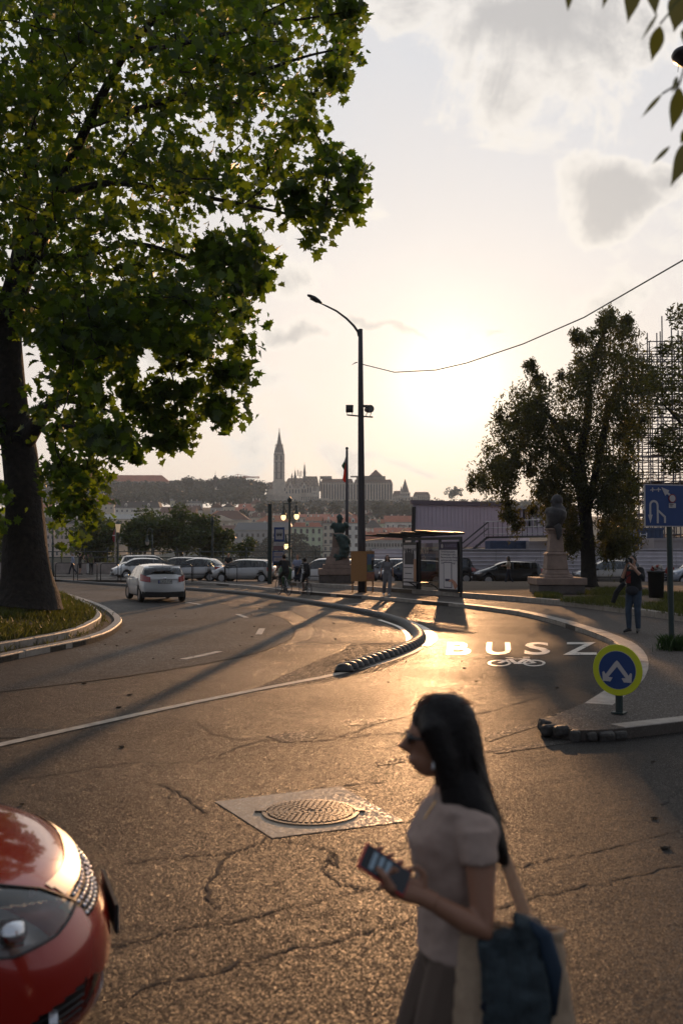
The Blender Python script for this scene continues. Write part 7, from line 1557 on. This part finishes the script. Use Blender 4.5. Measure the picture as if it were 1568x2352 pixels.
hand.tube([palm + vl * .02 + nl * .004, palm + vl * .036 + nl * .028 + ul * .018, palm + vl * .024 + nl * .040 + ul * .052, palm + vl * .012 + nl * .036 + ul * .080], [.017, .0135, .0115, .008], 8)
remesh(hand.build('hand', MATS['tan_skin'], fw), .004, 3)
# tote bag with a jacket pushed through it
C_CAN = mat('canvas', (.46, .34, .23), .85, noise=(40, .15), trans=(.25, (.6, .38, .15)))
tb_ = thing('tote_bag', 'cream canvas tote bag hanging behind the woman in the pale tee', 'bag', fl, R(90))
def blc(px, py, Y): return lw(px, py, Y)
m = MB(); tq = [blc(1170, 2128, 2.84), blc(1168, 2160, 2.84), blc(1170, 2240, 2.83), blc(1176, 2340, 2.82), blc(1180, 2450, 2.82), blc(1180, 2560, 2.82), blc(1180, 2580, 2.82)]
m.tube([tuple(q) for q in tq], [(.150, .035), (.152, .05), (.160, .07), (.176, .08), (.182, .08), (.175, .07), (.16, .05)], 28, up=(0, 1, 0)); m.f.pop(); m.f.pop(); m.mi = m.mi[:-2]
m.f.append(tuple(6 * 28 + k for k in range(28))); m.mi.append(0)
for i, v0 in enumerate(m.v): v0 = Vector(v0); c0 = tq[i // 28]; d0 = v0 - c0; k0 = 1 + .28 * (abs(d0.y) / .18) ** 3; m.v[i] = tuple(c0 + Vector((d0.x * k0 + .006 * math.sin(d0.y * 60 + i // 28), d0.y, d0.z)))
o = m.build('bag_body', C_CAN, tb_, True, fix=False); sb2 = o.modifiers.new('s', 'SUBSURF'); sb2.levels = sb2.render_levels = 2; sd2 = o.modifiers.new('t', 'SOLIDIFY'); sd2.thickness = .003
tx = bpy.data.textures.new('folds', 'CLOUDS'); tx.noise_scale = .07; dm_ = o.modifiers.new('d', 'DISPLACE'); dm_.texture = tx; dm_.strength = .018
hem = MB(); hem.tube([tuple(tq[0] + Vector((.037 * math.sin(a_), .154 * math.cos(a_), -.012))) for a_ in [k * math.pi / 12 for k in range(25)]], .005, 5, caps=False); hem.build('hem', C_CAN, tb_)
m = MB(); m.tube([blc(1218, 2135, 2.84), blc(1190, 2060, 2.86), blc(1163, 1985, 2.88), blc(1135, 1920, 2.90), blc(1095, 1878, 2.88)], [(.018, .004)] * 5, 8, up=(0, 1, 0)); m.build('strap', C_CAN, tb_)
pr = MB()
for k in range(16):
    a = blc(rnd.uniform(1090, 1190), rnd.uniform(2310, 2420), 2.728); pr.ball(a, rnd.uniform(.006, .016), 7, 4, (.15, 1, 1.2))
struct(pr.build('print', C_NAVY, tb_), 'stuff')
jt = thing('jacket', 'dark denim jacket stuffed over the tote bag at her elbow', 'jacket', fl, R(90))
m = MB()
for P_, w_ in (([(1112, 2160), (1128, 2215), (1142, 2310), (1138, 2400), (1128, 2480)], (.020, .034, .040, .044, .02)), ([(1150, 2140), (1168, 2190), (1182, 2290), (1180, 2400), (1172, 2520)], (.028, .042, .044, .048, .02)), ([(1195, 2122), (1212, 2160), (1222, 2260), (1220, 2380), (1212, 2480)], (.022, .038, .042, .04, .02)), ([(1180, 2112), (1225, 2128), (1252, 2180), (1262, 2260), (1258, 2350)], (.015, .024, .026, .024, .012))):
    m.tube([blc(x, y, 2.745 + .006 * k) for k, (x, y) in enumerate(P_)], [(q, .030) for q in w_], 12, up=(0, 1, 0))
for k in range(9): x = 1118 + k * 16; m.tube([blc(x, 2180 + (k % 3) * 14, 2.722), blc(x + 8, 2290, 2.712), blc(x + 4, 2470, 2.718)], [.006, .012, .008], 7)
o = remesh(m.build('cloth', mat('grey_denim', (.024, .036, .042), .85, noise=(22, .45)), jt), .005, 2); tx2 = bpy.data.textures.new('folds2', 'CLOUDS'); tx2.noise_scale = .045; d2 = o.modifiers.new('d', 'DISPLACE'); d2.texture = tx2; d2.strength = .014
m = MB(); m.tube([blc(1215, 2118, 2.735), blc(1250, 2150, 2.73), blc(1272, 2230, 2.73), blc(1270, 2330, 2.735)], [(.012, .012), (.022, .016), (.024, .016), (.01, .01)], 10, up=(0, 1, 0)); m.build('collar', mat('navy_lining', (.012, .028, .05), .8), jt, True)
# ---------------- twig with pointed leaves hanging into the top right corner, and the suspended lamp
M_LEAFN = mat('near_leaf', (.035, .05, .012), .55, trans=(.35, (.12, .14, .02)))
hb2 = thing('overhanging_branch', 'blurred drooping branch with long pointed leaves in the top right corner', 'branch', tuple(at(1600, -60, 3.3)))
def tipleaf(px, py, px2, py2, wpx, Y=3.2):
    a, b_ = at(px, py, Y), at(px2, py2, Y + rnd.uniform(-.1, .1)); ax = b_ - a; L = ax.length; ax.normalize(); sd = ax.cross(Vector((rnd.uniform(-.3, .3), 1, rnd.uniform(-.2, .2)))).normalized(); wv2 = wpx * Y / FPX; up_ = ax.cross(sd)
    m = MB(); N = 8; prof = [0, .55, .85, 1, .95, .78, .5, .2, 0]
    for i in range(N + 1):
        c = a + ax * (L * i / N) - hb2.location; hwv = wv2 * prof[i] / 2
        m.v += [tuple(c - sd * hwv + up_ * hwv * .3), tuple(c), tuple(c + sd * hwv + up_ * hwv * .3)]
    for i in range(N):
        for k in (0, 1): m.f.append((i * 3 + k, i * 3 + k + 1, (i + 1) * 3 + k + 1, (i + 1) * 3 + k)); m.mi.append(0)
    m.build('leaf', M_LEAFN, hb2, True, fix=False)
for q in ((1305, -40, 1303, 28, 22), (1400, -40, 1382, 22, 16), (1455, -55, 1440, 55, 44), (1490, -50, 1505, 38, 36), (1510, 30, 1470, 95, 8), (1515, 58, 1495, 142, 34), (1568, -20, 1546, 75, 58), (1580, 60, 1572, 110, 30), (1555, 175, 1540, 215, 14), (1560, 200, 1540, 302, 40), (1520, 215, 1470, 272, 11), (1590, 290, 1560, 330, 30), (1585, 320, 1538, 430, 42), (1538, 335, 1495, 378, 11), (1620, 120, 1590, 230, 44), (1600, 180, 1585, 260, 30), (1640, 20, 1600, 120, 50), (1350, -90, 1340, -20, 30), (1530, -90, 1560, -10, 40), (1610, 360, 1590, 450, 40)): tipleaf(*q)
m = MB(); L0 = hb2.location
for P in ([(1650, -100), (1580, -20), (1540, 25), (1515, 55)], [(1300, -120), (1420, -80), (1530, -60), (1650, -100)], [(1640, -60), (1590, 90), (1560, 190), (1550, 210)], [(1590, 90), (1610, 250), (1590, 320)], [(1560, 190), (1520, 215)], [(1300, -60), (1305, -40)]):
    m.tube([at(x, y, 3.25) - L0 for x, y in P], .0035, 5)
m.build('twig', mat('twig', (.03, .02, .012), .8), hb2)
wl = thing('wire_lamp', 'dark saucer shaped street lamp hung from a wire at the top right edge', 'street lamp', tuple(at(1585, 128, 21)))
m = MB(); m.lathe([(.02, .34), (.08, .33), (.10, .20), (.20, .13), (.38, .03), (.40, -.04), (.36, -.10), (.20, -.16), (.01, -.17)], n=28, m=Matrix.Rotation(R(12), 3, 'Y')); m.build('lamp_shade', mat('lamp_shade', (.03, .02, .025), .4), wl, True)
MB().tube([(0, 0, .3), (.02, 0, 1.3)], .012, 6).build('hanger', M_TRIM, wl); MB().tube([(-.25, 0, -.10), (-.27, 0, -.25), (-.28, 0, -.36)], .006, 5).build('loose_cable', M_TRIM, wl)
m = MB(); a = at(1585, 30, 21) + Vector((0, 0, .2)); MB().tube([a + Vector((-9, 20, -.3)) * 0 + Vector((-.0, 0, -.1)), a + Vector((9, 3, .8))], .008, 5).build('suspension_wire', M_TRIM, wl).location = -wl.location
# ---------------- near trees and grass
def polyclumps(poly, n, Y0, Y1, r0, r1, seed, edge_shrink=True):
    g = random.Random(seed); xs = [p[0] for p in poly]; ys = [p[1] for p in poly]; out = []
    def ed(x, y):
        d = 1e9
        for (a, b), (c, e) in zip(poly, poly[1:] + poly[:1]):
            L = (c - a) ** 2 + (e - b) ** 2; t = max(0, min(1, ((x - a) * (c - a) + (y - b) * (e - b)) / (L + 1e-9))); d = min(d, math.hypot(x - a - t * (c - a), y - b - t * (e - b)))
        return d
    while len(out) < n:
        x, y = g.uniform(min(xs), max(xs)), g.uniform(min(ys), max(ys))
        if not inpoly(x, y, poly): continue
        Y = g.uniform(Y0, Y1); r = g.uniform(r0, r1); d = ed(x, y) * Y / FPX
        if edge_shrink: r = min(r, max(r0 * .6, d * 1.0 + .22))
        out.append((tuple(at(x, y, Y)), r))
    return out
TZ = .62; TB = Vector((TREE.x, TREE.y, TZ))
def tb(px, py, Y=26.5): return at(px, py, Y) - TB
pt = thing('plane_tree', 'huge plane tree with a thick flared trunk on the grassy island at the left', 'tree', TB)
KY = 26.5 / FPX
def trunk_tube(pts, name, n=18, parent=pt, lump=.06):
    m = MB(); P = [tb(x, y, Y) for x, y, hw, Y in pts]; rr = [hw * Y / FPX for x, y, hw, Y in pts]
    Pc = catmull([tuple(p) for p in P], 5)
    # keep z: catmull works on 3-vectors
    n_ = len(Pc); rs_ = [rr[min(int(i / 5), len(rr) - 1)] * (1 - (i % 5) / 5) + rr[min(int(i / 5) + 1, len(rr) - 1)] * ((i % 5) / 5) for i in range(n_)]
    m.tube(Pc, rs_, n); 
    for i in range(len(m.v)):
        v = Vector(m.v[i]); q = math.sin(v.z * 2.3 + i % n * 1.1) * math.sin(i % n * 1.9 + .7 * v.z); c = Pc[min(i // n, n_ - 1)]; m.v[i] = tuple(c + (v - c) * (1 + lump * q))
    return m.build(name, M_BARK, parent, True)
trunk_tube([(62, 1392, 80, 26.5), (64, 1368, 68, 26.5), (62, 1330, 58, 26.5), (60, 1270, 50, 26.5), (57, 1180, 44, 26.5), (50, 1080, 40, 26.5), (36, 980, 36, 26.4), (22, 860, 34, 26.3), (18, 760, 32, 26.2), (26, 690, 28, 26.0)], 'trunk')
B_ = [[(26, 700, 30, 26), (48, 600, 24, 25.5), (66, 480, 19, 25), (72, 330, 15, 24.6), (70, 180, 12, 24.2), (90, 20, 9, 24), (140, -160, 5, 24)],
      [(32, 690, 26, 26), (78, 590, 19, 25), (130, 450, 14, 24), (200, 290, 11, 23), (290, 120, 9, 22), (400, 0, 7, 21), (520, -110, 4, 20.5)],
      [(60, 1010, 24, 26.3), (92, 965, 17, 25.5), (130, 915, 15, 24.6), (178, 850, 12, 23.8), (215, 760, 9, 23), (235, 690, 7, 22.5), (290, 650, 4.5, 22)],
      [(5, 740, 26, 26), (-60, 600, 20, 26), (-120, 400, 15, 26), (-170, 200, 9, 26)],
      [(130, 450, 11, 24), (250, 420, 8, 22.5), (400, 440, 6, 21), (560, 470, 4, 20), (700, 500, 2.5, 19)], [(200, 290, 9, 23), (350, 240, 7, 21), (520, 190, 5, 20), (700, 130, 3, 19), (800, 110, 1.6, 18.6)],
      [(178, 850, 7, 23.8), (260, 800, 5, 22.5), (360, 790, 3.5, 21.5), (470, 820, 2, 21)], [(78, 590, 12, 25), (180, 590, 8, 24), (310, 560, 5.5, 22.5), (450, 600, 3.5, 21.5), (560, 650, 2, 21)],
      [(290, 120, 7, 22), (420, 100, 5, 20.5), (600, 60, 3.5, 19.5), (780, 30, 2, 18.6)], [(130, 915, 8, 24.6), (200, 930, 5, 24), (280, 960, 3, 23.5), (310, 1030, 1.5, 23)], [(60, 1010, 10, 26), (20, 960, 8, 27), (-60, 900, 6, 27)],
      [(450, 600, 2.5, 21.5), (500, 700, 2, 21), (470, 800, 1.5, 20.8), (520, 900, 1.1, 20.7)], [(360, 790, 2.4, 21.5), (400, 880, 1.8, 21.4), (380, 960, 1.1, 21.3)]]
for q in B_: trunk_tube(q, 'bough', 9, pt, .03)
PL = [(-260, -200), (840, -200), (775, -20), (805, 60), (812, 175), (770, 205), (738, 215), (722, 290), (690, 335), (640, 380), (600, 430), (590, 500), (560, 520), (600, 590), (606, 640), (592, 720), (572, 790), (520, 800), (455, 770), (400, 800), (300, 790), (262, 850), (230, 870), (250, 900), (290, 960), (290, 1060), (240, 1080), (215, 1130), (120, 1110), (90, 950), (40, 700), (-260, 700)]
cl_ = polyclumps(PL, 620, 17.5, 29, .45, 1.1, 21)
for poly, n, Ya, Yb, r0, r1, sd_ in (([(700, 345), (745, 350), (820, 380), (815, 470), (790, 560), (700, 600), (680, 540), (600, 500), (630, 410)], 19, 18, 20, .28, .42, 22), ([(500, 780), (575, 870), (548, 960), (505, 965), (470, 900), (400, 790)], 20, 20.5, 21.5, .28, .45, 23), ([(330, 850), (420, 840), (452, 930), (450, 1015), (395, 1035), (340, 1000), (325, 920)], 22, 21, 22, .28, .45, 24),
    ([(110, 1050), (250, 1080), (215, 1150), (235, 1200), (215, 1275), (150, 1230), (120, 1160)], 20, 21, 24, .25, .42, 25), ([(-200, 900), (60, 930), (20, 1060), (10, 1130), (30, 1200), (-10, 1290), (-200, 1290)], 40, 25, 30, .4, .7, 26), ([(540, 480), (620, 590), (600, 700), (540, 700), (450, 560)], 24, 20, 22, .3, .5, 27), ([(300, 1030), (332, 1036), (325, 1056), (300, 1062)], 3, 23, 23, .15, .2, 28), ([(60, 200), (300, 150), (300, 700), (120, 750), (90, 500)], 40, 28, 32, .6, 1.0, 29),
    ([(800, 10), (830, 5), (815, 40), (795, 50)], 3, 18.5, 18.8, .15, .25, 30), ([(280, 820), (330, 850), (330, 960), (285, 940)], 8, 22, 23, .2, .35, 31)):
    cl_ += polyclumps(poly, n, Ya, Yb, r0, r1, sd_)
GAPS = [(540, 500, 42, 26), (470, 545, 26, 18), (395, 470, 16, 14), (505, 665, 20, 16), (425, 735, 18, 14), (330, 565, 14, 12), (150, 260, 18, 16), (290, 175, 26, 18), (620, 270, 16, 12), (700, 160, 14, 14), (20, 90, 22, 30), (90, 620, 14, 16), (250, 690, 16, 14), (360, 830, 26, 18), (560, 380, 14, 12), (470, 330, 12, 10), (740, 90, 14, 12), (620, 470, 22, 20), (310, 420, 12, 10), (130, 810, 14, 12), (230, 600, 12, 12), (405, 620, 12, 12)]
TZ0 = tuple(TB)
def notgap(c):
    v = Vector(c[0]) - Vector((0, 0, CAMZ)); d = v.y * math.cos(PITCH) + v.z * math.sin(PITCH); x = 784 + FPX * v.x / d; y = 1176 - FPX * (-v.y * math.sin(PITCH) + v.z * math.cos(PITCH)) / d; rp = c[1] * FPX / d
    return not any(math.hypot((x - gx) / (gr + rp * .4), (y - gy) / (gs + rp * .4)) < 1 for gx, gy, gr, gs in GAPS)
cl_ = [c for c in cl_ if notgap(c)]
cl_ += polyclumps([(80, 700), (590, 640), (560, 790), (400, 790), (300, 780), (250, 850), (205, 900), (250, 950), (280, 1040), (200, 1080), (110, 980)], 62, 18, 24, .4, .9, 33)
big = [c for c in cl_ if c[1] > .45]; sm = [(c[0], c[1] * 1.35) for c in cl_ if c[1] <= .45]
_, P1_ = leaf_cloud('foliage', [c[0] for c in big], [c[1] * 1.15 for c in big], 52, .195, L_PLANE, pt, 'maple', .8, 5, .35, TZ0, 0.0)
o2, P2_ = leaf_cloud('foliage', [c[0] for c in sm], [c[1] for c in sm], 34, .20, L_PLANE, pt, 'maple', .8, 6, .35, TZ0, 0.0)
# the leaves that show largest are leaves of their own
lf = MB(); T_ = [(-.45, 0), (-.30, -.16), (-.38, -.42), (-.12, -.34), (.02, -.58), (.14, -.30), (.30, -.34), (.30, -.16), (.62, 0), (.30, .16), (.30, .34), (.14, .30), (.02, .58), (-.12, .34), (-.38, .42), (-.30, .16)]
lf.add([(u, v, abs(v) * .3) for u, v in T_], [tuple(range(16))]); lf.k = 0; lf = lf.mesh('leaf', L_PLANE)
g4 = random.Random(9); smn = sorted(sm, key=lambda c: c[0][1])
for k in range(280):
    c = smn[k % len(smn)] if k < 240 else big[g4.randrange(len(big))]; d = Vector([g4.gauss(0, 1) for _ in range(3)]).normalized() * c[1] * g4.uniform(.6, 1.15)
    o = link('leaf', lf, pt, Vector(c[0]) + d - TB); s = g4.uniform(.17, .26); o.scale = (s, s, s); o.rotation_euler = (g4.uniform(-1.2, 1.2), g4.uniform(.2, 1.5), g4.uniform(0, 6.28))
tw = MB(); root_ = Vector((TREE.x, TREE.y, 9)); seq = sorted([Vector(c[0]) for c in cl_], key=lambda c: (c - root_).length); bp_ = [tb(x, y, Y) + TB for q in B_ for x, y, hw, Y in q]; node = list(bp_)
for c in seq:
    b0 = min(node, key=lambda q: (q - c).length); L = (b0 - c).length; node.append(c)
    if L < 1.6: tw.tube([b0 - TB, b0.lerp(c, .5) + Vector((g4.gauss(0, .08), g4.gauss(0, .08), .06 * L)) - TB, c - TB], [.02, .014, .008], 4)
struct(tw.build('twigs', M_BARK, pt), 'stuff')
# drooping tree at the right
DZ = BZ; v = G(1352, 1343, DZ); DY = 47.0; DB = Vector(((at(1352, 1262, DY)).x, DY, DZ))
dtree = thing('drooping_tree', 'tall drooping tree with hanging twigs behind the right hand bust', 'tree', DB)
def dt_(x, y, Y=DY): return at(x, y, Y) - DB
def dtube(pts, nm='limb'): MB().tube([dt_(x, y, Y) for x, y, hw, Y in pts], [hw * Y / FPX for x, y, hw, Y in pts], 10).build(nm, M_BARK, dtree, True)
dtube([(1352, 1350, 24, DY), (1351, 1335, 19, DY), (1350, 1290, 17, DY), (1345, 1200, 15, DY), (1335, 1120, 15, DY), (1328, 1050, 13, DY)], 'trunk')
dtube([(1330, 1060, 12, DY), (1350, 950, 9, DY), (1352, 880, 7, DY), (1368, 800, 5, DY), (1400, 740, 2, DY)]); dtube([(1345, 1190, 9, DY), (1362, 1110, 9, DY), (1385, 1000, 8, DY), (1395, 930, 7, DY), (1440, 850, 4, DY)]); dtube([(1330, 1080, 9, DY), (1280, 980, 6, DY - 1), (1230, 920, 4, DY - 1.5), (1160, 960, 2, DY - 2)]); dtube([(1332, 1100, 8, DY), (1260, 1030, 5, DY + 1), (1180, 1020, 3, DY + 1), (1130, 1080, 2, DY + 1)])
DP = [(1215, 880), (1265, 872), (1310, 855), (1335, 810), (1335, 775), (1372, 745), (1400, 730), (1445, 745), (1475, 800), (1500, 850), (1500, 950), (1460, 1010), (1455, 1100), (1462, 1150), (1465, 1225), (1440, 1255), (1385, 1262), (1375, 1150), (1320, 1150), (1310, 1262), (1290, 1240), (1262, 1190), (1215, 1175), (1240, 1110), (1195, 1060), (1172, 1095), (1178, 1160), (1150, 1180), (1122, 1130), (1085, 1105), (1110, 1050), (1135, 980), (1145, 930), (1180, 895)]
dc = polyclumps([(1215, 1080), (1330, 1080), (1350, 1270), (1290, 1262), (1240, 1200)], 26, DY - 2, DY + 3, .4, .7, 57) + polyclumps([(1370, 1080), (1470, 1080), (1470, 1240), (1440, 1275), (1380, 1280)], 34, DY - 2, DY + 3, .4, .8, 58) + polyclumps([(1135, 1080), (1165, 980), (1240, 900), (1260, 1060), (1195, 1060), (1180, 1165), (1150, 1160)], 30, DY - 2, DY + 3, .4, .7, 59) + polyclumps(DP, 330, DY - 3.2, DY + 3.5, .4, 1.0, 41)
for poly, n, sd_ in (([(1210, 835), (1225, 835), (1240, 890), (1215, 890)], 6, 42), ([(1395, 712), (1408, 712), (1412, 745), (1398, 745)], 4, 43), ([(1440, 712), (1450, 725), (1446, 760), (1436, 752)], 4, 44), ([(1318, 765), (1340, 770), (1340, 800), (1325, 790)], 4, 45), ([(1075, 1105), (1105, 1090), (1105, 1120), (1080, 1116)], 4, 46), ([(1150, 1170), (1182, 1160), (1190, 1215), (1170, 1205)], 8, 47), ([(1290, 1230), (1385, 1250), (1370, 1290), (1310, 1285)], 8, 48), ([(1395, 1250), (1450, 1250), (1448, 1275), (1400, 1278)], 8, 49), ([(1375, 722), (1384, 725), (1390, 760), (1380, 760)], 3, 50)):
    dc += polyclumps(poly, n, DY - 1, DY + 1, .3, .5, sd_)
leaf_cloud('foliage', [c[0] for c in dc], [c[1] * 1.15 for c in dc], 160, .16, L_DROOP, dtree, 'slim', 1.0, 51, .9, tuple(DB), 0.0)
# strands that hang from its crown
g5 = random.Random(4); HC, HR = [], []
for _ in range(150):
    c, r = dc[g5.randrange(len(dc))]; x, y, z = c; L = g5.uniform(.4, 1.3)
    for k in range(5): HC.append((x + g5.uniform(-.06, .06), y, z - L * k / 5 - r * .5)); HR.append(.2)
leaf_cloud('hanging_twigs', HC, HR, 9, .12, L_DROOP, dtree, 'slim', 1.6, 52, 1.2, tuple(DB), .1)
# dark tree at the right edge
v = at(1660, 1262, 38); RB = Vector((v.x, 38, .2)); ec = polyclumps([(1535, 710), (1568, 690), (1800, 620), (1800, 1110), (1575, 1095), (1520, 1075), (1505, 1010), (1530, 960), (1490, 935), (1475, 880), (1500, 830), (1545, 770)], 110, 35.5, 41, .5, .9, 61)
tree('dark leafy tree cut off by the right edge before the scaffolding', 'street_tree', tuple(RB), 12, ec, 120, .17, L_DROOP, M_BARK, 62, .28, None, 'slim', 10, None, .9, .4)
# ---------------- grass
def grass(name, pts, h, wd, m_, seed, parent=None):
    g = np.random.default_rng(seed); P = np.asarray(pts, float); n = len(P); a = g.random(n) * 6.283; H = h * (.4 + g.random(n)) ; d = np.stack([np.cos(a), np.sin(a), np.zeros(n)], 1); le = g.normal(size=(n, 3)) * .35; le[:, 2] = 0
    V = np.zeros((n, 4, 3)); V[:, 0] = P - d * wd / 2; V[:, 1] = P + d * wd / 2; mid_ = P + le * H[:, None] * .4; mid_[:, 2] += H * .6; V[:, 2] = mid_ + d * wd * .35; tp = P + le * H[:, None]; tp[:, 2] += H; V[:, 3] = tp
    me = bpy.data.meshes.new(name); me.vertices.add(n * 4); me.vertices.foreach_set('co', V.reshape(-1)); me.loops.add(n * 4); me.loops.foreach_set('vertex_index', np.arange(n * 4, dtype=np.int32)); me.polygons.add(n)
    me.polygons.foreach_set('loop_start', np.arange(0, n * 4, 4, dtype=np.int32)); me.polygons.foreach_set('loop_total', np.full(n, 4, dtype=np.int32)); me.materials.append(m_); me.update(calc_edges=True); o = link(name, me, parent); o['kind'] = 'stuff'; return o
L_GRASS = leafmat('grass_blades', (.035, .045, .012), (.15, .16, .02), .4)
g6 = random.Random(11); pts = []; poly_ = [(p.x, p.y) for p in edge]
nx0, nx1, ny0, ny1 = min(p[0] for p in poly_), max(p[0] for p in poly_), min(p[1] for p in poly_), max(p[1] for p in poly_)
while len(pts) < 52000:
    x, y = g6.uniform(max(nx0, -17), nx1), g6.uniform(ny0, ny1)
    if not inpoly(x, y, poly_): continue
    q = math.sin(x * 1.7 + 2) * math.sin(y * 1.3) + .6 * math.sin(x * .7 + y * .9); 
    if q < -.45 and g6.random() < .85: continue
    pts.append((x, y, mound_z(x, y) - .02))
grass('island_grass', pts, .17, .022, L_GRASS, 12)
pts = []
for poly in ([(1330, 1366), (1380, 1352), (1440, 1352), (1500, 1362), (1470, 1368), (1400, 1366)], [(1290, 1378), (1400, 1372), (1440, 1378), (1440, 1396), (1390, 1390), (1300, 1381)], [(1470, 1392), (1530, 1384), (1640, 1392), (1640, 1425), (1568, 1412), (1480, 1399)], [(1500, 1366), (1640, 1358), (1640, 1392), (1530, 1380)], [(1235, 1366), (1275, 1366), (1275, 1374), (1240, 1372)]):
    k = 0
    while k < 5200:
        x, y = g6.uniform(min(p[0] for p in poly), max(p[0] for p in poly)), g6.uniform(min(p[1] for p in poly), max(p[1] for p in poly))
        if inpoly(x, y, poly): v = G(x, y, BZ); pts.append((v.x + g6.gauss(0, .1), v.y + g6.gauss(0, .2), BZ - .03)); k += 1
grass('bed_grass', pts, .14, .02, L_GRASS, 13)
pts = []
v = G(1547, 1492, PZ)
for _ in range(420): a, r_ = g6.uniform(0, 6.28), abs(g6.gauss(0, .17)); pts.append((v.x + r_ * math.cos(a), v.y + r_ * math.sin(a), PZ - .01))
o = grass('weeds', pts, .24, .02, leafmat('weed_leaves', (.02, .045, .012), (.06, .12, .02), .3), 14); tag(o, 'green weeds round the foot of the direction board post', 'plant', kind='thing')
pts = []
for p in [q for q in inner] * 16: 
    if g6.random() < .5: pts.append((p.x + g6.gauss(0, .12), p.y + g6.gauss(0, .12), .09))
grass('kerb_weeds', pts, .12, .02, L_GRASS, 15)
# fallen litter and leaves on the road
m = MB()
for _ in range(160):
    x, y = g6.uniform(-9, 8), g6.uniform(4.5, 40); s = g6.uniform(.015, .035); m.ball((x, y, .01), s, 5, 3, (1.3, 1, .35))
o = m.build('road_grit', M_SOIL); o['kind'] = 'stuff'
# ---------------- air
hz = MB(); hz.box((0, 1150, 77), (4700, 3500, 180)); hz = hz.build('haze', mat('hz', (1, 1, 1)))
hm = bpy.data.materials.new('haze_air'); hm.use_nodes = True; hn = hm.node_tree; hn.nodes.clear()
pv_ = hn.nodes.new('ShaderNodeVolumePrincipled'); oo = hn.nodes.new('ShaderNodeOutputMaterial')
pv_.inputs['Color'].default_value = (.74, .88, 1.0, 1); pv_.inputs['Density'].default_value = .00019; pv_.inputs['Anisotropy'].default_value = .2
hn.links.new(pv_.outputs[0], oo.inputs['Volume']); hz.data.materials.clear(); hz.data.materials.append(hm)
tag(hz, None, None, None, 'stuff')
